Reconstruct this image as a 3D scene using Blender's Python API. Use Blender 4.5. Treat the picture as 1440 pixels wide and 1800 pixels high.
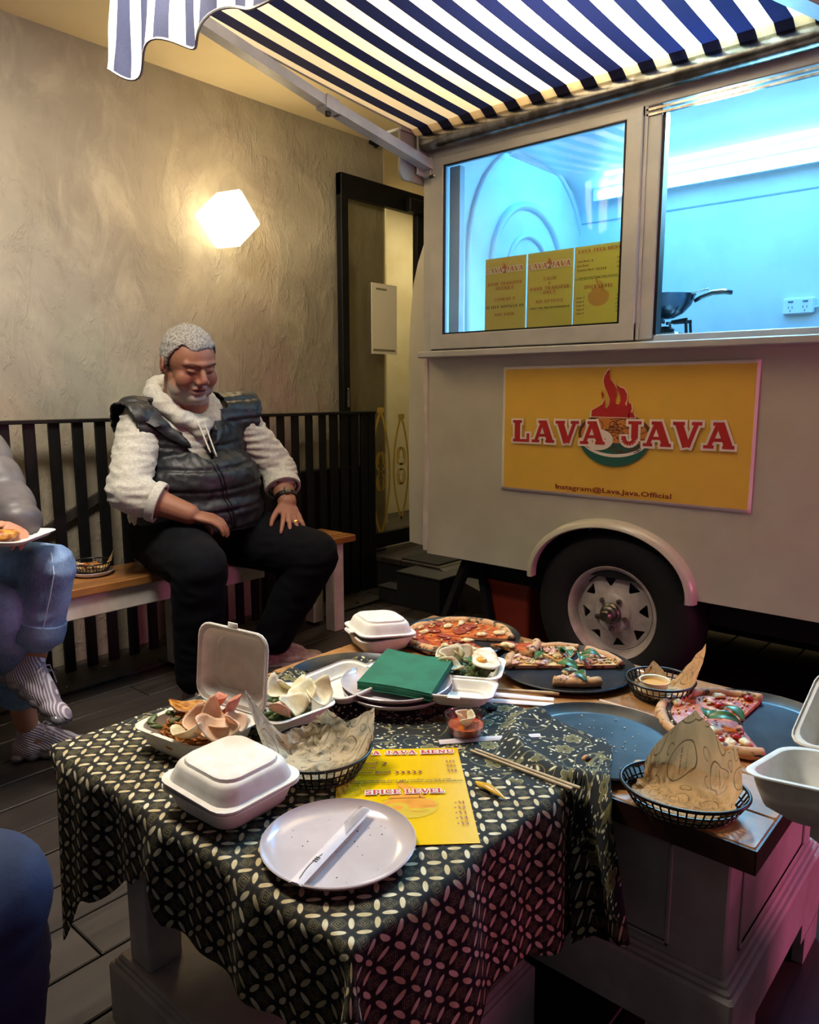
import bpy, bmesh, math, random
import numpy as np
from mathutils import Vector, Matrix, Euler, noise as mnoise

for _o in list(bpy.data.objects):
    bpy.data.objects.remove(_o)
SC = bpy.context.scene
COL = SC.collection
R = math.radians
PI = math.pi

# ---------------------------------------------------------------- camera
cam_d = bpy.data.cameras.new('camera')
cam_d.sensor_fit = 'VERTICAL'; cam_d.sensor_height = 36.0
cam_d.lens = 36.0 * 1340.05 / 1800.0
cam_d.clip_start = 0.02
cam = bpy.data.objects.new('camera', cam_d); COL.objects.link(cam)
cam.location = (0, 0, 1.1)
cam.rotation_euler = Euler((R(90 - 8.932), 0, R(41.011 - 90)), 'XYZ')
SC.camera = cam

# ---------------------------------------------------------------- light
SC.view_settings.view_transform = 'Standard'
SC.view_settings.look = 'None'
SC.view_settings.gamma = 1.0
SC.view_settings.use_curve_mapping = False
SC.view_settings.exposure = 0.0
wd = bpy.data.worlds.new('world'); SC.world = wd; wd.use_nodes = True
wd.node_tree.nodes['Background'].inputs[0].default_value = (0.80, 0.86, 1.0, 1)
wd.node_tree.nodes['Background'].inputs[1].default_value = 0.045

def area(name, loc, target, size, power, col, sy=None, spread=None):
    d = bpy.data.lights.new(name, 'AREA'); d.energy = power; d.color = col
    d.size = size
    if sy: d.shape = 'RECTANGLE'; d.size_y = sy
    if spread: d.spread = R(spread)
    o = bpy.data.objects.new(name, d); COL.objects.link(o)
    o.location = loc
    o.rotation_euler = (Vector(target) - Vector(loc)).to_track_quat('-Z', 'Y').to_euler()
    return o

area('ceiling_lamp_over_awning', (1.9, 1.15, 2.42), (1.9, 1.15, 0), 0.35, 44, (1.0, 0.80, 0.52))
area('ceiling_lamp_courtyard', (0.80, 1.75, 2.41), (0.95, 1.9, 0.0), 0.5, 56, (1.0, 0.91, 0.77))
#area('courtyard_flood', (-0.9, 0.2, 3.0), (2.0, 1.8, 0.9), 1.0, 9, (1.0, 0.90, 0.80))
area('neon_sign_light', (1.02, -1.55, 0.95), (1.15, 0.6, 0.45), 0.35, 5.5, (1.0, 0.16, 0.45))
area('neon_sign_light_side', (2.15, -1.25, 0.85), (1.5, 0.3, 0.35), 0.35, 15, (1.0, 0.18, 0.42))
area('corridor_lamp', (4.4, 3.2, 2.40), (4.2, 3.3, 0.0), 0.3, 16, (1.0, 0.88, 0.62))
area('trailer_counter_light', (2.70, 1.0, 1.99), (1.2, 0.6, 0.45), 0.12, 62, (0.28, 0.70, 1.0), sy=1.2)
area('trailer_inside_light', (3.15, 0.9, 2.12), (3.15, 0.9, 0.9), 0.5, 23, (0.01, 0.34, 1.0), sy=2.2)
# ---------------------------------------------------------------- helpers
def hexc(h, k=1.0):
    h = h.lstrip('#')
    v = [int(h[i:i + 2], 16) / 255 for i in (0, 2, 4)]
    return tuple((c / 12.92 if c <= 0.04045 else ((c + 0.055) / 1.055) ** 2.4) * k for c in v)

class G:
    """mesh collector"""
    def __init__(s):
        s.v = []; s.f = []; s.uv = None; s.mi = []
    def add(s, vs, fs, M=None):
        n = len(s.v)
        if M is not None: vs = [M @ Vector(v) for v in vs]
        s.v += [tuple(v) for v in vs]
        s.f += [tuple(i + n for i in f) for f in fs]
        return s
    def box(s, x0, x1, y0, y1, z0, z1, M=None, b=0.0):
        if b > 0:
            b = min(b, (x1 - x0) / 2.01, (y1 - y0) / 2.01, (z1 - z0) / 2.01)
            P = []
            for z, ins in ((z0, b), (z0 + b, 0), (z1 - b, 0), (z1, b)):
                a0, a1, c0, c1 = x0 + ins, x1 - ins, y0 + ins, y1 - ins
                P += [(a0 + b, c0, z), (a1 - b, c0, z), (a1, c0 + b, z), (a1, c1 - b, z), (a1 - b, c1, z), (a0 + b, c1, z), (a0, c1 - b, z), (a0, c0 + b, z)]
            F = [tuple(range(7, -1, -1)), tuple(range(24, 32))]
            for k in range(3):
                for i in range(8):
                    j = (i + 1) % 8
                    F.append((k * 8 + i, k * 8 + j, k * 8 + 8 + j, k * 8 + 8 + i))
            return s.add(P, F, M)
        return s.add([(x0, y0, z0), (x1, y0, z0), (x1, y1, z0), (x0, y1, z0), (x0, y0, z1), (x1, y0, z1), (x1, y1, z1), (x0, y1, z1)],
                     [(0, 3, 2, 1), (4, 5, 6, 7), (0, 1, 5, 4), (1, 2, 6, 5), (2, 3, 7, 6), (3, 0, 4, 7)], M)
    def lathe(s, prof, n=32, M=None, sx=1.0, sy=1.0, cap=True, a0=0.0, a1=2 * PI):
        full = abs(a1 - a0 - 2 * PI) < 1e-6
        k = n if full else n + 1
        vs = []; fs = []
        for r, z in prof:
            for i in range(k):
                a = a0 + (a1 - a0) * i / n
                vs.append((r * math.cos(a) * sx, r * math.sin(a) * sy, z))
        for j in range(len(prof) - 1):
            for i in range(n):
                i2 = (i + 1) % k
                fs.append((j * k + i, j * k + i2, (j + 1) * k + i2, (j + 1) * k + i))
        if cap and full:
            if prof[0][0] > 1e-6: fs.append(tuple(range(k - 1, -1, -1)))
            if prof[-1][0] > 1e-6: fs.append(tuple((len(prof) - 1) * k + i for i in range(k)))
        return s.add(vs, fs, M)
    def tube(s, path, r, n=8, closed=False, M=None, flat=None):
        pts = [Vector(p) for p in path]; m = len(pts)
        rs = r if isinstance(r, (list, tuple)) else [r] * m
        vs = []; fs = []
        up = Vector((0, 0, 1)); prev = None
        for i, p in enumerate(pts):
            if closed: t = pts[(i + 1) % m] - pts[i - 1]
            else: t = pts[min(i + 1, m - 1)] - pts[max(i - 1, 0)]
            t.normalize()
            if prev is None:
                a = up.cross(t)
                if a.length < 1e-3: a = Vector((1, 0, 0)).cross(t)
            else:
                a = prev - t * prev.dot(t)
                if a.length < 1e-6: a = up.cross(t)
            a.normalize(); prev = a; b = t.cross(a)
            for k in range(n):
                an = 2 * PI * k / n
                vs.append(p + (a * math.cos(an) + b * math.sin(an) * (flat or 1.0)) * rs[i])
        L = m if closed else m - 1
        for i in range(L):
            for k in range(n):
                k2 = (k + 1) % n; i2 = (i + 1) % m
                fs.append((i * n + k, i * n + k2, i2 * n + k2, i2 * n + k))
        if not closed:
            fs.append(tuple(range(n - 1, -1, -1))); fs.append(tuple((m - 1) * n + k for k in range(n)))
        return s.add(vs, fs, M)
    def bar(s, a, b, w, h, up=(0, 0, 1), M=None):
        a = Vector(a); b = Vector(b); t = (b - a).normalized(); u = Vector(up)
        x = t.cross(u).normalized() * (w / 2); y = x.cross(t).normalized() * (h / 2)
        vs = [a - x - y, a + x - y, a + x + y, a - x + y, b - x - y, b + x - y, b + x + y, b - x + y]
        return s.add(vs, [(0, 1, 2, 3), (7, 6, 5, 4), (0, 4, 5, 1), (1, 5, 6, 2), (2, 6, 7, 3), (3, 7, 4, 0)], M)
    def ell(s, c, r, M=None, nu=16, nv=10, rot=None):
        vs = []; fs = []; c = Vector(c)
        Q = rot or Matrix.Identity(3)
        for j in range(nv + 1):
            ph = -PI / 2 + PI * j / nv
            for i in range(nu):
                th = 2 * PI * i / nu
                vs.append(c + Q @ Vector((r[0] * math.cos(ph) * math.cos(th), r[1] * math.cos(ph) * math.sin(th), r[2] * math.sin(ph))))
        for j in range(nv):
            for i in range(nu):
                i2 = (i + 1) % nu
                fs.append((j * nu + i, j * nu + i2, (j + 1) * nu + i2, (j + 1) * nu + i))
        return s.add(vs, fs, M)
    def cone(s, a, b, ra, rb, n=14, caps=True):
        """tapered capsule"""
        a = Vector(a); b = Vector(b); d = b - a; L = d.length
        q = d.to_track_quat('Z', 'Y').to_matrix().to_4x4(); q.translation = a
        pr = []
        if caps:
            for k in range(5): t = PI / 2 * k / 4; pr.append((ra * math.sin(t), -ra * math.cos(t)))
            for k in range(5): t = PI / 2 * k / 4; pr.append((rb * math.cos(t), L + rb * math.sin(t)))
        else: pr = [(ra, 0), (rb, L)]
        return s.lathe(pr, n, q)
    def prism(s, poly, z0, z1, M=None):
        n = len(poly)
        vs = [(x, y, z0) for x, y in poly] + [(x, y, z1) for x, y in poly]
        fs = [tuple(range(n - 1, -1, -1)), tuple(range(n, 2 * n))] + [(i, (i + 1) % n, n + (i + 1) % n, n + i) for i in range(n)]
        return s.add(vs, fs, M)
    def grid(s, fn, nu, nv, thick=0.0):
        """fn(i/nu, j/nv) -> point; optional thickness downwards along z"""
        vs = [Vector(fn(i / nu, j / nv)) for j in range(nv + 1) for i in range(nu + 1)]
        k = nu + 1
        fs = [(j * k + i, j * k + i + 1, (j + 1) * k + i + 1, (j + 1) * k + i) for j in range(nv) for i in range(nu)]
        return s.add(vs, fs)

def shell(bm, t):
    """plain offset shell, bridged along the open edges"""
    bm.normal_update(); vs = list(bm.verts); fs = list(bm.faces)
    bd = [(e.verts[0], e.verts[1]) for e in bm.edges if e.is_boundary]
    nw = {}
    for v in vs:
        n = v.normal if v.normal.length > 0.5 else Vector((0, 0, 1))
        nw[v] = bm.verts.new(v.co - n * t)
    for f in fs: bm.faces.new([nw[v] for v in reversed(f.verts)])
    for a, b in bd:
        try: bm.faces.new((a, b, nw[b], nw[a]))
        except ValueError: pass
def mesh_of(name, g, smooth=False, solid=0.0, merge=False, recalc=True):
    me = bpy.data.meshes.new(name)
    me.from_pydata(g.v, [], g.f); me.update()
    bm = bmesh.new(); bm.from_mesh(me)
    if merge: bmesh.ops.remove_doubles(bm, verts=bm.verts, dist=merge if isinstance(merge, float) else 1e-5)
    if solid:
        bmesh.ops.recalc_face_normals(bm, faces=bm.faces); shell(bm, solid)
    if recalc: bmesh.ops.recalc_face_normals(bm, faces=bm.faces)
    bm.to_mesh(me); bm.free()
    if smooth: me.shade_smooth()
    return me

def autosmooth(me, ang=35):
    me.shade_smooth()
    bm = bmesh.new(); bm.from_mesh(me)
    for e in bm.edges:
        if len(e.link_faces) == 2 and e.calc_face_angle(0) > R(ang): e.smooth = False
    bm.to_mesh(me); bm.free()

def obj(name, g, m, parent=None, smooth=None, solid=0.0, merge=False, loc=None, rot=None, recalc=True, world=True):
    """g: G or mesh. With a parent and world=True the coordinates stay world coordinates."""
    me = g if isinstance(g, bpy.types.Mesh) else mesh_of(name, g, False, solid, merge, recalc)
    if smooth is True: me.shade_smooth()
    elif smooth: autosmooth(me, smooth)
    if m is not None and not me.materials:
        for mm in (m if isinstance(m, (list, tuple)) else [m]): me.materials.append(mm)
    o = bpy.data.objects.new(name, me); COL.objects.link(o)
    if loc is not None: o.location = loc
    if rot is not None: o.rotation_euler = rot
    if parent is not None:
        o.parent = parent
        if world and parent.get('_w'):
            o.matrix_parent_inverse = wmat(parent).inverted()
    return o

def wmat(o):
    M = Matrix.LocRotScale(o.location, o.rotation_euler, o.scale)
    if o.parent is not None: M = wmat(o.parent) @ o.matrix_parent_inverse @ M
    return M

def tag(o, label=None, cat=None, group=None, kind=None):
    if label: o['label'] = label
    if cat: o['category'] = cat
    if group: o['group'] = group
    if kind: o['kind'] = kind
    return o

def thing(name, label, cat, loc=(0, 0, 0), rz=0.0, group=None, world=False):
    o = bpy.data.objects.new(name, None); COL.objects.link(o)
    o.empty_display_size = 0.05
    o.location = loc; o.rotation_euler = (0, 0, rz)
    if world: o['_w'] = 1
    return tag(o, label, cat, group)

def struct(name, g, m, smooth=None, **k):
    o = obj(name, g, m, None, smooth, **k); o['kind'] = 'structure'; return o

def dup(root, loc=None, rz=None, label=None, group=None):
    ch_of = {}
    for o in COL.objects:
        if o.parent is not None: ch_of.setdefault(o.parent.name, []).append(o)
    def cp(o, par):
        c = o.copy(); COL.objects.link(c)
        if par is not None: c.parent = par; c.matrix_parent_inverse = o.matrix_parent_inverse.copy()
        for h in ch_of.get(o.name, []): cp(h, c)
        return c
    r = cp(root, None)
    if loc is not None: r.location = loc
    if rz is not None: r.rotation_euler = (0, 0, rz)
    if label: r['label'] = label
    if group: r['group'] = group
    return r

# ---------------------------------------------------------------- materials
class X:
    """tiny expression wrapper over math nodes"""
    nt = None
    def __init__(s, sock): s.s = sock
    @staticmethod
    def n(t, **k):
        nd = X.nt.nodes.new(t)
        for a, b in k.items(): setattr(nd, a, b)
        return nd
    @staticmethod
    def m(op, *a):
        nd = X.n('ShaderNodeMath', operation=op)
        for i, v in enumerate(a):
            if isinstance(v, X): X.nt.links.new(v.s, nd.inputs[i])
            else: nd.inputs[i].default_value = v
        return X(nd.outputs[0])
    def __add__(s, o): return X.m('ADD', s, o)
    __radd__ = __add__
    def __sub__(s, o): return X.m('SUBTRACT', s, o)
    def __rsub__(s, o): return X.m('SUBTRACT', o, s)
    def __mul__(s, o): return X.m('MULTIPLY', s, o)
    __rmul__ = __mul__
    def __truediv__(s, o): return X.m('DIVIDE', s, o)
    def lt(s, o): return X.m('LESS_THAN', s, o)
    def gt(s, o): return X.m('GREATER_THAN', s, o)
    def abs(s): return X.m('ABSOLUTE', s)
    def fract(s): return X.m('FRACT', s)
    def floor(s): return X.m('FLOOR', s)
    def sin(s): return X.m('SINE', s)
    def cos(s): return X.m('COSINE', s)
    def sqrt(s): return X.m('SQRT', s)
    def max(s, o): return X.m('MAXIMUM', s, o)
    def min(s, o): return X.m('MINIMUM', s, o)
    def step(s, a, b):
        nd = X.n('ShaderNodeMapRange', interpolation_type='SMOOTHSTEP')
        X.nt.links.new(s.s, nd.inputs['Value'])
        nd.inputs['From Min'].default_value = a; nd.inputs['From Max'].default_value = b
        return X(nd.outputs['Result'])

def coords(kind='Object', scale=(1, 1, 1), rot=(0, 0, 0)):
    tc = X.n('ShaderNodeTexCoord'); mp = X.n('ShaderNodeMapping')
    mp.inputs['Scale'].default_value = scale; mp.inputs['Rotation'].default_value = rot
    X.nt.links.new(tc.outputs[kind], mp.inputs['Vector'])
    return mp.outputs['Vector']

def xyz(vec):
    s = X.n('ShaderNodeSeparateXYZ'); X.nt.links.new(vec, s.inputs[0])
    return X(s.outputs[0]), X(s.outputs[1]), X(s.outputs[2])

def nz(vec, scale, detail=3, rough=0.55, dist=0.0):
    nd = X.n('ShaderNodeTexNoise'); X.nt.links.new(vec, nd.inputs['Vector'])
    nd.inputs['Scale'].default_value = scale; nd.inputs['Detail'].default_value = detail
    nd.inputs['Roughness'].default_value = rough; nd.inputs['Distortion'].default_value = dist
    return X(nd.outputs['Fac'])

def mixc(fac, a, b):
    nd = X.n('ShaderNodeMix', data_type='RGBA')
    if isinstance(fac, X): X.nt.links.new(fac.s, nd.inputs[0])
    else: nd.inputs[0].default_value = fac
    for v, i in ((a, 6), (b, 7)):
        if isinstance(v, tuple): nd.inputs[i].default_value = (*v[:3], 1)
        else: X.nt.links.new(v, nd.inputs[i])
    return nd.outputs[2]

def newmat(name, rough=0.6, metal=0.0, spec=0.5):
    m = bpy.data.materials.new(name); m.use_nodes = True
    X.nt = m.node_tree
    b = m.node_tree.nodes['Principled BSDF']
    b.inputs['Roughness'].default_value = rough; b.inputs['Metallic'].default_value = metal
    b.inputs['Specular IOR Level'].default_value = spec
    return m, b

def link(sock, inp):
    X.nt.links.new(sock.s if isinstance(sock, X) else sock, inp)

def bump(b, h, strength=0.3, dist=0.01):
    nd = X.n('ShaderNodeBump'); nd.inputs['Strength'].default_value = strength; nd.inputs['Distance'].default_value = dist
    link(h, nd.inputs['Height']); link(nd.outputs['Normal'], b.inputs['Normal'])

def simple(name, c, rough=0.6, metal=0.0, c2=None, nscale=8.0, bs=None, bstr=0.2, bdist=0.004, spec=0.5, sss=0.0, coat=0.0, sheen=0.0, nlo=0.38, nhi=0.62):
    m, b = newmat(name, rough, metal, spec)
    v = coords()
    if c2 is not None:
        link(mixc(nz(v, nscale, 4).step(nlo, nhi), c, c2), b.inputs['Base Color'])
    else: b.inputs['Base Color'].default_value = (*c, 1)
    if bs: bump(b, nz(v, bs, 4), bstr, bdist)
    if sss:
        b.inputs['Subsurface Weight'].default_value = sss
        b.inputs['Subsurface Radius'].default_value = (0.02, 0.008, 0.004); b.inputs['Subsurface Scale'].default_value = 0.5
    if coat: b.inputs['Coat Weight'].default_value = coat; b.inputs['Coat Roughness'].default_value = 0.15
    if sheen: b.inputs['Sheen Weight'].default_value = sheen
    return m

def emit(name, c, st):
    m, b = newmat(name)
    b.inputs['Base Color'].default_value = (*c, 1)
    b.inputs['Emission Color'].default_value = (*c, 1); b.inputs['Emission Strength'].default_value = st
    return m

def thin_glass(name, tint=(0.95, 0.98, 0.98), refl=0.07, rough=0.02):
    m = bpy.data.materials.new(name); m.use_nodes = True; X.nt = m.node_tree
    nt = m.node_tree; nt.nodes.remove(nt.nodes['Principled BSDF'])
    t = X.n('ShaderNodeBsdfTransparent'); t.inputs[0].default_value = (*tint, 1)
    g = X.n('ShaderNodeBsdfGlossy'); g.inputs['Roughness'].default_value = rough
    lw = X.n('ShaderNodeLayerWeight'); lw.inputs[0].default_value = 0.5
    mx = X.n('ShaderNodeMixShader'); link(X.m('POWER', X(lw.outputs['Facing']), 4.0) * 0.5 + refl * 0.6, mx.inputs[0])
    link(t.outputs[0], mx.inputs[1]); link(g.outputs[0], mx.inputs[2])
    link(mx.outputs[0], nt.nodes['Material Output'].inputs['Surface'])
    return m

MT = {}
MT['black'] = simple('black_paint', hexc('#09090a'), 0.5, c2=hexc('#101012'), bs=60, bstr=0.08, spec=0.25)
MT['black_matte'] = simple('black_matte', hexc('#08090b'), 0.85)
MT['black_plastic'] = simple('black_plastic', hexc('#0c0c0d'), 0.35)
MT['steel'] = simple('brushed_steel', hexc('#9a9a9a'), 0.25, 1.0, c2=hexc('#6e6a64'), nscale=20, bs=90, bstr=0.1)
MT['alu'] = simple('painted_aluminium', hexc('#b9bec4'), 0.4, 0.3, c2=hexc('#a9aeb4'), bs=50, bstr=0.05)
MT['upvc'] = simple('white_upvc', hexc('#acadae'), 0.35, c2=hexc('#a1a3a5'), nscale=6)
MT['cream_body'] = simple('cream_trailer_paint', hexc('#bfbcae'), 0.28, c2=hexc('#b2afa0'), nscale=2.2, bs=5, bstr=0.05, bdist=0.01, coat=0.3)
MT['pinkwhite'] = simple('off_white_paint', hexc('#c9c1bb'), 0.5, c2=hexc('#b8aea7'), nscale=9, bs=40, bstr=0.1)
MT['clam'] = simple('white_bagasse_pulp', hexc('#e4e0d8'), 0.62, c2=hexc('#dbd6cb'), nscale=40, bs=220, bstr=0.12, bdist=0.001)
MT['plate'] = simple('white_glazed_plate', hexc('#cfc4c8'), 0.16, c2=hexc('#c4b9bc'), nscale=12, coat=0.5)
MT['rubber'] = simple('tyre_rubber', hexc('#050608'), 0.75, bs=70, bstr=0.2)
MT['rim'] = simple('white_rim_paint', hexc('#bdb3ad'), 0.4, c2=hexc('#a79b93'), nscale=14, bs=60, bstr=0.1)
MT['chrome'] = simple('dull_metal', hexc('#8b857c'), 0.35, 0.9, c2=hexc('#5c564f'), nscale=50)
MT['glass'] = thin_glass('clear_glass')

def wood(name, c1, c2, c3, axis='Y', rough=0.35, scale=1.0, bstr=0.15, coat=0.0, dark=None):
    m, b = newmat(name, rough)
    st = {'Y': (14, 1.2, 14), 'X': (1.2, 14, 14), 'Z': (14, 14, 1.2)}[axis]
    oi = X.n('ShaderNodeObjectInfo')
    tc = X.n('ShaderNodeTexCoord'); ad = X.n('ShaderNodeVectorMath', operation='ADD')
    sc = X.n('ShaderNodeVectorMath', operation='SCALE'); sc.inputs[0].default_value = (7.3, 3.1, 5.7)
    link(oi.outputs['Random'], sc.inputs['Scale'])
    link(tc.outputs['Object'], ad.inputs[0]); link(sc.outputs[0], ad.inputs[1])
    mp = X.n('ShaderNodeMapping'); mp.inputs['Scale'].default_value = tuple(k * scale for k in st)
    link(ad.outputs[0], mp.inputs[0]); v = mp.outputs[0]
    g = nz(v, 2.0, 6, 0.6, 1.2)
    g2 = nz(v, 0.5, 3, 0.5, 0.4)
    c = mixc(g.step(0.35, 0.65), c1, c2)
    c = mixc(g2.step(0.5, 0.75), c, c3)
    r = X(oi.outputs['Random'])
    if dark: c = mixc(nz(coords(scale=(1, 1, 1)), 3.0, 5, 0.6).step(0.5, 0.7) * 0.7, c, dark)
    c = mixc(r * 0.35, c, c3)
    link(c, b.inputs['Base Color'])
    bump(b, g, bstr, 0.003)
    if coat: b.inputs['Coat Weight'].default_value = coat; b.inputs['Coat Roughness'].default_value = 0.12
    return m
MT['table_wood'] = wood('varnished_table_wood', hexc('#a8794a'), hexc('#8e6238'), hexc('#bb9260'), 'Y', 0.28, 1.0, 0.12, coat=0.4)
MT['bench_wood'] = wood('bench_wood', hexc('#9b6a3a'), hexc('#7d5028'), hexc('#b07f48'), 'X', 0.32, 1.0, 0.12, coat=0.4)
MT['deck'] = wood('weathered_deck', hexc('#38312d'), hexc('#262120'), hexc('#463e39'), 'X', 0.42, 0.6, 0.3, dark=hexc('#2a2320'))

def plaster():
    m, b = newmat('trowelled_plaster', 0.75)
    v = coords()
    big = nz(v, 0.9, 5, 0.6, 0.6); mid = nz(coords(scale=(1, 1, 0.6)), 5, 6, 0.65, 1.0); fine = nz(v, 60, 4, 0.7)
    c = mixc(big.step(0.35, 0.65), hexc('#9d9583'), hexc('#857c6c'))
    c = mixc(mid.step(0.45, 0.75) * 0.6, c, hexc('#b0a68f'))
    c = mixc(nz(coords(scale=(1, 1, 0.35)), 2.3, 7, 0.72, 1.5).step(0.56, 0.7) * 0.45, c, hexc('#7b6c60'))
    c = mixc(nz(v, 1.3, 3).step(0.62, 0.75) * 0.5, c, hexc('#a07f7c'))
    link(c, b.inputs['Base Color'])
    h = mid * 0.7 + fine * 0.12 + nz(coords(scale=(1, 1, 0.4)), 16, 5, 0.7, 0.6).step(0.50, 0.66) * 0.25
    bump(b, h, 0.55, 0.02)
    return m
MT['plaster'] = plaster()
MT['ceiling'] = simple('cream_ceiling_paint', hexc('#d9c9a6'), 0.8, c2=hexc('#d2c19c'), nscale=2)
MT['cream_wall'] = simple('cream_wall_paint', hexc('#d6c9a6'), 0.7, c2=hexc('#cabb94'), nscale=3)

def paper(name, base, under=None, rough=0.5):
    m, b = newmat(name, rough); v = coords()
    link(mixc(nz(v, 6, 3).step(0.4, 0.7) * 0.25, base, tuple(k * 0.75 for k in base)), b.inputs['Base Color'])
    bump(b, nz(v, 3, 3), 0.15, 0.02)
    return m
MT['yellow_print'] = paper('yellow_print', hexc('#e3b748'))
MT['yellow_menu'] = simple('yellow_laminated_menu', hexc('#efc400'), 0.18, c2=hexc('#e6b800'), nscale=6, coat=0.6)
MT['red_ink'] = simple('red_ink', hexc('#b01f22'), 0.5)
MT['red_dark'] = simple('dark_red_ink', hexc('#7d1a1c'), 0.5)
MT['white_ink'] = simple('white_ink', hexc('#efe3da'), 0.5)
MT['green_ink'] = simple('teal_ink', hexc('#1f5a50'), 0.5)
MT['noodle_ink'] = simple('orange_ink', hexc('#c9823a'), 0.5)
MT['brown_ink'] = simple('brown_ink', hexc('#5d2b1a'), 0.5)
MT['black_ink'] = simple('black_ink', hexc('#151210'), 0.5)
MT['faded_ink'] = simple('faded_orange_ink', hexc('#dd9420'), 0.4)
MT['faded_ink2'] = simple('faded_bowl_ink', hexc('#cfae20'), 0.4)
MT['sign_fade'] = simple('sign_fade', hexc('#c08f3c'), 0.5)
MT['faded_red'] = simple('faded_red_ink', hexc('#a8522a'), 0.5)

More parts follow.
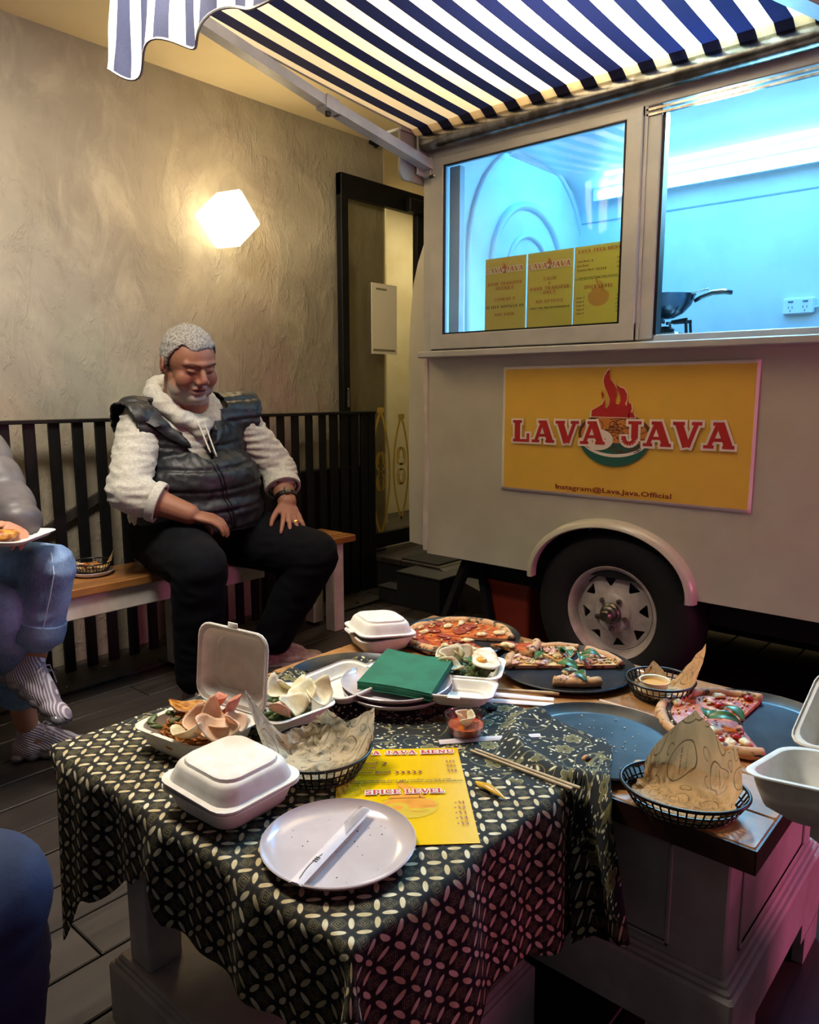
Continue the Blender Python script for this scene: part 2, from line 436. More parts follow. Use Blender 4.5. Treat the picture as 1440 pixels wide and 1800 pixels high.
# ---------------------------------------------------------------- lettering
def _arc(cx, cy, rx, ry, a0, a1, w, n=8):
    P = [(cx + rx * math.cos(R(a0 + (a1 - a0) * i / n)), cy + ry * math.sin(R(a0 + (a1 - a0) * i / n))) for i in range(n + 1)]
    return [(P[i][0], P[i][1], P[i + 1][0], P[i + 1][1], w) for i in range(n)]
S_, T_ = 0.25, 0.13
def _st(x, y0=0.0, y1=1.0): return [(x, y0, x, y1, S_), (x - 0.2, 0.065, x + 0.2, 0.065, T_), (x - 0.2, 0.935, x + 0.2, 0.935, T_)]
def _sv(x, y, h=0.18): return [(x - h, y, x + h, y, T_)]
GL = {
 'L': (0.82, _st(0.22) + [(0.1, 0.065, 0.76, 0.065, T_), (0.7, 0, 0.7, 0.4, 0.12)]),
 'A': (0.98, [(0.46, 0.97, 0.17, 0.06, 0.15), (0.5, 0.97, 0.8, 0.06, 0.27), (0.28, 0.33, 0.7, 0.33, T_), (0.28, 0.935, 0.62, 0.935, T_)] + _sv(0.16, 0.065, 0.17) + _sv(0.79, 0.065, 0.19)),
 'V': (0.96, [(0.18, 0.94, 0.46, 0.02, 0.27), (0.78, 0.94, 0.5, 0.02, 0.15)] + _sv(0.18, 0.935, 0.2) + _sv(0.78, 0.935, 0.17)),
 'J': (0.78, [(0.52, 0.94, 0.52, 0.28, S_), (0.28, 0.935, 0.76, 0.935, T_)] + _arc(0.32, 0.3, 0.2, 0.22, 0, -180, 0.17) + [(0.12, 0.3, 0.12, 0.38, 0.17)]),
 'M': (1.2, _st(0.2) + _st(0.98) + [(0.24, 0.92, 0.58, 0.12, 0.2), (0.94, 0.92, 0.6, 0.12, 0.14)]),
 'E': (0.82, _st(0.22) + [(0.1, 0.065, 0.76, 0.065, T_), (0.1, 0.935, 0.76, 0.935, T_), (0.3, 0.5, 0.58, 0.5, T_), (0.7, 0, 0.7, 0.3, 0.12), (0.7, 0.7, 0.7, 1, 0.12), (0.58, 0.38, 0.58, 0.62, 0.1)]),
 'N': (1.0, [(0.2, 0, 0.2, 1, 0.15), (0.8, 0, 0.8, 1, 0.15), (0.2, 0.94, 0.8, 0.06, 0.24)] + _sv(0.2, 0.065) + _sv(0.8, 0.935) + _sv(0.14, 0.935, 0.14)),
 'U': (0.96, [(0.2, 0.94, 0.2, 0.3, 0.22), (0.78, 0.94, 0.78, 0.3, 0.15)] + _arc(0.49, 0.3, 0.29, 0.23, 180, 360, 0.17) + _sv(0.2, 0.935) + _sv(0.78, 0.935, 0.15)),
 'S': (0.8, _arc(0.4, 0.72, 0.25, 0.21, 40, 270, 0.17) + _arc(0.4, 0.28, 0.27, 0.21, 90, -140, 0.19) + [(0.68, 0.68, 0.68, 1, 0.11), (0.12, 0, 0.12, 0.32, 0.11)]),
 'P': (0.84, _st(0.22) + [(0.22, 0.935, 0.5, 0.935, T_), (0.22, 0.46, 0.5, 0.46, T_)] + _arc(0.5, 0.7, 0.22, 0.235, 90, -90, 0.18)),
 'R': (0.94, _st(0.22) + [(0.22, 0.935, 0.5, 0.935, T_), (0.22, 0.48, 0.5, 0.48, T_)] + _arc(0.5, 0.71, 0.2, 0.225, 90, -90, 0.18) + [(0.46, 0.48, 0.72, 0.07, 0.22), (0.6, 0.065, 0.9, 0.065, T_)]),
 'B': (0.88, _st(0.22) + [(0.22, 0.935, 0.5, 0.935, T_), (0.22, 0.51, 0.5, 0.51, T_), (0.22, 0.065, 0.52, 0.065, T_)] + _arc(0.48, 0.73, 0.2, 0.2, 90, -90, 0.17) + _arc(0.52, 0.28, 0.22, 0.215, 90, -90, 0.19)),
 'I': (0.46, _st(0.22)),
 'C': (0.88, _arc(0.46, 0.5, 0.3, 0.43, 50, 310, 0.2) + [(0.72, 0.66, 0.72, 1, 0.11), (0.72, 0.0, 0.72, 0.26, 0.11)]),
 'G': (0.94, _arc(0.46, 0.5, 0.3, 0.43, 50, 300, 0.2) + [(0.72, 0.66, 0.72, 1, 0.11), (0.74, 0.02, 0.74, 0.42, 0.2), (0.52, 0.44, 0.88, 0.44, T_)]),
 'O': (0.94, _arc(0.46, 0.5, 0.31, 0.42, 0, 360, 0.2, 14)),
 'T': (0.86, [(0.42, 0, 0.42, 1, S_), (0.22, 0.065, 0.62, 0.065, T_), (0.06, 0.935, 0.78, 0.935, T_), (0.09, 0.66, 0.09, 1, 0.11), (0.75, 0.66, 0.75, 1, 0.11)]),
 'K': (0.96, _st(0.22) + [(0.3, 0.44, 0.74, 0.92, 0.13), (0.42, 0.58, 0.76, 0.07, 0.22), (0.6, 0.935, 0.92, 0.935, T_), (0.62, 0.065, 0.94, 0.065, T_)]),
 'D': (0.94, _st(0.22) + [(0.22, 0.935, 0.45, 0.935, T_), (0.22, 0.065, 0.45, 0.065, T_)] + _arc(0.45, 0.5, 0.29, 0.435, 90, -90, 0.19)),
 'F': (0.8, _st(0.22) + [(0.1, 0.935, 0.74, 0.935, T_), (0.3, 0.5, 0.58, 0.5, T_), (0.68, 0.7, 0.68, 1, 0.12), (0.58, 0.38, 0.58, 0.62, 0.1)]),
 'H': (1.02, _st(0.22) + _st(0.78) + [(0.22, 0.5, 0.78, 0.5, T_)]),
 'Y': (0.94, [(0.18, 0.94, 0.47, 0.45, 0.24), (0.76, 0.94, 0.5, 0.45, 0.14), (0.47, 0, 0.47, 0.5, 0.22)] + _sv(0.18, 0.935) + _sv(0.77, 0.935, 0.15) + _sv(0.47, 0.065, 0.2)),
 'Z': (0.84, [(0.7, 0.94, 0.14, 0.06, 0.22), (0.1, 0.935, 0.74, 0.935, T_), (0.1, 0.065, 0.74, 0.065, T_), (0.12, 0.66, 0.12, 1, 0.1), (0.73, 0, 0.73, 0.34, 0.1)]),
 '&': (0.9, _arc(0.42, 0.74, 0.18, 0.2, 0, 360, 0.14) + _arc(0.38, 0.27, 0.26, 0.22, 90, 380, 0.16) + [(0.4, 0.55, 0.8, 0.05, 0.16)]),
 '1': (0.56, _st(0.28)[:2] + [(0.1, 0.8, 0.3, 0.95, 0.13)]),
 '0': (0.86, _arc(0.42, 0.5, 0.26, 0.42, 0, 360, 0.2, 12)),
 '5': (0.84, [(0.16, 0.5, 0.16, 0.95, 0.13), (0.12, 0.93, 0.7, 0.93, 0.14)] + _arc(0.38, 0.31, 0.27, 0.24, 115, -150, 0.19)),
 '9': (0.86, _arc(0.42, 0.68, 0.25, 0.25, 0, 360, 0.18) + [(0.66, 0.66, 0.5, 0.03, 0.18)]),
 '6': (0.86, _arc(0.42, 0.31, 0.25, 0.25, 0, 360, 0.18) + [(0.18, 0.34, 0.36, 0.97, 0.18)]),
 '7': (0.8, [(0.1, 0.92, 0.72, 0.92, 0.15), (0.68, 0.9, 0.32, 0.0, 0.2)]),
 '4': (0.86, [(0.56, 0, 0.56, 1, 0.22), (0.06, 0.28, 0.78, 0.28, 0.13), (0.52, 0.96, 0.1, 0.3, 0.13)]),
 '8': (0.84, _arc(0.42, 0.73, 0.2, 0.2, 0, 360, 0.16) + _arc(0.42, 0.27, 0.25, 0.22, 0, 360, 0.17)),
 '3': (0.82, _arc(0.38, 0.73, 0.22, 0.2, 140, -90, 0.16) + _arc(0.38, 0.28, 0.25, 0.22, 90, -150, 0.18)),
 '2': (0.82, _arc(0.38, 0.7, 0.24, 0.24, 160, -40, 0.17) + [(0.58, 0.56, 0.14, 0.08, 0.16), (0.08, 0.07, 0.74, 0.07, 0.15)]),
 '$': (0.8, _arc(0.4, 0.72, 0.22, 0.18, 40, 270, 0.15) + _arc(0.4, 0.3, 0.24, 0.2, 90, -140, 0.15) + [(0.4, -0.08, 0.4, 1.08, 0.07)]),
 '+': (0.8, [(0.12, 0.45, 0.68, 0.45, 0.12), (0.4, 0.17, 0.4, 0.73, 0.12)]),
 '.': (0.36, [(0.1, 0.1, 0.28, 0.1, 0.18)]),
 '-': (0.6, [(0.1, 0.45, 0.5, 0.45, 0.12)]),
 ' ': (0.5, []),
}
def word_g(txt, h, e=0.0, track=0.06, z=0.0, sx=1.0, width=None, align='C'):
    """flat lettering in the local xy plane, h = cap height, centred on x"""
    adv = sum(GL[c][0] + track for c in txt) - track
    if width: sx = width / (adv * h)
    x = {'C': -adv / 2, 'L': 0.0, 'R': -adv}[align]; g = G(); k = 0
    for c in txt:
        a, segs = GL[c]
        for (x0, y0, x1, y1, w) in segs:
            d = Vector((x1 - x0, y1 - y0)); L = d.length
            if L < 1e-6: continue
            t = d / L; n = Vector((-t.y, t.x)) * (w / 2 + e); t2 = t * e
            k += 1; zz = z + (k % 7) * 2e-6
            P = [Vector((x0, y0)) - t2 - n, Vector((x1, y1)) + t2 - n, Vector((x1, y1)) + t2 + n, Vector((x0, y0)) - t2 + n]
            g.add([((x + p.x) * h * sx, p.y * h, zz) for p in P], [(0, 1, 2, 3)])
        x += a + track
    return g

def face_mat(origin, right, up):
    """matrix taking local xy to a surface with the given axes"""
    r = Vector(right).normalized(); u = Vector(up).normalized(); n = r.cross(u).normalized()
    M = Matrix((r, u, n)).transposed().to_4x4(); M.translation = Vector(origin)
    return M

def gmul(g, M):
    g.v = [tuple(M @ Vector(v)) for v in g.v]; return g
def gshift(g, dx, dy, dz=0.0):
    g.v = [(v[0] + dx, v[1] + dy, v[2] + dz) for v in g.v]; return g

def small_text(txt, h, M, m, parent, name='lettering', width=None, align='LEFT', bold=0.012, z=0.0):
    cu = bpy.data.curves.new('t', 'FONT'); cu.body = txt; cu.size = 1.4; cu.offset = bold; cu.align_x = align
    cu.resolution_u = 2
    o = bpy.data.objects.new('t', cu)
    me = bpy.data.meshes.new_from_object(o)
    bpy.data.objects.remove(o)
    if len(me.vertices):
        xs = [v.co.x for v in me.vertices]; w = max(xs) - min(xs)
        sx = (width / (w * h)) if width else 1.0
        for v in me.vertices: v.co = M @ Vector((v.co.x * h * sx, v.co.y * h, z))
    me.materials.clear(); me.materials.append(m)
    return obj(name, me, m, parent)
# ================================================================ SETTING
rnd = random.Random(5)
# floor: a sub-floor slab with real deck boards laid along x
fg = G().box(-2.2, 5.6, -3.2, 4.2, -0.12, -0.034)
floor = struct('floor', fg, MT['black_matte'])
PW = 0.14
plank_me = {}
k0 = -14
for k in range(k0, 13):
    y0 = 1.209 + PW * k
    if y0 > 3.0: break
    x = -1.6 + rnd.uniform(-0.8, 0.0)
    while x < 4.9:
        L = rnd.choice((1.8, 2.4, 3.0))
        x1 = min(x + L, 5.0)
        key = round(x1 - x, 3)
        if key not in plank_me:
            plank_me[key] = mesh_of('plank', G().box(0, key - 0.004, 0.003, PW - 0.003, -0.034, 0.0, b=0.0025))
            plank_me[key].materials.append(MT['deck'])
        obj('plank', plank_me[key], None, floor, loc=(x, y0, rnd.uniform(-0.0012, 0.0)))
        x = x1
# raised timber landing behind the end of the railing, with a sloped board in front of it
lg = G().box(3.04, 5.4, 2.42, 4.1, -0.03, 0.165)
landing = struct('platform', lg, MT['black_matte'])
for k in range(11):
    y0 = 2.42 + PW * k
    obj('plank', G().box(3.03, 5.35, y0 + 0.003, y0 + PW - 0.003, 0.165, 0.195, b=0.002), MT['deck'], landing)
ramp = struct('ramp', G().add([(3.02, 1.75, 0.001), (4.8, 1.75, 0.001), (4.8, 2.42, 0.193), (3.02, 2.42, 0.193), (3.02, 2.42, 0.001), (4.8, 2.42, 0.001)], [(0, 1, 2, 3), (0, 4, 5, 1), (0, 3, 4), (1, 5, 2), (2, 5, 4, 3)]), MT['deck'])
# walls
wall_back = struct('wall_back', G().box(-2.2, 3.25, 3.02, 3.2, -0.03, 2.435), MT['plaster'])
struct('wall_rear', G().box(3.25, 5.6, 3.85, 4.0, -0.03, 2.6), MT['cream_wall'])
struct('wall_left', G().box(-2.35, -2.2, 0.6, 3.2, -0.03, 2.435), MT['plaster'])
struct('wall_right', G().box(5.6, 5.75, -3.2, 4.0, -0.03, 3.2), MT['cream_wall'])
struct('ceiling', G().box(-2.3, 5.6, 1.35, 4.2, 2.435, 2.55), MT['ceiling'])
struct('ceiling', G().box(1.35, 5.6, -0.8, 1.35, 2.435, 2.55), MT['ceiling'])
struct('trim_wall_corner', G().box(3.25, 3.262, 3.02, 3.85, 0.195, 2.435), MT['cream_wall'])
struct('trim_column', G().box(3.62, 3.85, 3.55, 3.85, 0.0, 2.435), MT['cream_wall'])
sc = obj('sensor', G().box(-0.035, 0.035, -0.03, 0.0, -0.02, 0.0, b=0.004).ell((0.01, -0.015, -0.024), (0.014, 0.014, 0.008)), MT['black'], loc=(3.17, 3.02, 2.435))
tag(sc, 'tiny black sensor stuck where plaster wall meets cream ceiling', 'sensor')
# sloping black stringer behind the railing
sb = obj('handrail', G().bar((0.9, 3.0, 0.37), (1.62, 3.0, 0.735), 0.02, 0.035), simple('dark_rail', hexc('#2e2925'), 0.6))
tag(sb, 'thin dark sloping handrail on plaster wall behind the railing', 'handrail')

# ---- wall lamp: a rounded glowing cube standing on its corner
t = thing('wall_lamp', 'glowing cube wall lamp tilted on its corner on the plaster wall', 'lamp', (2.13, 3.02, 1.87), world=True)
obj('wall_bracket', G().lathe([(0.035, 0), (0.035, 0.022), (0.02, 0.03)], 24, Matrix.Translation((2.13, 3.02, 1.865)) @ Matrix.Rotation(PI / 2, 4, 'X')), MT['black'], t)
Mc = Matrix.Translation((2.125, 2.905, 1.850)) @ Matrix.Rotation(R(8), 4, 'Z') @ Matrix.Rotation(R(47), 4, 'Y') @ Matrix.Rotation(R(4), 4, 'X')
obj('lamp_shade', G().box(-0.087, 0.087, -0.08, 0.08, -0.087, 0.087, Mc, b=0.008), emit('lit_lamp_glass', (1.0, 0.84, 0.52), 9), t)
pl = bpy.data.lights.new('wall_lamp_light', 'POINT'); pl.energy = 9; pl.color = (1.0, 0.74, 0.36); pl.shadow_soft_size = 0.10
po = bpy.data.objects.new('wall_lamp_light', pl); COL.objects.link(po); po.location = (2.115, 2.76, 1.865)

# ---- railing: flat black bars between a top rail and a bolted base plate
t = thing('railing', 'black steel railing of flat vertical bars along the plaster wall', 'railing', (1.2, 2.89, 0), world=True)
obj('top_rail', G().box(-0.6, 3.02, 2.865, 2.915, 0.985, 0.999, b=0.002), MT['black'], t)
obj('base_plate', G().box(-0.6, 3.02, 2.70, 2.935, 0.001, 0.013, b=0.002), simple('floor_plate', hexc('#1a1714'), 0.55, c2=hexc('#2c2723'), nscale=12), t)
bar_me = mesh_of('bar', G().box(-0.0205, 0.0205, -0.008, 0.008, 0.013, 0.986, b=0.002)); bar_me.materials.append(MT['black'])
x = -0.52
while x < 2.66:
    obj('bar', bar_me, None, t, loc=(x, 2.89, 0)); x += 0.0905
for x in (2.725, 2.80, 2.878, 2.948, 3.005):
    b_ = obj('bar', bar_me, None, t, loc=(x, 2.89, 0)); b_.scale = (1.25, 1, 1)
bolt_me = mesh_of('bolt', G().lathe([(0.011, 0.0), (0.011, 0.002), (0.006, 0.003), (0.006, 0.005), (0.0, 0.005)], 12)); bolt_me.materials.append(MT['steel'])
for i in range(14):
    obj('bolt', bolt_me, None, t, loc=(0.45 + 0.19 * i, 2.735 + (0.10 if i % 2 else 0), 0.013))
pb = obj('storage_box', G().box(2.32, 2.99, 2.935, 3.0, 0.0, 0.70, b=0.004), MT['black_matte'])
tag(pb, 'plain black box standing between the railing and the wall', 'box')

# ---- glass door standing open in front of the wall
D = thing('door_1', None, None, (3.18, 2.95, 0.2), world=True)
D['kind'] = 'structure'
dx0, dx1, dz0, dz1, dy = 2.865, 3.56, 0.215, 2.21, 2.975
g = G().box(dx0, dx0 + 0.052, dy - 0.02, dy + 0.02, dz0, dz1, b=0.003)
g.box(dx1 - 0.09, dx1, dy - 0.02, dy + 0.02, dz0, dz1, b=0.003)
obj('stile', g, MT['black'], D)
obj('top_frame', G().box(dx0, dx1, dy - 0.021, dy + 0.021, dz1 - 0.11, dz1, b=0.003), MT['black'], D)
obj('bottom_frame', G().box(dx0, dx1, dy - 0.021, dy + 0.021, dz0, dz0 + 0.085, b=0.003), MT['black'], D)
obj('pane', G().box(dx0 + 0.05, dx1 - 0.08, dy - 0.003, dy + 0.003, dz0 + 0.08, dz1 - 0.1), thin_glass('door_glass', (0.93, 0.92, 0.84), 0.09), D)
obj('door_closer', G().box(3.36, 3.58, dy - 0.06, dy - 0.02, 2.10, 2.17, b=0.006).box(3.44, 3.47, dy - 0.063, dy - 0.058, 2.12, 2.135), MT['black'], D)
obj('lock', G().box(dx0 + 0.018, dx0 + 0.036, dy - 0.03, dy - 0.02, 1.02, 1.12, b=0.002), MT['steel'], D)
dm = simple('gold_decal', hexc('#c9a94a'), 0.5)
def ribbon(pts, w, y):
    g = G(); n = len(pts)
    for i in range(n - 1):
        a = Vector(pts[i]); b = Vector(pts[i + 1]); d = (b - a).normalized(); q = Vector((-d.y, d.x)) * w / 2; e = d * w * 0.3
        g.add([(p.x, y + i * 1e-5, p.y) for p in (a - e - q, b + e - q, b + e + q, a - e + q)], [(0, 1, 2, 3)])
    return g
dg = G()
for cx, cz, hw, hh in ((3.165, 0.64, 0.075, 0.36), (3.34, 0.66, 0.065, 0.30)):
    for s in (-1, 1):
        P = [(cx + s * hw * math.sin(PI * min(1, k / 12)) ** 0.8, cz - hh + 2 * hh * k / 12) for k in range(13)]
        h = ribbon(P, 0.016, dy - 0.005); dg.add(h.v, h.f)
        h = ribbon([(cx + s * (0.008 + 0.03 * math.cos(R(a))), cz + 0.07 + 0.05 * math.sin(R(a))) for a in range(-120, 200, 35)], 0.012, dy - 0.0056); dg.add(h.v, h.f)
        h = ribbon([(cx + s * (0.008 + 0.028 * math.cos(R(a))), cz - 0.05 + 0.045 * math.sin(R(a))) for a in range(-200, 120, 35)], 0.011, dy - 0.0062); dg.add(h.v, h.f)
    h = ribbon([(cx - 0.018, cz + hh), (cx + 0.018, cz + hh)], 0.03, dy - 0.0068); dg.add(h.v, h.f)
obj('decal', dg, dm, D)['kind'] = 'stuff'
nb = thing('notice', 'pale poster taped on the glass door', 'poster', (3.2, dy - 0.006, 1.5), world=True)
obj('sheet', G().box(3.095, 3.30, dy - 0.010, dy - 0.006, 1.31, 1.69), simple('notice_paper', hexc('#f2ead0'), 0.5), nb)
obj('print', G().box(3.13, 3.215, dy - 0.0112, dy - 0.0102, 1.655, 1.665).box(3.105, 3.285, dy - 0.0112, dy - 0.0102, 1.325, 1.337), simple('grey_print', hexc('#8e8768'), 0.5), nb)['kind'] = 'stuff'
dmat = tag(obj('door_mat', G().box(3.06, 3.34, 2.46, 2.72, 0.1955, 0.203, b=0.002), simple('ribbed_mat', hexc('#22211f'), 0.9, c2=hexc('#2e2c29'), nscale=60, bs=200, bstr=0.4)), 'small dark door mat on the boards by the glass door', 'mat')

# ---- slatted-top bench along the railing
t = thing('bench', 'long wooden bench with off white painted legs and apron', 'bench', (1.2, 2.6, 0), world=True)
for i, (a, b) in enumerate(((2.482, 2.560), (2.562, 2.640), (2.642, 2.722))):
    obj('plank', G().box(-0.55, 2.475, a, b, 0.413, 0.445, b=0.004), MT['bench_wood'], t)
obj('apron', G().box(-0.50, 1.95, 2.497, 2.517, 0.335, 0.413, b=0.003), MT['pinkwhite'], t)
for x in (-0.45, 1.60, 2.345):
    for y in (2.497, 2.64):
        obj('leg', G().box(x, x + 0.062, y, y + 0.062, 0.013 if y > 2.6 else 0.0, 0.413, b=0.003), MT['pinkwhite'], t)

# ================================================================ TRAILER
TX = 2.46
t = TR = thing('food_trailer', 'cream food trailer with lit serving window and striped awning', 'trailer', (3.0, 0.4, 0), world=True)
YL, YR_ = 2.04, -1.6
cy, cz, aa, ab = 1.206, 0.42, 0.300, 0.215
# side panel as columns with an elliptical wheel cut-out
g = G(); N = 48
ys = [YL] + [cy + aa * math.cos(PI * k / N) for k in range(N + 1)] + [YR_]
def zlow(y):
    d = 1 - ((y - cy) / aa) ** 2
    return cz + (ab * math.sqrt(d) if d > 0 else 0)
for i in range(len(ys) - 1):
    a, b = ys[i], ys[i + 1]
    za, zb = zlow(a) if 0 < i < len(ys) - 1 else cz, zlow(b) if i + 1 < len(ys) - 1 else cz
    g.add([(TX, a, za), (TX, b, zb), (TX, b, 1.24), (TX, a, 1.24)], [(0, 1, 2, 3)])
g.box(TX, TX + 0.03, YR_, 0.3, 1.98, 2.20)   # header over the window
g.box(TX, TX + 0.03, 0.3, YL, 1.98, 2.20)
g.box(TX, TX + 0.03, YR_, -1.1, 1.24, 1.98)
g.add([(TX, YL, cz), (TX + 0.02, YL, cz), (TX + 0.02, YL, 1.24), (TX, YL, 1.24)], [(0, 1, 2, 3)])
g.add([(TX, YL, cz), (TX + 0.02, YL, cz), (TX + 0.02, cy + aa, cz), (TX, cy + aa, cz)], [(0, 1, 2, 3)]); g.add([(TX, cy - aa, cz), (TX + 0.02, cy - aa, cz), (TX + 0.02, YR_, cz), (TX, YR_, cz)], [(0, 1, 2, 3)])
obj('side_panel', g, MT['cream_body'], t, merge=1e-6)
# wheel well box
g = G(); N = 20
for k in range(N):
    a0, a1 = PI * k / N, PI * (k + 1) / N
    P = [(cy + (aa + 0.002) * math.cos(a), cz + (ab + 0.002) * math.sin(a)) for a in (a0, a1)]
    g.add([(TX, P[0][0], P[0][1]), (TX, P[1][0], P[1][1]), (TX + 0.32, P[1][0], P[1][1]), (TX + 0.32, P[0][0], P[0][1])], [(0, 1, 2, 3)])
g.add([(TX + 0.32, cy + aa * math.cos(PI * k / N), cz + ab * math.sin(PI * k / N)) for k in range(N + 1)], [tuple(range(N + 1))])
obj('wheel_well', g, MT['black_matte'], t)
# flared mudguard lip
g = G(); N = 36; prof = [(0.0, 0.0), (0.012, -0.022), (0.020, -0.040), (0.006, -0.045), (-0.002, -0.040), (-0.006, 0.0)]
vs = []; fs = []
for k in range(N + 1):
    a = R(-3) + R(186) * k / N
    for dr, dxp in ((0.024, 0.0), (0.020, -0.022), (0.010, -0.032), (-0.004, -0.036), (-0.008, -0.030), (-0.004, 0.004)):
        vs.append((TX + dxp, cy + (aa + dr) * math.cos(a), cz + (ab + dr) * math.sin(a)))
for k in range(N):
    for j in range(6):
        j2 = (j + 1) % 6
        fs.append((k * 6 + j, k * 6 + j2, k * 6 + 6 + j2, k * 6 + 6 + j))
fs += [tuple(range(6)), tuple(range(N * 6, N * 6 + 6))]
g.add(vs, fs); obj('mudguard_lip', g, MT['cream_body'], t, smooth=50)
# end cap with rounded shoulder, running back from the side panel
prof = [(2.04, 0.44), (2.165, 0.45), (2.168, 0.7), (2.17, 1.05), (2.168, 1.31), (2.155, 1.45), (2.143, 1.545), (2.118, 1.63), (2.083, 1.708), (2.045, 1.80), (2.041, 2.20), (2.04, 2.21)]
g = G(); vs = []
for X_ in (TX + 0.03, 3.68): vs += [(X_, y, z) for y, z in prof]
n = len(prof)
g.add(vs, [(i, i + 1, n + i + 1, n + i) for i in range(n - 1)])
g.add([(TX + 0.03, y, z) for y, z in prof] , [tuple(range(n))])
g.box(TX + 0.022, 3.68, 1.9, 2.06, 0.44, 0.50)
obj('end_panel', g, MT['cream_body'], t, smooth=40)
obj('corner_strip', G().box(TX - 0.004, TX + 0.03, 2.036, 2.062, 0.43, 1.24, b=0.003), MT['pinkwhite'], t)
# roof, inside linings
obj('roof', G().box(TX, 3.70, YR_, 1.55, 2.20, 2.24), MT['cream_body'], t)
inm = simple('white_lining', hexc('#dfe9ec'), 0.35, c2=hexc('#d3dfe4'), nscale=3)
g = G()
# inner back wall with coved top
P = [(3.60, 0.95), (3.60, 1.9), (3.585, 2.0), (3.53, 2.07), (3.42, 2.12), (3.2, 2.15), (2.50, 2.16)]
vs = [(x, YR_, z) for x, z in P] + [(x, 2.04, z) for x, z in P]; n = len(P)
g.add(vs, [(i, i + 1, n + i + 1, n + i) for i in range(n - 1)])
obj('inner_lining', g, inm, t, smooth=60)
g = G().box(2.49, 3.62, 1.992, 2.03, 0.6, 2.19)
obj('inner_end_wall', g, inm, t)
g = G()
def archrib(cx, cz0, w, h, r, y):
    P = [(cx - w, y, cz0)] + [(cx - w * math.cos(PI * k / 18), y, cz0 + h + w * math.sin(PI * k / 18)) for k in range(19)] + [(cx + w, y, cz0)]
    g.tube(P, r, 6)
archrib(3.13, 1.28, 0.30, 0.36, 0.020, 1.99); archrib(3.13, 1.28, 0.17, 0.36, 0.014, 1.99); archrib(3.16, 1.28, 0.50, 0.40, 0.014, 1.99)
obj('inner_arch_moulding', g, inm, t, smooth=True)
obj('inner_floor', G().box(2.49, 3.62, YR_, 2.0, 0.44, 0.47), MT['black_matte'], t)
obj('counter', G().box(2.52, 3.0, YR_, 1.97, 1.235, 1.262, b=0.004), simple('steel_counter', hexc('#b9c4c8'), 0.3, 0.6), t)
tubem = emit('cyan_white_tube', (0.28, 0.74, 1.0), 14.0)
for i, (xx, zz) in enumerate(((3.50, 2.035),)):
    obj('light_tube', G().tube([(xx, -1.0, zz), (xx, 1.84, zz)], 0.018, 10), tubem, t)
    obj('light_batten', G().box(xx + 0.02, xx + 0.05, -1.05, 1.88, zz - 0.02, zz + 0.035), inm, t)
obj('light_tube', G().tube([(3.44, -1.0, 2.105), (3.44, 1.78, 2.105)], 0.008, 8), emit('thin_cyan_tube', (0.45, 0.85, 1.0), 8), t)
obj('wall_seam', G().box(3.592, 3.600, YR_, 1.99, 1.93, 1.936), simple('seam_grey', hexc('#8aa2aa'), 0.5), t)
# window: outer frame, sash, fixed stile
fx0, fx1 = TX - 0.035, TX + 0.01
wf = obj('window_frame', G().box(fx0, fx1, 1.99, 2.036, 1.262, 2.03, b=0.003).box(fx0 - 0.004, fx1, -1.1, 2.04, 1.985, 2.036, b=0.003).box(fx0 + 0.012, fx1, -1.1, 2.03, 1.262, 1.285, b=0.003)
         .box(fx0 + 0.006, fx1, -1.1, 2.02, 2.0, 2.01).box(fx0 + 0.02, fx1 + 0.03, 1.972, 1.992, 1.28, 1.985), MT['upvc'], t)
obj('window_track', G().box(fx0 - 0.002, fx0 + 0.01, -1.1, 1.12, 1.972, 1.979).box(fx0 - 0.002, fx0 + 0.01, -1.1, 1.12, 1.957, 1.963), MT['steel'], wf)
obj('sill', G().box(fx0 - 0.028, TX + 0.02, -1.1, 2.045, 1.236, 1.262, b=0.004), MT['upvc'], t)
sa = obj('sliding_sash', G().box(fx0 - 0.014, fx0 + 0.02, 1.925, 1.988, 1.268, 1.99, b=0.003).box(fx0 - 0.014, fx0 + 0.02, 1.125, 1.180, 1.268, 1.99, b=0.003)
         .box(fx0 - 0.0142, fx0 + 0.02, 1.125, 1.988, 1.268, 1.326, b=0.003).box(fx0 - 0.0142, fx0 + 0.02, 1.125, 1.988, 1.957, 1.99, b=0.003), MT['upvc'], t)
obj('seal', G().box(fx0 - 0.012, fx0 - 0.004, 1.918, 1.927, 1.322, 1.96).box(fx0 - 0.012, fx0 - 0.004, 1.179, 1.186, 1.322, 1.96).box(fx0 - 0.012, fx0 - 0.004, 1.18, 1.927, 1.322, 1.331).box(fx0 - 0.012, fx0 - 0.004, 1.18, 1.927, 1.953, 1.96), MT['black'], sa)
obj('pane', G().box(fx0 + 0.0, fx0 + 0.005, 1.18, 1.926, 1.325, 1.958), MT['glass'], sa)
obj('window_stile', G().box(fx0 + 0.004, fx1 + 0.02, 1.070, 1.122, 1.27, 1.99, b=0.003).box(fx0 - 0.002, fx0 + 0.008, 1.113, 1.124, 1.27, 1.99), MT['upvc'], t)
obj('stile_seal', G().box(fx0 + 0.01, fx1, 1.060, 1.069, 1.285, 1.957), MT['black'], t)
# second inner stile seen through the glass, with printed marks
obj('inner_stile', G().box(fx1 + 0.02, fx1 + 0.05, 1.905, 1.955, 1.27, 1.97), MT['upvc'], t)
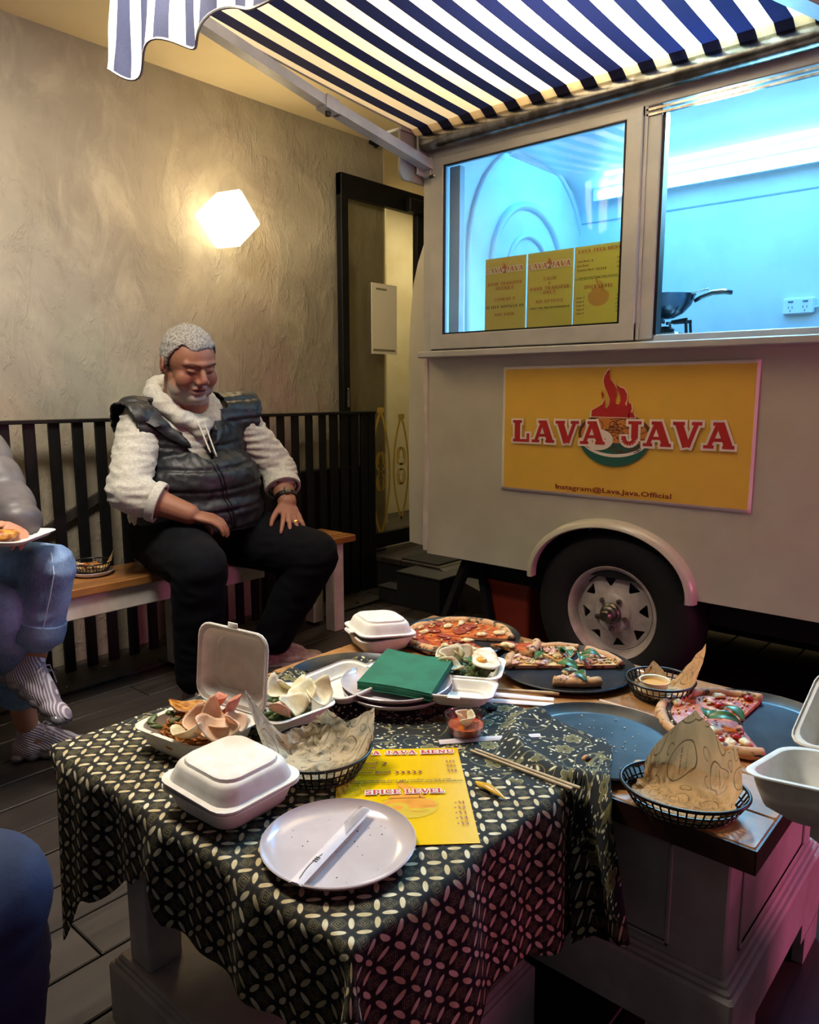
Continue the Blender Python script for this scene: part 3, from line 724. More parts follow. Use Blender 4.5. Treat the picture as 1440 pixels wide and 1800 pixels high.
# chassis below
g = G().box(2.62, 2.70, YR_, 1.95, 0.30, 0.42).box(3.3, 3.38, YR_, 1.95, 0.30, 0.42).box(2.62, 3.38, 1.15, 1.25, 0.24, 0.34)
g.box(2.52, 3.6, YR_, 2.0, 0.405, 0.43).bar((2.52, 1.86, 0.42), (2.56, 2.02, 0.10), 0.04, 0.03).bar((2.60, 1.86, 0.42), (2.60, 1.80, 0.10), 0.04, 0.03)
g.bar((2.7, 0.55, 0.40), (2.75, 0.2, 0.03), 0.05, 0.05).bar((2.7, -0.15, 0.40), (2.75, 0.2, 0.03), 0.05, 0.05).box(2.66, 2.86, 0.1, 0.3, 0.0, 0.03)
g.box(2.55, 2.56, 1.93, 1.97, 0.0, 0.06)
obj('chassis', g, MT['black_matte'], t)
obj('underbody_skirt', G().box(3.45, 3.5, YR_, 1.6, 0.02, 0.44), MT['black_matte'], t)
# wheel
wx, wy, wz = TX + 0.028, 1.197, 0.312
Mw = Matrix.Translation((wx, wy, wz)) @ Matrix.Rotation(-PI / 2, 4, 'Y')      # local +z points outwards (-x)
prof = [(0.165, -0.14), (0.20, -0.165), (0.27, -0.17), (0.298, -0.15), (0.308, -0.11), (0.311, -0.07), (0.308, -0.03), (0.298, 0.0), (0.275, 0.018), (0.24, 0.026), (0.20, 0.024), (0.178, 0.012), (0.165, 0.0)]
wh = obj('wheel', G().lathe(prof, 64, Mw, cap=False), MT['rubber'], t, smooth=True)
g = G().lathe([(0.150, -0.03), (0.156, -0.004), (0.163, 0.006), (0.171, 0.010), (0.174, 0.006), (0.166, 0.0), (0.160, -0.02), (0.158, -0.14), (0.135, -0.14), (0.135, -0.035)], 64, Mw, cap=False)
g.lathe([(0.150, -0.03), (0.142, -0.034), (0.139, -0.030), (0.136, -0.032)], 64, Mw, cap=False)
obj('rim', g, MT['rim'], wh, smooth=50)
g = G(); r0, r1 = 0.066, 0.1385
def pc(r, a, z): return (r * math.cos(R(a)), r * math.sin(R(a)), z)
for s in range(8):
    b = 45 * s + 10
    zi, zo, zh = -0.004, -0.031, -0.022
    im, i0, ip = pc(r0, b - 22.5, zi), pc(r0, b, zi), pc(r0, b + 22.5, zi)
    om, oa, o0, oc, op = pc(r1, b - 22.5, zo), pc(r1, b - 11, zo), pc(r1, b, zo), pc(r1, b + 11, zo), pc(r1, b + 22.5, zo)
    A, A2, B_, B2 = pc(0.127, b - 11.0, zo + 0.003), pc(0.1285, b - 9.0, zo + 0.003), pc(0.127, b + 11.0, zo + 0.003), pc(0.1285, b + 9.0, zo + 0.003)
    C1, C2 = pc(0.097, b - 2.2, zh), pc(0.097, b + 2.2, zh)
    vs = [im, i0, ip, om, oa, o0, oc, op, A, A2, B_, B2, C1, C2]
    g.add(vs, [(0, 12, 8, 3), (0, 1, 12), (1, 13, 12), (1, 2, 13), (2, 7, 10, 13), (3, 8, 9, 4), (4, 9, 5), (9, 11, 5), (5, 11, 6), (11, 10, 7, 6)])
me = mesh_of('spoke_disc', g, solid=0.006, merge=1e-5)
for v in me.vertices: v.co = Mw @ v.co
obj('spoke_disc', me, MT['rim'], wh, smooth=40)
obj('hub_plate', G().lathe([(0.072, -0.006), (0.066, -0.001), (0.058, 0.002), (0.03, 0.002), (0.0, 0.002)], 40, Mw, cap=False), MT['rim'], wh, smooth=50)
obj('hub_cap', G().lathe([(0.038, 0.0), (0.038, 0.012), (0.032, 0.018), (0.031, 0.03), (0.024, 0.034), (0.022, 0.052), (0.016, 0.058), (0.0, 0.058)], 28, Mw), MT['chrome'], wh, smooth=40)
for k in range(5):
    a = R(72 * k + 40)
    obj('lug_nut', G().lathe([(0.010, 0.0), (0.010, 0.01), (0.006, 0.016), (0.0, 0.016)], 6, Mw @ Matrix.Translation((0.056 * math.cos(a), 0.056 * math.sin(a), 0.0))), MT['chrome'], wh)
# ---- awning
AY0, AY1 = 0.42, 2.03
def stripes(name, trans=True, ax=1, off=1.997):
    m, b = newmat(name, 0.8); v = coords()
    comp = xyz(v)[ax]
    k = ((comp - off) * (1 / 0.0975)).fract()
    msk = k.gt(0.5)
    k2 = nz(v, 300, 2)
    col = mixc(msk, hexc('#e6dfd0'), hexc('#17234f'))
    link(mixc(k2 * 0.15, col, hexc('#9a958c')), b.inputs['Base Color'])
    bump(b, k2, 0.1, 0.001)
    if trans:
        nt = m.node_tree
        tr = X.n('ShaderNodeBsdfTranslucent'); link(mixc(msk, hexc('#fff0d2'), hexc('#0c1130')), tr.inputs[0])
        mx = X.n('ShaderNodeMixShader'); mx.inputs[0].default_value = 0.5
        link(b.outputs[0], mx.inputs[1]); link(tr.outputs[0], mx.inputs[2])
        link(mx.outputs[0], nt.nodes['Material Output'].inputs['Surface'])
    return m
MT['stripe'] = stripes('awning_canvas')
MT['stripe_v'] = stripes('valance_canvas', True)
AW = thing('awning', 'navy and cream striped awning reaching out from the trailer', 'awning', (1.8, 1.2, 2.1), world=True)
def zfab(x): return 2.085 + 0.092 * (2.42 - x)
def ffab(u, w):
    y = AY0 + (AY1 - AY0) * u; x = 2.425 - (2.425 - 1.165) * w
    return (x, y, zfab(x) - 0.02 * math.sin(PI * w) * (0.6 + 0.4 * math.sin(PI * u)))
obj('canvas', G().grid(ffab, 60, 30), MT['stripe'], AW, smooth=True, recalc=False)
obj('canvas_wrap', G().grid(lambda u, v: (2.372 - 0.030 * v + 0.0, AY0 + (AY1 - AY0) * u, 2.078 + 0.0105 * v - 0.006 * (1 - v)), 40, 4), MT['stripe'], AW, smooth=True, recalc=False)
obj('canvas_hem', G().tube([ffab(1.0, k / 20) for k in range(21)], 0.004, 6), simple('grey_binding', hexc('#8d8a86'), 0.8), AW)
obj('front_bar', G().box(1.150, 1.195, AY0 - 0.02, AY1 + 0.02, 2.165, 2.198, b=0.006), MT['alu'], AW)
def hemz(y): return 1.928 + 0.026 * math.cos(2 * PI * (y - 1.80) / 0.275)
def fval(u, w):
    y = AY1 + 0.005 + (AY0 - AY1) * u
    z = 2.20 + (hemz(y) - 2.20) * w
    return (1.148 - 0.02 * w + 0.014 * w * math.sin(2 * PI * y / 0.21 + 0.6) + 0.004 * w * math.sin(31 * y), y + 0.012 * w * math.sin(17 * y + 1.0) * (1 - 0.3 * w) + 0.006 * math.sin(9 * w + 20 * y) * w, z)
va = obj('valance', G().grid(fval, 110, 14), MT['stripe_v'], AW, smooth=True, recalc=False)
obj('binding', G().tube([fval(k / 110, 1.0) for k in range(111)], 0.0035, 6), simple('grey_binding2', hexc('#7f7c79'), 0.8), va)
obj('cut_edge', G().tube([fval(0.0, k / 14) for k in range(15)], 0.002, 6), simple('frayed_edge', hexc('#a39e95'), 0.9), va)
# roller tube with end bracket
obj('roller_tube', G().tube([(2.392, 0.2, 2.046), (2.392, 2.0, 2.046)], 0.034, 28), MT['steel'], AW, smooth=50)
obj('roller_cap', G().lathe([(0.034, 0), (0.034, 0.012), (0.02, 0.016), (0, 0.016)], 24, Matrix.Translation((2.405, 2.0, 2.052)) @ Matrix.Rotation(-PI / 2, 4, 'X')), MT['alu'], AW)
obj('end_bracket', G().box(2.37, 2.46, 2.018, 2.028, 1.93, 2.10, b=0.003).box(2.41, 2.435, 1.985, 2.03, 1.925, 2.0, b=0.004), MT['alu'], AW)
pg = G().prism([(0, 0.02), (0.02, 0), (0.2, 0), (0.2, 0.175), (0, 0.175)], 0, 0.012, face_mat((2.29, 2.05, 1.905), (1, 0, 0), (0, 0, 1)))
pg.box(2.29, 2.49, 2.03, 2.19, 2.078, 2.088)
obj('bracket_plate', pg, simple('grey_bracket_plate', hexc('#8f8d88'), 0.5), AW)
def arm(a, b, c, w=0.045, h=0.034):
    g = G().bar(a, b, w, h); obj('arm', g, MT['alu'], AW)
    g = G().bar(b, c, w * 0.9, h * 0.95); obj('arm', g, MT['alu'], AW)
    d = (Vector(b) - Vector(a)).normalized()
    q = Vector(b)
    j = obj('arm_joint', G().bar(q - d * 0.03, q + d * 0.028, w * 1.15, h * 1.25), MT['alu'], AW)
    obj('joint_bolt', G().tube([q + Vector((0, 0, -0.034)), q + Vector((0, 0, 0.028))], 0.010, 10).bar(q - d * 0.05, q - d * 0.028, w * 0.6, h * 1.0), MT['black_plastic'], j)
arm((2.45, 2.0, 1.962), (1.883, 2.0, 2.049), (1.30, 1.985, 2.150))
arm((2.45, 0.40, 1.962), (1.977, 0.66, 2.045), (1.25, 0.50, 2.15))
obj('arm_shackle', G().tube([(2.425, 1.975, 1.93), (2.445, 1.975, 1.985), (2.45, 1.96, 1.995), (2.44, 1.95, 1.96), (2.425, 1.95, 1.93)], 0.005, 6).box(2.405, 2.45, 1.965, 1.995, 1.92, 1.932, b=0.003), MT['steel'], AW)
# ---- steps and bin beside the trailer
st = thing('step_box', 'black two-tread step box at the end of the trailer', 'steps', (3.05, 2.4, 0), world=True)
sm_ = simple('black_step_board', hexc('#131315'), 0.5, c2=hexc('#1d1c1d'), nscale=10)
obj('body', G().box(2.872, 3.30, 2.30, 2.587, 0.0, 0.172, b=0.003).box(2.872, 3.30, 2.588, 2.719, 0.0, 0.076, b=0.003), MT['black_matte'], st)
obj('tread', G().box(2.868, 3.304, 2.296, 2.590, 0.172, 0.184, b=0.003), sm_, st)
obj('tread', G().box(2.868, 3.304, 2.588, 2.723, 0.076, 0.086, b=0.003), sm_, st)
bn = thing('waste_bin', 'terracotta red plastic bin tucked under the trailer', 'bin', (2.76, 1.74, 0))
bm_ = simple('terracotta_plastic', hexc('#8e2f1c'), 0.5)
def rr(hx, hy, r=0.02, n=4):
    P = []
    for sx, sy, a0 in ((1, 1, 0), (-1, 1, 90), (-1, -1, 180), (1, -1, 270)):
        for k in range(n + 1):
            a = R(a0 + 90 * k / n); P.append((sx * (hx - r) + r * math.cos(a), sy * (hy - r) + r * math.sin(a)))
    return P
def loft(rings, cap0=True, cap1=True):
    g = G(); n = len(rings[0]); vs = [p for r_ in rings for p in r_]; fs = []
    for k in range(len(rings) - 1):
        for i in range(n):
            j = (i + 1) % n; fs.append((k * n + i, k * n + j, (k + 1) * n + j, (k + 1) * n + i))
    if cap0: fs.append(tuple(range(n - 1, -1, -1)))
    if cap1: fs.append(tuple((len(rings) - 1) * n + i for i in range(n)))
    return g.add(vs, fs)
def rrz(hx, hy, z, r=0.02, n=4): return [(x, y, z) for x, y in rr(hx, hy, r, n)]
obj('body', loft([rrz(0.12, 0.095, 0.0), rrz(0.145, 0.115, 0.315), rrz(0.141, 0.111, 0.315), rrz(0.118, 0.092, 0.01)], True, True), bm_, bn, smooth=40)
obj('rim', loft([rrz(0.145, 0.115, 0.295), rrz(0.153, 0.123, 0.297), rrz(0.153, 0.123, 0.315), rrz(0.141, 0.111, 0.316)], False, False), bm_, bn, smooth=40)
# ================================================================ PRINTED BANNER AND SIGNS
FL = [(520,332),(522,300),(548,285),(575,268),(588,240),(592,262),(590,285),(600,288),(610,270),(612,240),(600,210),(585,180),(577,150),(582,125),(596,100),(610,90),(605,115),(612,140),(632,165),(645,190),(648,215),(640,245),(645,265),(660,268),(668,250),(665,225),(650,190),(645,165),(660,180),(685,190),(698,215),(700,240),(692,265),(700,275),(706,255),(704,235),(712,262),(722,265),(726,290),(722,305),(735,310),(745,333)]
def logo(M, s, parent, cols, faded=False, z=0.0):
    """bowl of noodles with a flame; s scales the banner-size drawing, origin at bowl centre"""
    def q(x, y): return ((x - 640) * 0.000727 * s, (410 - y) * 0.000673 * s)
    red, teal, white, noodle, dark = cols
    def ellp(cx, cy, rx, ry, a0=0, a1=360, n=40): return [q(cx + rx * math.cos(R(a0 + (a1 - a0) * k / n)), cy - ry * math.sin(R(a0 + (a1 - a0) * k / n))) for k in range(n + (a1 - a0 != 360))]
    def poly(name, P, m, zz, hole=None):
        g = G()
        if hole is not None:
            n = len(P); g.add([(x, y, z + zz) for x, y in P + hole], [(i, (i + 1) % n, n + (i + 1) % n, n + i) for i in range(n)])
        else: g.add([(x, y, z + zz) for x, y in P], [tuple(range(len(P)))])
        return obj(name, gmul(g, M), m, parent)
    e = 0.0001
    poly('bowl_print', ellp(640, 420, 186, 112), dark if not faded else teal, e * 1)
    poly('bowl_print', ellp(640, 425, 172, 100), noodle, e * 2)
    bot = ellp(640, 425, 186, 160, 180 + 14, 360 - 14, 24)
    poly('bowl_print', bot, teal, e * 3)
    band = ellp(640, 425, 182, 112, 190, 350, 24) + ellp(640, 425, 172, 96, 350, 190, 24)
    poly('bowl_print', band, white, e * 4)
    # noodle strokes and egg
    g = G(); rr_ = random.Random(3)
    for k in range(70 if not faded else 14):
        cx, cy_ = 640 + rr_.uniform(-120, 120), 430 + rr_.uniform(-70, 60)
        rx, ry, a0 = rr_.uniform(30, 75), rr_.uniform(12, 30), rr_.uniform(0, 360)
        pts = [q(cx + rx * math.cos(R(a0 + 14 * i)), cy_ - ry * math.sin(R(a0 + 14 * i))) for i in range(9)]
        for i in range(8):
            a, b_ = Vector(pts[i]), Vector(pts[i + 1]); d = (b_ - a).normalized(); nn = Vector((-d.y, d.x)) * 0.0013 * s
            g.add([(p.x, p.y, z + e * 5 + k * 1e-6) for p in (a - nn, b_ - nn, b_ + nn, a + nn)], [(0, 1, 2, 3)])
    obj('noodle_print', gmul(g, M), dark, parent)['kind'] = 'stuff'
    poly('egg_print', ellp(560, 450, 78, 55), white, e * 6)
    poly('egg_print', ellp(565, 455, 38, 26), noodle, e * 7)
    # flame, with a thin pale edge
    c = (640, 250)
    poly('flame_print', [q(c[0] + (x - c[0]) * 1.05, c[1] + (y - c[1]) * 1.035) for x, y in FL], white if not faded else red, e * 8)
    poly('flame_print', [q(x, y) for x, y in FL], red, e * 9)
    g = G()
    for x0, x1, y0 in ((560, 580, 195), (640, 645, 135), (700, 716, 300)):
        P = [q(x0 + 12, y0), q(x1, y0 + 25), q(x1 - 4, y0 + 48), q(x0 + 8, y0 + 22)]
        g.add([(x, y, z + e * 9) for x, y in P], [(0, 1, 2, 3)])
    obj('flame_print', gmul(g, M), red, parent)

BANC = (MT['red_ink'], MT['green_ink'], MT['white_ink'], MT['noodle_ink'], MT['brown_ink'])
bx = TX - 0.006
B = thing('banner', 'yellow printed banner with red slab lettering and flaming noodle bowl on trailer side', 'banner', (bx, 1.2, 0.73), world=True)
Mb = face_mat((bx, 1.661, 0.728), (0, -1, 0), (0, 0, 1))
def fban(u, v):
    x = 0.928 * u; y = 0.467 * v + 0.003 * u * v
    w = 0.0022 * math.sin(2.2 * PI * u + 1.5 * v) * math.sin(PI * v) + 0.0016 * math.sin(9 * u + 7 * v)
    return Mb @ Vector((x, y, -0.002 + max(-0.001, w * 0.6)))
obj('sheet', G().grid(fban, 48, 24), MT['white_ink'], B, smooth=True, solid=0.0012)
def fban2(u, v):
    p = Mb.inverted() @ fban(0.011 + 0.978 * u, 0.022 + 0.956 * v); return Mb @ Vector((p.x, p.y, p.z + 0.0014))
obj('yellow_print', G().grid(fban2, 48, 24), MT['yellow_print'], B, smooth=True)
logo(Mb @ Matrix.Translation((0.462, 0.235, 0.0028)), 1.0, B, BANC)
for w_, x0, x1, y0, h in (('LAVA', 0.050, 0.431, 0.189, 0.081), ('JAVA', 0.488, 0.868, 0.194, 0.083)):
    cx = (x0 + x1) / 2
    Ml = Mb @ Matrix.Translation((cx, y0, 0.0042)) @ Matrix.Rotation(R(0.6), 4, 'Z')
    obj('lettering_outline', gmul(word_g(w_, h, e=0.085, width=x1 - x0), Ml), MT['white_ink'], B)['kind'] = 'stuff'
    obj('lettering', gmul(word_g(w_, h, width=x1 - x0, z=0.0004), Ml), MT['red_ink'], B)['kind'] = 'stuff'
small_text('Instagram@Lava.Java.Official', 0.017, Mb @ Matrix.Translation((0.238, 0.023, 0.004)), MT['red_dark'], B, width=0.436, bold=0.022)

def sheet_sign(name, label, cat, M, w, h, lines, parent=None, mat=None, lg=None, thick=0.0006, fade=1.0):
    o = M.translation
    t = thing(name, label, cat, tuple(o), world=True)
    obj('sheet', gmul(G().box(0, w, 0, h, -thick, 0), M), mat or MT['yellow_print'], t)
    if lg: logo(M @ Matrix.Translation((lg[0], lg[1], 0.0002)), lg[2], t, lg[3], lg[4])
    for kind, txt, x, y, hh, width, m in lines:
        Mx = M @ Matrix.Translation((x, y, 0.0026 if lg else 0.0004))
        if kind == 'slab': obj('lettering', gmul(word_g(txt, hh, width=width), Mx), m, t)['kind'] = 'stuff'
        elif kind == 'slabo':
            obj('lettering_outline', gmul(word_g(txt, hh, e=0.1, width=width), Mx), MT['white_ink'], t)['kind'] = 'stuff'
            obj('lettering', gmul(word_g(txt, hh, width=width, z=0.0003), Mx), m, t)['kind'] = 'stuff'
        elif kind == 'slabr': obj('lettering', gmul(word_g(txt, hh, width=width, align='R'), Mx), m, t)['kind'] = 'stuff'
        else: small_text(txt, hh, Mx, m, t, width=width, bold=0.03)
    return t
def lit_paper():
    m, b = newmat('thin_yellow_window_paper', 0.5); b.inputs['Base Color'].default_value = (*hexc('#d4b056'), 1)
    tr = X.n('ShaderNodeBsdfTranslucent'); tr.inputs[0].default_value = (*hexc('#b9a050'), 1)
    mx = X.n('ShaderNodeMixShader'); mx.inputs[0].default_value = 0.4; nt = m.node_tree
    link(b.outputs[0], mx.inputs[1]); link(tr.outputs[0], mx.inputs[2]); link(mx.outputs[0], nt.nodes['Material Output'].inputs['Surface'])
    return m
MT['window_paper'] = lit_paper()
rk, bk, wr = MT['faded_red'], MT['black_ink'], MT['red_dark']
SX = TX - 0.026
def sm(y): return face_mat((SX, y, 1.3265), (0, -1, 0), (0, 0, 1))
SC1 = (MT['red_ink'], MT['brown_ink'], MT['white_ink'], MT['noodle_ink'], MT['brown_ink'])
sheet_sign('window_sign', 'yellow bank transfer details sign in the trailer window', 'sign', sm(1.737), 0.180, 0.265, [
    ('slabo', 'LAVA', 0.044, 0.212, 0.018, 0.07, rk), ('slabo', 'JAVA', 0.132, 0.212, 0.018, 0.074, rk),
    ('slab', 'BANK TRANSFER', 0.089, 0.166, 0.011, 0.152, rk), ('slab', 'DETAILS', 0.089, 0.150, 0.011, 0.08, rk),
    ('slab', 'CONRAD P', 0.090, 0.110, 0.010, 0.094, rk), ('slab', '01 1159 0097654 00', 0.090, 0.083, 0.010, 0.168, bk), ('slab', 'ANZ BANK', 0.090, 0.055, 0.010, 0.09, rk)],
    lg=(0.086, 0.222, 0.115, SC1, False), mat=MT['window_paper'])
sheet_sign('window_sign', 'yellow cash and bank transfer only sign in the trailer window', 'sign', sm(1.551), 0.185, 0.265, [
    ('slabo', 'LAVA', 0.045, 0.208, 0.019, 0.075, rk), ('slabo', 'JAVA', 0.137, 0.208, 0.019, 0.078, rk),
    ('slab', 'CASH', 0.094, 0.166, 0.011, 0.052, rk), ('slab', '&', 0.094, 0.150, 0.010, 0.012, rk), ('slab', 'BANK TRANSFER', 0.094, 0.134, 0.011, 0.16, rk), ('slab', 'ONLY', 0.094, 0.119, 0.011, 0.052, rk),
    ('slab', 'NO EFTPOS', 0.094, 0.088, 0.011, 0.11, rk), ('slab', 'SORRY FOR THE INCONVENIENCE', 0.094, 0.068, 0.0065, 0.164, bk)],
    lg=(0.091, 0.220, 0.115, SC1, False), mat=MT['window_paper'])
def menu_lines(w, h, big, inkr, m2):
    L = [(big, 'LAVA JAVA MENU', w * 0.52, h * 0.915, h * 0.042, w * 0.88, inkr)]
    for i, (a, p) in enumerate((('Lava Bowl', '$15'), ('Java Bowl', '$15'), ('Eruption Bowl', '$18'))):
        y = h * (0.80 - 0.055 * i)
        L.append(('txt', a, w * 0.07, y, h * 0.026, w * (0.245, 0.235, 0.345)[i], m2)); L.append(('slabr', p, w * 0.955, y, h * 0.026, None, m2))
        n = (1, 0, 5)[i]
        if n: L.append(('txt', '))))))'[:n], w * (0.355, 0, 0.45)[i], y, h * 0.024, w * 0.045 * n, m2))
    L += [('txt', 'Indonesian style fried egg noodles served with', w * 0.11, h * 0.60, h * 0.014, w * 0.78, bk), ('txt', 'fried egg, cassava chips, spring onion and fried shallots', w * 0.03, h * 0.582, h * 0.014, w * 0.95, bk)]
    L.append((big, 'SPICE LEVEL', w * 0.52, h * 0.462, h * 0.042, w * 0.60, inkr))
    for i in range(5):
        y = h * (0.345 - 0.049 * i)
        L.append(('txt', 'Lava %d' % (i + 1), w * 0.07, y, h * 0.024, w * 0.16, m2)); L.append(('slabr', '+$%d' % (i + 1), w * 0.955, y, h * 0.026, None, m2))
    return L
SC3 = (MT['sign_fade'],) * 5
sheet_sign('window_sign', 'yellow menu sign with prices in the trailer window', 'sign', sm(1.362), 0.182, 0.265, menu_lines(0.182, 0.265, 'slab', rk, wr), lg=(0.095, 0.098, 0.30, SC3, True), mat=MT['window_paper'])

# ================================================================ INSIDE THE TRAILER
wk = thing('wok', 'dark steel wok with long handle on the burner inside the trailer', 'wok', (2.90, 1.225, 1.375))
prof = [(0.0, 0.0), (0.03, 0.003), (0.062, 0.02), (0.09, 0.05), (0.104, 0.085), (0.108, 0.088), (0.102, 0.086), (0.087, 0.053), (0.06, 0.024), (0.0, 0.006)]
wokm = simple('blued_steel', hexc('#2b3644'), 0.25, 0.7, c2=hexc('#1b222c'), nscale=9)
obj('bowl', G().lathe(prof, 40, cap=False), wokm, wk, smooth=50)
obj('handle', G().tube([(0.02, -0.10, 0.062), (0.02, -0.125, 0.075), (0.02, -0.165, 0.087), (0.02, -0.205, 0.088), (0.02, -0.235, 0.082)], [0.007, 0.008, 0.009, 0.010, 0.008], 10), MT['black_plastic'], wk, smooth=True)
obj('spatula', G().tube([(-0.03, 0.03, 0.06), (-0.01, -0.16, 0.098)], 0.0035, 8), MT['steel'], wk)
sv = thing('gas_burner', 'small gas burner with black trivet under the wok', 'burner', (2.90, 1.225, 1.262))
obj('body', G().box(-0.12, 0.12, -0.1, 0.14, 0.0, 0.055, b=0.008), MT['steel'], sv)
g = G()
for k in range(6):
    a = R(60 * k + 12); g.bar((0.03 * math.cos(a), 0.03 * math.sin(a), 0.10), (0.10 * math.cos(a), 0.10 * math.sin(a), 0.105), 0.008, 0.012); g.bar((0.095 * math.cos(a), 0.095 * math.sin(a), 0.105), (0.10 * math.cos(a), 0.10 * math.sin(a), 0.055), 0.008, 0.008)
g.lathe([(0.03, 0.055), (0.035, 0.075), (0.02, 0.085), (0, 0.085)], 20)
obj('trivet', g, MT['black'], sv)
so = thing('power_socket', 'double white wall socket with cable inside the trailer', 'socket', (3.60, 0.937, 1.458), world=True)
g = G().box(3.578, 3.60, 0.875, 0.999, 1.425, 1.495, b=0.006)
obj('face_plate', g, simple('socket_plastic', hexc('#eef2f2'), 0.35), so)
dk = simple('socket_grey', hexc('#5d7a84'), 0.6)
for yy in (0.967, 0.91):
    obj('switch', G().box(3.574, 3.579, yy - 0.010, yy + 0.010, 1.475, 1.482, b=0.001), dk, so)
    obj('pin_hole', G().box(3.5765, 3.5785, yy - 0.009, yy - 0.006, 1.45, 1.46).box(3.5765, 3.5785, yy + 0.006, yy + 0.009, 1.45, 1.46).box(3.5765, 3.5785, yy - 0.0015, yy + 0.0015, 1.436, 1.445), dk, so)
obj('cord', G().tube([(3.59, 0.875, 1.452), (3.59, 0.80, 1.452), (3.59, 0.5, 1.452)], 0.006, 8), simple('grey_cord', hexc('#c5d3d8'), 0.5), so)

# ================================================================ TABLES
TZ = 0.48
def plinth_table(t, x0, x1, y0, y1, body, planks, inset=0.03):
    for a, b_ in zip(planks[:-1], planks[1:]):
        obj('plank', G().box(a + 0.0008, b_ - 0.0008, y0, y1, TZ - 0.038, TZ, b=0.003), MT['table_wood'], t)
T2 = thing('coffee_table', 'low plank-topped table on a panelled off white chest base nearest the trailer', 'table', (1.32, 0.8, 0), world=True)
X0, X1, Y0, Y1 = 1.037, 1.612, 0.272, 1.312
pls = [X0, 1.135, 1.25, 1.37, 1.485, 1.58, X1]
for a, b_ in zip(pls[:-1], pls[1:]):
    obj('plank', G().box(a + 0.0006, b_ - 0.0006, Y0, Y1, TZ - 0.038, TZ, b=0.0025), MT['table_wood'], T2)
edgm = simple('dark_brown_edge', hexc('#2e1710'), 0.4, c2=hexc('#3b2015'), nscale=20)  # dark brown for thin strips over the near and left plank edges
obj('dark_edge_strip', G().box(X0 - 0.002, X1 + 0.002, Y0 - 0.0025, Y0 + 0.0005, TZ - 0.038, TZ - 0.0015), edgm, T2)
obj('dark_edge_strip', G().box(X0 - 0.0025, X0 + 0.0005, Y0, Y1, TZ - 0.038, TZ - 0.0015), edgm, T2)
bxx0, bxx1, by0, by1 = X0 + 0.05, X1 - 0.03, Y0 + 0.045, Y1 - 0.05
obj('body', G().box(bxx0, bxx1, by0, by1, 0.10, TZ - 0.038, b=0.003), MT['pinkwhite'], T2)
g = G()
def frame_rect(axis, c, a0, a1, z0, z1, w=0.007, d=0.004, s=-1):
    for (p0, p1, q0, q1) in ((a0, a1, z0, z0 + w), (a0, a1, z1 - w, z1), (a0, a0 + w, z0, z1), (a1 - w, a1, z0, z1)):
        lo, hi = (c - d, c) if s < 0 else (c, c + d)
        if axis == 'x': g.box(lo, hi, p0, p1, q0, q1, b=0.0015)
        else: g.box(p0, p1, lo, hi, q0, q1, b=0.0015)
frame_rect('x', bxx0, by0 + 0.085, by0 + 0.36, 0.235, TZ - 0.065); frame_rect('x', bxx0, by0 + 0.42, by0 + 0.75, 0.235, TZ - 0.065)
frame_rect('y', by0, bxx0 + 0.06, bxx1 - 0.06, 0.235, TZ - 0.065)
obj('panel_moulding', g, MT['pinkwhite'], T2)
pz = 0.205
g = G().box(bxx0 - 0.022, bxx1 + 0.022, by0 - 0.022, by1 + 0.022, 0.10, pz, b=0.004)
g.box(bxx0 - 0.014, bxx1 + 0.014, by0 - 0.014, by1 + 0.014, pz - 0.001, pz + 0.008, b=0.003)
g.box(bxx0 - 0.007, bxx1 + 0.007, by0 - 0.007, by1 + 0.007, pz + 0.006, pz + 0.016, b=0.003)
obj('plinth', g, MT['pinkwhite'], T2)
for fx, fy in ((bxx0 - 0.022, by0 - 0.022), (bxx1 - 0.098, by0 - 0.022), (bxx0 - 0.022, by1 - 0.098), (bxx1 - 0.098, by1 - 0.098)):
    sx = 1 if fx < 1.3 else -1; sy = 1 if fy < 0.8 else -1
    ax = fx if sx > 0 else fx + 0.12; ay = fy if sy > 0 else fy + 0.12
    g = G().prism([(ax, ay), (ax + sx * 0.13, ay), (ax + sx * 0.13, ay + sy * 0.02), (ax + sx * 0.02, ay + sy * 0.02), (ax + sx * 0.02, ay + sy * 0.13), (ax, ay + sy * 0.13)], 0.06, 0.102)
    g.prism([(ax, ay), (ax + sx * 0.10, ay), (ax + sx * 0.10, ay + sy * 0.02), (ax + sx * 0.02, ay + sy * 0.02), (ax + sx * 0.02, ay + sy * 0.10), (ax, ay + sy * 0.10)], 0.0, 0.062)
    obj('foot', g, MT['pinkwhite'], T2)
T1 = thing('coffee_table', 'low table under the batik cloth with square posts on an open plinth', 'table', (0.79, 0.93, 0), world=True)
for a, b_ in zip((0.548, 0.668, 0.79, 0.912), (0.668, 0.79, 0.912, 1.0335)):
    obj('plank', G().box(a + 0.0006, b_ - 0.0006, 0.562, 1.308, TZ - 0.036, TZ - 0.001, b=0.0025), MT['table_wood'], T1)
obj('plinth', G().box(0.545, 1.02, 0.60, 1.16, 0.02, 0.135, b=0.004).box(0.557, 1.008, 0.612, 1.148, 0.134, 0.15, b=0.004).box(0.552, 1.013, 0.607, 1.153, 0.120, 0.142, b=0.003), MT['pinkwhite'], T1)
for x in (0.567, 0.93):
    for y in (0.625, 1.06):
        obj('leg', G().box(x, x + 0.062, y, y + 0.062, 0.15, TZ - 0.036, b=0.003), MT['pinkwhite'], T1)

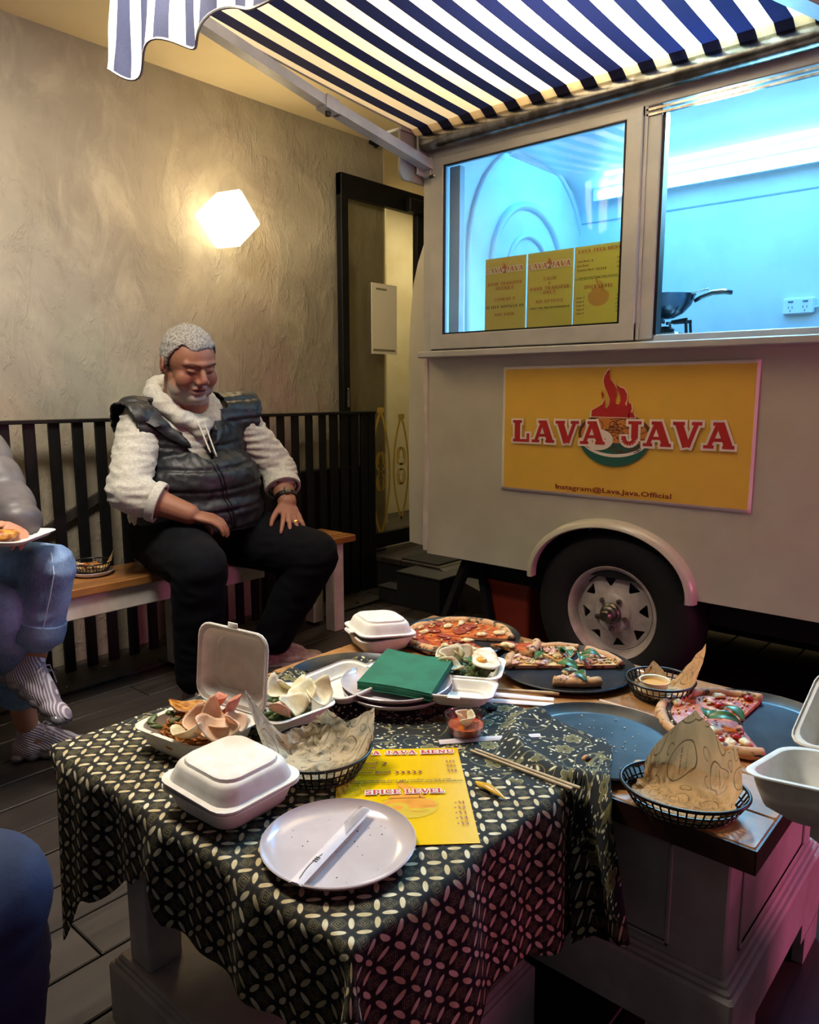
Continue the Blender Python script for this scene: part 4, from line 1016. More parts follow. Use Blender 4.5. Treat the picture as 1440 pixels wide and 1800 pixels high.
# ---- trays (round black pizza trays)
def traydef():
    return [(0.0, 0.003), (0.118, 0.003), (0.124, 0.004), (0.138, 0.015), (0.1405, 0.0165), (0.143, 0.015), (0.143, 0.013), (0.1395, 0.0135), (0.126, 0.001), (0.118, 0.0), (0.0, 0.0)]
MT['tray'] = simple('black_tray_metal', hexc('#24272b'), 0.32, 0.6, c2=hexc('#33373c'), nscale=14, bs=25, bstr=0.08)
tray_me = mesh_of('tray_body', G().lathe(traydef(), 72, cap=False, sx=1.07, sy=1.07)); autosmooth(tray_me, 30); tray_me.materials.append(MT['tray'])
TRAYS = {}
for key, (x, y, z, lab) in dict(
        salami=(1.487, 1.125, TZ, 'round black pizza tray under the salami pizza at the far end'),
        slices=(1.462, 0.806, TZ, 'round black pizza tray under the four basil pizza slices'),
        empty=(1.183, 0.585, TZ, 'empty round black pizza tray with crumbs half under the cloth'),
        cloth=(1.105, 1.118, TZ, 'round black pizza tray with the batik cloth lying over its middle'),
        half=(1.437, 0.400, TZ, 'round black pizza tray under the tomato pizza half at the table edge')).items():
    o = obj('pizza_tray', tray_me, None, loc=(x, y, z)); tag(o, lab, 'tray', 'pizza trays'); TRAYS[key] = o

# ---- batik tablecloth
def batik():
    m, b = newmat('batik_cloth', 0.85)
    tc = X.n('ShaderNodeTexCoord'); u, v, _ = xyz(tc.outputs['UV'])
    wob = nz(tc.outputs['UV'], 14, 2) * 0.010
    u = u + wob; v = v + wob * 0.7
    c = 0.031
    p = (u + v) * (0.7071 / c); q = (u - v) * (0.7071 / c)
    fp = p.fract(); fq = q.fract()
    cq = (q + 0.5).fract() - 0.5; cp = (p + 0.5).fract() - 0.5
    def el(a, b_, ra, rb): return (X.m('POWER', a * (1 / ra), 2.0) + X.m('POWER', b_ * (1 / rb), 2.0))
    e1 = el(fp - 0.5, cq, 0.36, 0.135); e2 = el(cp, fq - 0.5, 0.135, 0.36)
    e = e1.min(e2)
    pet = e.lt(0.72); ring = e.lt(1.25) - pet
    dm_ = (fp - 0.5).abs() + (fq - 0.5).abs()
    dia = ((dm_ * 8.0).fract().lt(0.5)) * dm_.lt(0.40)
    tiny = nz(tc.outputs['UV'], 160, 2).gt(0.5)
    dark = hexc('#0a0a0a'); olive = hexc('#6b6343'); cream = hexc('#d8cfb0')
    k1 = mixc(dia * (0.5 + tiny * 0.5), dark, olive)
    k1 = mixc(ring * 0.55, k1, hexc('#2f2a1c'))
    k1 = mixc(pet, k1, mixc(nz(tc.outputs['UV'], 30, 2).step(0.4, 0.6), cream, hexc('#c1b083')))
    # floral field
    def vor(scale, rnd_=1.0):
        vo = X.n('ShaderNodeTexVoronoi', voronoi_dimensions='2D'); link(tc.outputs['UV'], vo.inputs['Vector'])
        vo.inputs['Scale'].default_value = scale; vo.inputs['Randomness'].default_value = rnd_
        px, py, _ = xyz(vo.outputs['Position']); cr = X(vo.outputs['Color'])
        s_ = X.n('ShaderNodeSeparateColor'); link(vo.outputs['Color'], s_.inputs[0])
        return (u - px), (v - py), X(s_.outputs[0]), X(s_.outputs[1]), X(vo.outputs['Distance'])
    dx, dy, r1, r2, dd = vor(17.0, 0.85)
    th = X.m('ARCTAN2', dy, dx) + r1 * 6.28
    rad = (dx * dx + dy * dy).sqrt()
    pr = ((th * 2.5).cos().abs() * 0.007 + 0.009)
    fl = rad.lt(pr); edge = rad.lt(pr + 0.0012) - fl; ctr = rad.lt(0.0028)
    use = r2.gt(0.35)
    dx2, dy2, s1, s2, d2 = vor(46.0, 0.9)
    an = s1 * 6.28
    ax_ = dx2 * an.cos() + dy2 * an.sin(); ay_ = dy2 * an.cos() - dx2 * an.sin()
    leaf = el(ax_, ay_, 0.0085, 0.0030).lt(1.0) * s2.gt(0.45)
    leafc = el(ax_, ay_, 0.0062, 0.0017).lt(1.0) * s2.gt(0.7)
    _, _, q1, q2, d3 = vor(95.0, 0.8)
    dots = d3.lt(0.2) * q1.gt(0.6)
    n1 = nz(tc.outputs['UV'], 9, 1, 0.4, 1.0)
    vine = ((n1 * 7.0).fract() - 0.5).abs().lt(0.045)
    bgd = hexc('#14191a')
    k2 = mixc(vine, bgd, hexc('#6b6540')); k2 = mixc(dots, k2, hexc('#c9c6b0'))
    k2 = mixc(leaf, k2, hexc('#787048')); k2 = mixc(leafc, k2, hexc('#d8d2b4'))
    k2 = mixc(fl * use, k2, mixc(ctr, hexc('#67613c'), hexc('#22261f'))); k2 = mixc(edge * use, k2, hexc('#b9b287'))
    fm = (u + v * 0.45 + nz(tc.outputs['UV'], 5, 1) * 0.10 - 0.05)
    fmask = fm.step(0.755, 0.76)
    col = mixc(fmask, k1, k2)
    link(col, b.inputs['Base Color'])
    bump(b, nz(tc.outputs['UV'], 400, 2), 0.1, 0.0006)
    return m
MT['batik'] = batik()
CX0, CY0 = 0.541, 0.556
def itp(x, tab):
    if x <= tab[0][0]: return tab[0][1]
    for (a, fa), (b_, fb) in zip(tab[:-1], tab[1:]):
        if x <= b_:
            t_ = (x - a) / (b_ - a); t_ = t_ * t_ * (3 - 2 * t_); return fa + (fb - fa) * t_
    return tab[-1][1]
XR = [(0.45, 1.150), (0.536, 1.176), (0.575, 1.192), (0.643, 1.205), (0.713, 1.220), (0.784, 1.222), (0.869, 1.234), (0.95, 1.238), (1.03, 1.232), (1.12, 1.232), (1.19, 1.212), (1.24, 1.17), (1.30, 1.10)]
HL = [(0.556, 0.20), (0.676, 0.155), (0.836, 0.165), (0.922, 0.155), (0.978, 0.095), (1.041, 0.14), (1.154, 0.23), (1.25, 0.345), (1.285, 0.355), (1.315, 0.21)]
HN = [(0.541, 0.25), (0.70, 0.235), (0.85, 0.22), (1.02, 0.255), (1.09, 0.30), (1.16, 0.36), (1.2, 0.33)]
def top_h(x, y):
    z = TZ + 0.0035
    for k in ('empty', 'cloth', 'half', 'slices'):
        c = TRAYS[k].location; d = math.hypot(x - c.x, y - c.y)
        if d < 0.175:
            if d > 0.152: z = max(z, TZ + 0.0035 + 0.0145 * (0.175 - d) / 0.023)
            elif d > 0.142: z = max(z, TZ + 0.0185)
            else: z = max(z, TZ + 0.0055 + 0.013 * max(0, (d - 0.118) / 0.024))
    return z
def fcloth(u, v):
    # u: left hem -> right edge ; v: near hem -> far edge
    bmin = -0.36; bmax = 1.306 - CY0
    b_ = bmin + (bmax - bmin) * v
    y = CY0 + b_
    xr = itp(max(y, 0.45), XR); amax = xr - CX0
    # far edge tapers on the right (cloth corner cut back over the tray)
    al = itp(max(y, 0.556), HL); amin = -al
    NU = 120; iu = u * NU
    cut = 22.0
    if iu < cut: a = amin * (1 - iu / cut)
    else: a = amax * (iu - cut) / (NU - cut)
    x = CX0 + a
    far = 1.306 - 0.085 * max(0, min(1, (x - 0.98) / 0.1)) if x > 0.98 else 1.306
    if y > far: y = far
    nh = itp(x, HN)
    if b_ < 0: b_ = b_ * nh / 0.36
    uv = (a + 0.2, b_ + 0.2)
    rip = 0.010 * math.sin(b_ * 26 + 0.5) + 0.005 * math.sin(b_ * 61)
    ripn = 0.010 * math.sin(a * 24 + 1.0) + 0.005 * math.sin(a * 57)
    if a < 0 and b_ < 0:
        r_ = math.hypot(a, b_); ph = math.atan2(-b_, -a)
        fold = 0.30 + 0.20 * math.sin(ph * 2)
        k = min(1, r_ / 0.05)
        P = (CX0 - r_ * fold * math.cos(ph) * 0.8 - 0.004 * k + rip * k * 0.5, CY0 - r_ * fold * math.sin(ph) * 0.8 - 0.004 * k + ripn * k * 0.5, TZ + 0.0035 - r_ * 0.93)
    elif a < 0:
        h = -a; k = min(1, h / 0.06)
        P = (CX0 - 0.010 * math.sin(min(1, h / 0.02) * PI / 2) - 0.03 * h + rip * k, y - 0.06 * h * math.sin(y * 20), TZ + 0.0035 - max(0, h - 0.004) * 0.985 - 0.0)
    elif b_ < 0:
        h = -b_
        if x > 1.028:
            L = (x - 1.028) / 0.85
            dx, dy = -0.85, -0.53
            if h < L:
                xx, yy = x + dx * h, CY0 + dy * h
                P = (xx, yy, max(TZ + 0.004, top_h(xx, yy)) + 0.004 * math.sin(PI * min(1, h / max(L, 1e-3))))
            else:
                f_ = h - L; yy = CY0 + dy * L
                P = (1.028 - 0.010 * min(1, f_ / 0.02) - 0.10 * f_ + 0.012 * math.sin(x * 60) * min(1, f_ / 0.08), yy - 0.25 * f_ * (1 if x > 1.08 else 0.6), TZ + 0.003 - f_ * 0.95)
        else:
            k = min(1, h / 0.06)
            P = (x + 0.05 * h * math.sin(x * 18), CY0 - 0.010 * math.sin(min(1, h / 0.02) * PI / 2) - 0.05 * h + ripn * k, TZ + 0.0035 - max(0, h - 0.004) * 0.985)
    else:
        P = (x, y, top_h(x, y) + 0.0008 * math.sin(40 * x + 13 * y))
    return P, uv
NU, NV = 120, 110
vs = []; uvs = []
for j in range(NV + 1):
    for i in range(NU + 1):
        jv = j / NV
        P, uv = fcloth(i / NU, jv); vs.append(P); uvs.append(uv)
k = NU + 1
fs = [(j * k + i, j * k + i + 1, (j + 1) * k + i + 1, (j + 1) * k + i) for j in range(NV) for i in range(NU)]
me = bpy.data.meshes.new('tablecloth'); me.from_pydata(vs, [], fs); me.update()
ul = me.uv_layers.new(name='UVMap')
li = np.zeros(len(me.loops), dtype=np.int32); me.loops.foreach_get('vertex_index', li)
ua = np.array(uvs, dtype=np.float32)[li]; ul.data.foreach_set('uv', ua.ravel())
me.shade_smooth(); me.materials.append(MT['batik'])
tc_ = obj('tablecloth', me, None)
md = tc_.modifiers.new('s', 'SOLIDIFY'); md.thickness = 0.0015; md.offset = 0
tag(tc_, 'dark batik cloth with pale petal pattern draped over the low tables', 'tablecloth')
# ================================================================ TABLE THINGS
CLT = TZ + 0.0048      # top of the cloth
def M3(x, y, z, rz=0.0, rx=0.0, ry=0.0):
    return Matrix.Translation((x, y, z)) @ Matrix.Rotation(rz, 4, 'Z') @ Matrix.Rotation(ry, 4, 'Y') @ Matrix.Rotation(rx, 4, 'X')

# ---- clamshell boxes
def half_shell(hx, hy, h, lip=0.008, taper=0.82, r=0.028, up=True, raised=False, th=0.0022):
    """open tray (up) or lid; returns G in local coords, rim at z=h for a base or z=0 for a lid"""
    rings = []
    s = 1
    if up:
        zs = [(1.0, h, lip), (1.0, h - 0.002, lip), (1.0, h - 0.002, 0.001), (0.97, h * 0.62, 0), (0.90, h * 0.25, 0), (taper, 0.004, 0), (taper - 0.05, 0.0, 0)]
        zi = [(taper - 0.07, 0.003, 0), (taper - 0.01, 0.006, 0), (0.885, h * 0.27, -th), (0.965, h * 0.62, -th), (0.995, h - 0.001, -th * 0.5), (1.0, h + 0.001, lip * 0.3)]
        seq = zs + zi
        for f, z, e in seq: rings.append(rrz(hx * f + e, hy * f + e, z, r * (0.8 + 0.2 * f)))
        g = loft(rings + [rings[0]], False, False)
        n = len(rings[0])
        g.add(rings[6], [tuple(range(n - 1, -1, -1))]); g.add(rings[7], [tuple(range(n))])
    else:
        seq = [(1.0, 0.0, lip), (1.0, 0.003, lip), (0.995, 0.004, 0.001), (0.955, h * 0.45, 0), (0.90, h * 0.80, 0), (0.85, h * 0.93, 0), (0.80, h * 0.94, 0)]
        seq += [(0.795, h * 0.945, 0), (0.775, h * 1.09, 0), (0.755, h * 1.11, 0), (0.60, h * 1.115, 0)] if raised else [(0.79, h * 0.95, 0), (0.70, h * 0.97, 0)]
        for f, z, e in seq: rings.append(rrz(hx * f + e, hy * f + e, z, r * (0.8 + 0.2 * f)))
        g = loft(rings, False, True)
        inn = [rrz(hx * f + e - th, hy * f + e - th, z - th * 0.7, r * (0.8 + 0.2 * f)) for f, z, e in seq]
        g2 = loft(inn[::-1], True, False); g.add(g2.v, g2.f)
        n = len(rings[0]); g.add(rings[0] + inn[0], [(i, (i + 1) % n, n + (i + 1) % n, n + i) for i in range(n)])
    return g
def clam_closed(lab, x, y, z, rz, hx, hy, hb=0.042, hl=0.032, gap=0.0, tabside=1):
    t = thing('takeaway_box', lab, 'box', (x, y, z), rz, 'white clamshell takeaway boxes')
    obj('base', half_shell(hx, hy, hb), MT['clam'], t, smooth=45)
    g = half_shell(hx * 0.985, hy * 0.985, hl, up=False, raised=True, lip=0.009)
    g.box(-hx - 0.018, -hx + 0.002, -0.016, 0.016, -0.002, 0.002, b=0.001)
    gmul(g, Matrix.Translation((0, 0, hb + 0.002)) @ Matrix.Translation((hx, 0, 0)) @ Matrix.Rotation(gap, 4, 'Y') @ Matrix.Translation((-hx, 0, 0)))
    obj('lid', g, MT['clam'], t, smooth=45)
    return t
clam_closed('closed white takeaway box on the batik cloth in front of the noodle box', 0.630, 0.902, CLT, R(-90 + 3), 0.073, 0.071, 0.040, 0.031, R(2.5))
clam_closed('closed white takeaway box on the bare wood at the far corner of the table', 1.318, 1.243, TZ, R(-90 + 66), 0.066, 0.066, 0.038, 0.030, R(4))
def clam_open(lab, x, y, z, rz, hx, hy, hb=0.042, hl=0.03, lid_ang=95, flat_lid_drop=0.0):
    """hinge on the +x side; lid_ang is how far the lid is swung open"""
    t = thing('takeaway_box', lab, 'box', (x, y, z), rz, 'white clamshell takeaway boxes')
    obj('base', half_shell(hx, hy, hb), MT['clam'], t, smooth=45)
    g = half_shell(hx * 0.985, hy * 0.985, hl, up=False, raised=True, lip=0.008)
    g.box(-hx - 0.016, -hx + 0.002, -0.012, 0.012, -0.001, 0.002, b=0.001)
    # closed position: over the base; rotate about hinge line (hx+0.008, hb)
    Mh = Matrix.Translation((hx + 0.008, 0, hb)) @ Matrix.Rotation(R(lid_ang), 4, 'Y') @ Matrix.Translation((-hx - 0.008, 0, 0.0))
    gmul(g, Mh); obj('lid', g, MT['clam'], t, smooth=45)
    return t

# ---- food pieces
def blob(g, c, r, rr_, nu=10, nv=7, jit=0.18, rot=None):
    n0 = len(g.v); g.ell(c, r, nu=nu, nv=nv, rot=rot)
    for i in range(n0, len(g.v)):
        v = Vector(g.v[i]); d = v - Vector(c)
        k = 1 + jit * mnoise.noise(v * 120 + Vector((rr_, 0, 0)))
        g.v[i] = tuple(Vector(c) + d * k)
MT['cracker'] = simple('prawn_cracker', hexc('#e2bd9c'), 0.5, c2=hexc('#d8a98a'), nscale=60, bs=240, bstr=0.25, bdist=0.001, sss=0.2)
MT['cracker_pale'] = simple('pale_cracker', hexc('#e3dac0'), 0.5, c2=hexc('#d5c89f'), nscale=60, bs=240, bstr=0.25, bdist=0.001, sss=0.2)
MT['cracker_pink'] = simple('pink_cracker', hexc('#df9a80'), 0.5, c2=hexc('#d98a76'), nscale=60, bs=240, bstr=0.2, bdist=0.001)
MT['noodle'] = simple('fried_noodle', hexc('#b8752c'), 0.35, c2=hexc('#8f4f1b'), nscale=80)
MT['greens'] = simple('cooked_greens', hexc('#52632a'), 0.5, c2=hexc('#35451b'), nscale=60)
MT['basil'] = simple('basil_leaf', hexc('#3c6b2e'), 0.35, c2=hexc('#28502a'), nscale=40, bs=150, bstr=0.3, bdist=0.001)
MT['egg_white'] = simple('fried_egg_white', hexc('#e4dcc0'), 0.35, c2=hexc('#cfa55c'), nscale=45, bs=120, bstr=0.3, bdist=0.002, nlo=0.52, nhi=0.72)
MT['yolk'] = simple('egg_yolk', hexc('#d99a2c'), 0.3)
MT['omelette'] = simple('crisp_egg_edge', hexc('#c98f35'), 0.45, c2=hexc('#8e4c1b'), nscale=60, bs=120, bstr=0.4, bdist=0.002)
MT['crust'] = simple('charred_pizza_crust', hexc('#c99a6a'), 0.7, c2=hexc('#3e2517'), nscale=50, bs=90, bstr=0.4, bdist=0.002, nlo=0.50, nhi=0.64)
MT['sauce'] = simple('tomato_sauce', hexc('#a6381a'), 0.35, c2=hexc('#c97232'), nscale=60, bs=130, bstr=0.4, bdist=0.002)
MT['cheese_base'] = simple('melted_cheese', hexc('#c98e4a'), 0.4, c2=hexc('#e0c084'), nscale=60, bs=130, bstr=0.4, bdist=0.002)
MT['mozz'] = simple('mozzarella', hexc('#e3d6ad'), 0.4, c2=hexc('#c9a86a'), nscale=70, bs=160, bstr=0.3, bdist=0.001)
MT['salami'] = simple('salami', hexc('#84301f'), 0.4, c2=hexc('#a34a34'), nscale=120)
MT['ham'] = simple('shaved_ham', hexc('#c58a7a'), 0.45, c2=hexc('#e0c4b4'), nscale=60)
MT['tomato'] = simple('roast_tomato', hexc('#b3261a'), 0.25, c2=hexc('#8a1b12'), nscale=60)
MT['olive'] = simple('dark_caramel_bits', hexc('#2a1712'), 0.5)
def cup(rad, depth, M, sx=1.0, sy=1.0, th=0.0016, seed=0, wav=0.12, cover=1.0):
    """curled cracker: a shell-like curved disc"""
    g = G(); nr, na = 6, 22; P = []
    for j in range(nr + 1):
        for i in range(na):
            a = 2 * PI * i / na; rho = rad * j / nr * (1 + wav * math.sin(2 * a + seed) + 0.05 * math.sin(5 * a + seed * 2))
            x, y = rho * math.cos(a) * sx, rho * math.sin(a) * sy
            z = depth * ((x / rad) ** 2 * 1.0 + 0.25 * (y / rad) ** 2) + 0.15 * depth * math.sin(3 * a + seed) * (j / nr) ** 2
            P.append((x, y, z))
    fs = [(j * na + i, j * na + (i + 1) % na, (j + 1) * na + (i + 1) % na, (j + 1) * na + i) for j in range(nr) for i in range(na)]
    g.add(P, fs, M)
    return mesh_of('prawn_cracker', g, solid=th, merge=1e-6)
def noodles(parent_name, lab, cx, cy, cz, rx, ry, h, n, seed, m, cat='noodles', r=0.0016):
    rr_ = random.Random(seed); g = G()
    for k in range(n):
        a = rr_.uniform(0, 2 * PI); d = rr_.random() ** 0.5
        x, y = cx + rx * d * math.cos(a) * 0.76, cy + ry * d * math.sin(a) * 0.76
        zz = cz + h * (1 - d * d) * rr_.uniform(0.55, 1.0)
        R0 = rr_.uniform(0.006, 0.016); a0 = rr_.uniform(0, 6.28); dirn = rr_.choice((-1, 1)); til = rr_.uniform(-0.5, 0.5)
        g.tube([(x + R0 * math.cos(a0 + dirn * t_ * 0.55), y + R0 * math.sin(a0 + dirn * t_ * 0.55), zz + til * R0 * math.sin(t_) + 0.002) for t_ in range(8)], r, 5)
    g.ell((cx, cy, cz + h * 0.15), (rx * 0.80, ry * 0.80, h * 0.62), nu=18, nv=8)
    o = obj('noodles', g, m, smooth=True); tag(o, lab, cat, kind='stuff'); return o

# noodle box with its lid standing up (far left)
A = clam_open('open takeaway box of fried noodles with its lid standing upright', 0.708, 1.108, CLT, R(8), 0.067, 0.082, 0.044, 0.024, 172 - 76)
noodles('noodles', 'heap of brown fried noodles filling the box with upright lid', 0.698, 1.112, CLT + 0.022, 0.055, 0.068, 0.040, 260, 2, MT['noodle'])
g = G(); rr_ = random.Random(8)
for k in range(16): blob(g, (0.672 + rr_.uniform(-0.03, 0.05), 1.15 + rr_.uniform(-0.035, 0.025), CLT + 0.052 + rr_.uniform(-0.004, 0.004)), (rr_.uniform(0.006, 0.013), rr_.uniform(0.004, 0.008), 0.003), k, 8, 5, 0.5, rot=Euler((rr_.uniform(-0.6, 0.6), rr_.uniform(-0.6, 0.6), rr_.uniform(0, 3))).to_matrix())
tag(obj('cooked_greens', g, MT['greens'], smooth=True), 'wilted green vegetables on the fried noodles', 'greens', kind='stuff')
o = obj('fried_egg', cup(0.036, 0.014, M3(0.712, 1.140, CLT + 0.062, R(-40), R(-6), R(2)), 1.05, 0.7, 0.003, 4, 0.16), MT['omelette'], smooth=True)
tag(o, 'crisp golden fried egg lying on the fried noodles', 'egg')
for i, (x, y, z, rz, rx, ry, rad, mm, lab) in enumerate((
        (0.676, 1.063, 0.062, 40, 30, -20, 0.028, 'cracker', 'round peach prawn cracker at the middle of the noodle box'),
        (0.706, 1.055, 0.066, 70, 12, -30, 0.026, 'cracker', 'curled peach prawn cracker behind the round one in the noodle box'),
        (0.690, 1.036, 0.062, -20, 34, 18, 0.030, 'cracker', 'wide folded prawn cracker at the near right of the noodle box'),
        (0.650, 1.052, 0.058, 110, 24, 12, 0.026, 'cracker_pale', 'pale curled prawn cracker at the near rim of the noodle box'),
        (0.726, 1.030, 0.062, 30, 40, 8, 0.022, 'cracker', 'small folded prawn cracker at the right rim of the noodle box'),
        (0.752, 1.058, 0.070, 60, -55, 20, 0.028, 'cracker_pink', 'pink prawn cracker leaning on the upright lid'),
        (0.745, 1.095, 0.068, 20, -40, 0, 0.026, 'cracker_pink', 'second pink prawn cracker deeper in the noodle box'))):
    tag(obj('prawn_cracker', cup(rad, 0.016, M3(x, y, CLT + z - 0.004, R(rz), R(rx), R(ry)), 1.15, 0.9, seed=i), MT[mm], smooth=True), lab, 'cracker', 'prawn crackers in the noodle box')
# box behind it with pale crackers, lid lying open
A = clam_open('open takeaway box of pale crackers with its lid laid flat behind the upright lid', 0.868, 1.068, CLT, R(-4), 0.068, 0.070, 0.042, 0.024, 176)
g = G(); rr_ = random.Random(9)
for k in range(70):
    a = rr_.uniform(0, 6.28); d = rr_.random() ** 0.5 * 0.052
    blob(g, (0.868 + d * math.cos(a), 1.068 + d * math.sin(a), CLT + 0.022 + rr_.uniform(0, 0.012)), (0.012, 0.008, 0.008), k, 7, 5, 0.5)
tag(obj('salad', g, MT['greens'], smooth=True), 'green salad under the pale crackers in the box behind the upright lid', 'salad', kind='stuff')
for i, (x, y, z, rz, rx, ry, rad, mm) in enumerate(((0.850, 1.030, 0.052, 20, 40, 0, 0.027, 'cracker_pale'), (0.822, 1.030, 0.050, 60, 30, 14, 0.027, 'cracker'), (0.893, 1.040, 0.058, -30, 25, -20, 0.028, 'cracker_pale'), (0.915, 1.022, 0.056, 10, 30, -14, 0.028, 'cracker_pale'), (0.870, 1.085, 0.054, 80, 10, -20, 0.026, 'cracker_pale'), (0.905, 1.09, 0.05, 0, -10, 10, 0.024, 'cracker_pale'))):
    lab = ('tall cream cracker at the near edge of the pale cracker box', 'peach cracker half hidden by the upright lid', 'folded pale cracker in the middle of the cracker box', 'pale cracker overhanging the right rim of the cracker box', 'green-tinted pale cracker at the back of the cracker box', 'small pale cracker beside the flat lid of the cracker box')[i]
    tag(obj('prawn_cracker', cup(rad, 0.016, M3(x, y, CLT + z - 0.004, R(rz), R(rx), R(ry)), 1.15, 0.9, seed=i + 3), MT[mm], smooth=True), lab, 'cracker', 'pale crackers')
# egg box by the trays, lid hanging open towards the camera
A = clam_open('open takeaway box of salad and fried egg beside the napkin plates', 1.262, 0.925, TZ, R(180 + 28), 0.062, 0.064, 0.042, 0.022, 174)
g = G(); rr_ = random.Random(12)
for k in range(60):
    a = rr_.uniform(0, 6.28); d = rr_.random() ** 0.5 * 0.048
    blob(g, (1.262 + d * math.cos(a), 0.925 + d * math.sin(a), TZ + 0.026 + rr_.uniform(0, 0.012)), (0.012, 0.009, 0.008), k, 7, 5, 0.5)
tag(obj('salad', g, MT['greens'], smooth=True), 'dark leafy salad under the white-edged fried egg', 'salad', kind='stuff')
eg = thing('fried_egg', 'white fried egg on the salad in the box near the basil pizza', 'egg', (1.275, 0.895, TZ + 0.052))
obj('white', cup(0.036, 0.006, M3(0, 0, 0, R(40), R(8), R(-6)), 1.25, 0.95, 0.004, 2, 0.1), MT['egg_white'], eg, smooth=True)
obj('yolk', G().ell((-0.006, 0.006, 0.006), (0.012, 0.012, 0.007)), MT['yolk'], eg, smooth=True)
lf = G()
for rz in (20, 120, 230):
    h = G(); h.grid(lambda u, v: (0.014 * u + 0.0, 0.008 * (v - 0.5) * math.sin(PI * min(1, u * 0.95 + 0.05)), 0.003 * math.sin(PI * u) + 0.004 * abs(v - 0.5)), 6, 4); gmul(h, M3(1.243, 0.915, TZ + 0.062, R(rz))); lf.add(h.v, h.f)
tag(obj('coriander_sprig', lf, MT['basil'], smooth=True, solid=0.0006), 'bright green herb sprig beside the fried egg', 'herb')
for i, (x, y, z, rz, rx, ry, rad) in enumerate(((1.235, 0.975, 0.055, 20, 50, 0, 0.026), (1.212, 0.962, 0.05, 60, 35, 14, 0.024), (1.262, 0.985, 0.056, -30, 60, -20, 0.027), (1.288, 0.975, 0.054, 10, 50, -14, 0.024), (1.216, 0.935, 0.05, 80, 10, -20, 0.020))):
    lab = ('upright cream cracker at the far left of the egg box', 'thick cream cracker at the left corner of the egg box', 'folded cracker standing behind the fried egg', 'small white cracker against the salami pizza tray', 'flat pale cracker at the near left rim of the egg box')[i]
    tag(obj('prawn_cracker', cup(rad, 0.018, M3(x, y, TZ + z - 0.004, R(rz), R(rx), R(ry)), 1.1, 0.9, seed=i + 7), MT['cracker_pale'], smooth=True), lab, 'cracker', 'cream crackers in the egg box')

# ---- pizzas
def pizza(lab, x, y, z, rad, a0, a1, sauce, tops, seed, cat='pizza', name='pizza', droop=0.0, rz=0.0):
    t = thing(name, lab, cat, (x, y, z), R(rz))
    rr_ = random.Random(seed); n = max(8, int((a1 - a0) / 5)); g = G()
    def rp(a): return rad * (1 + 0.025 * math.sin(3 * a + seed) + 0.015 * math.sin(7 * a + 2 * seed))
    def surf(u, v):
        a = R(a0 + (a1 - a0) * u); r_ = rp(a) * 0.93 * v
        return (r_ * math.cos(a), r_ * math.sin(a), 0.0065 + 0.0014 * mnoise.noise(Vector((r_ * math.cos(a) * 60, r_ * math.sin(a) * 60, seed))) + 0.002 * v)
    full = a1 - a0 >= 359
    obj('topping_layer', mesh_of('topping', G().grid(surf, n, 8), merge=1e-5), sauce, t, smooth=True)
    g = G(); pts = []; rs = []
    for k in range(n * 2 + 1):
        a = R(a0 + (a1 - a0) * k / (2 * n)); r_ = rp(a) * 0.945
        pts.append((r_ * math.cos(a), r_ * math.sin(a), 0.0085)); rs.append(0.0105 * (1 + 0.28 * mnoise.noise(Vector((math.cos(a) * 4, math.sin(a) * 4, seed * 1.7)))))
    g.tube(pts, rs, 10)
    def bot(u, v):
        a = R(a0 + (a1 - a0) * u); r_ = rp(a) * 0.95 * v; return (r_ * math.cos(a), r_ * math.sin(a), 0.0008)
    g.grid(bot, n, 2)
    for aa in ((a0, a1) if not full else ()):
        a = R(aa); r_ = rp(a) * 0.94
        g.add([(0, 0, 0.0008), (r_ * math.cos(a), r_ * math.sin(a), 0.0008), (r_ * math.cos(a), r_ * math.sin(a), 0.009), (0, 0, 0.0066)], [(0, 1, 2, 3)])
    obj('crust', g, MT['crust'], t, smooth=True)
    def rpos(m=0.84):
        a = R(rr_.uniform(a0 + 6, a1 - 6)); d = rad * m * math.sqrt(rr_.uniform(0.06, 1)); return d * math.cos(a), d * math.sin(a)
    for kind, cnt in tops:
        for i in range(cnt):
            px, py = rpos()
            if kind == 'salami':
                q = G().lathe([(0.0, 0.0), (0.017, 0.0005), (0.0175, 0.0025), (0.014, 0.0018), (0, 0.001)], 16, M3(px, py, 0.009, 0, R(rr_.uniform(-9, 9)), R(rr_.uniform(-9, 9)))); obj('salami_slice', q, MT['salami'], t, smooth=True)
            elif kind == 'mozz':
                q = G(); blob(q, (px, py, 0.0115), (rr_.uniform(0.010, 0.017), rr_.uniform(0.008, 0.013), 0.0055), i + seed, 12, 8, 0.5, rot=Euler((0, 0, rr_.uniform(0, 3))).to_matrix()); obj('mozzarella', q, MT['mozz'], t, smooth=True)
            elif kind == 'ham':
                q = G(); blob(q, (px, py, 0.011), (rr_.uniform(0.008, 0.016), rr_.uniform(0.005, 0.009), 0.004), i + seed, 9, 6, 0.8, rot=Euler((0, 0, rr_.uniform(0, 3))).to_matrix()); obj('ham_piece', q, MT['ham'], t, smooth=True)
            elif kind == 'tomato':
                q = G(); blob(q, (px, py, 0.013), (0.010, 0.009, 0.006), i + seed, 12, 8, 0.2); obj('cherry_tomato', q, MT['tomato'], t, smooth=True)
            elif kind == 'bits':
                q = G()
                for _ in range(14):
                    bx_, by_ = rpos(); blob(q, (bx_, by_, 0.0105), (0.003, 0.002, 0.0018), _, 6, 4, 0.3)
                obj('caramelised_bits', q, MT['olive'], t, smooth=True)['kind'] = 'stuff'
            elif kind == 'cheese':
                q = G()
                for _ in range(26):
                    bx_, by_ = rpos(0.9); blob(q, (bx_, by_, 0.0105), (0.004, 0.0025, 0.002), _, 6, 4, 0.4)
                obj('grated_cheese', q, MT['mozz'], t, smooth=True)['kind'] = 'stuff'
    return t
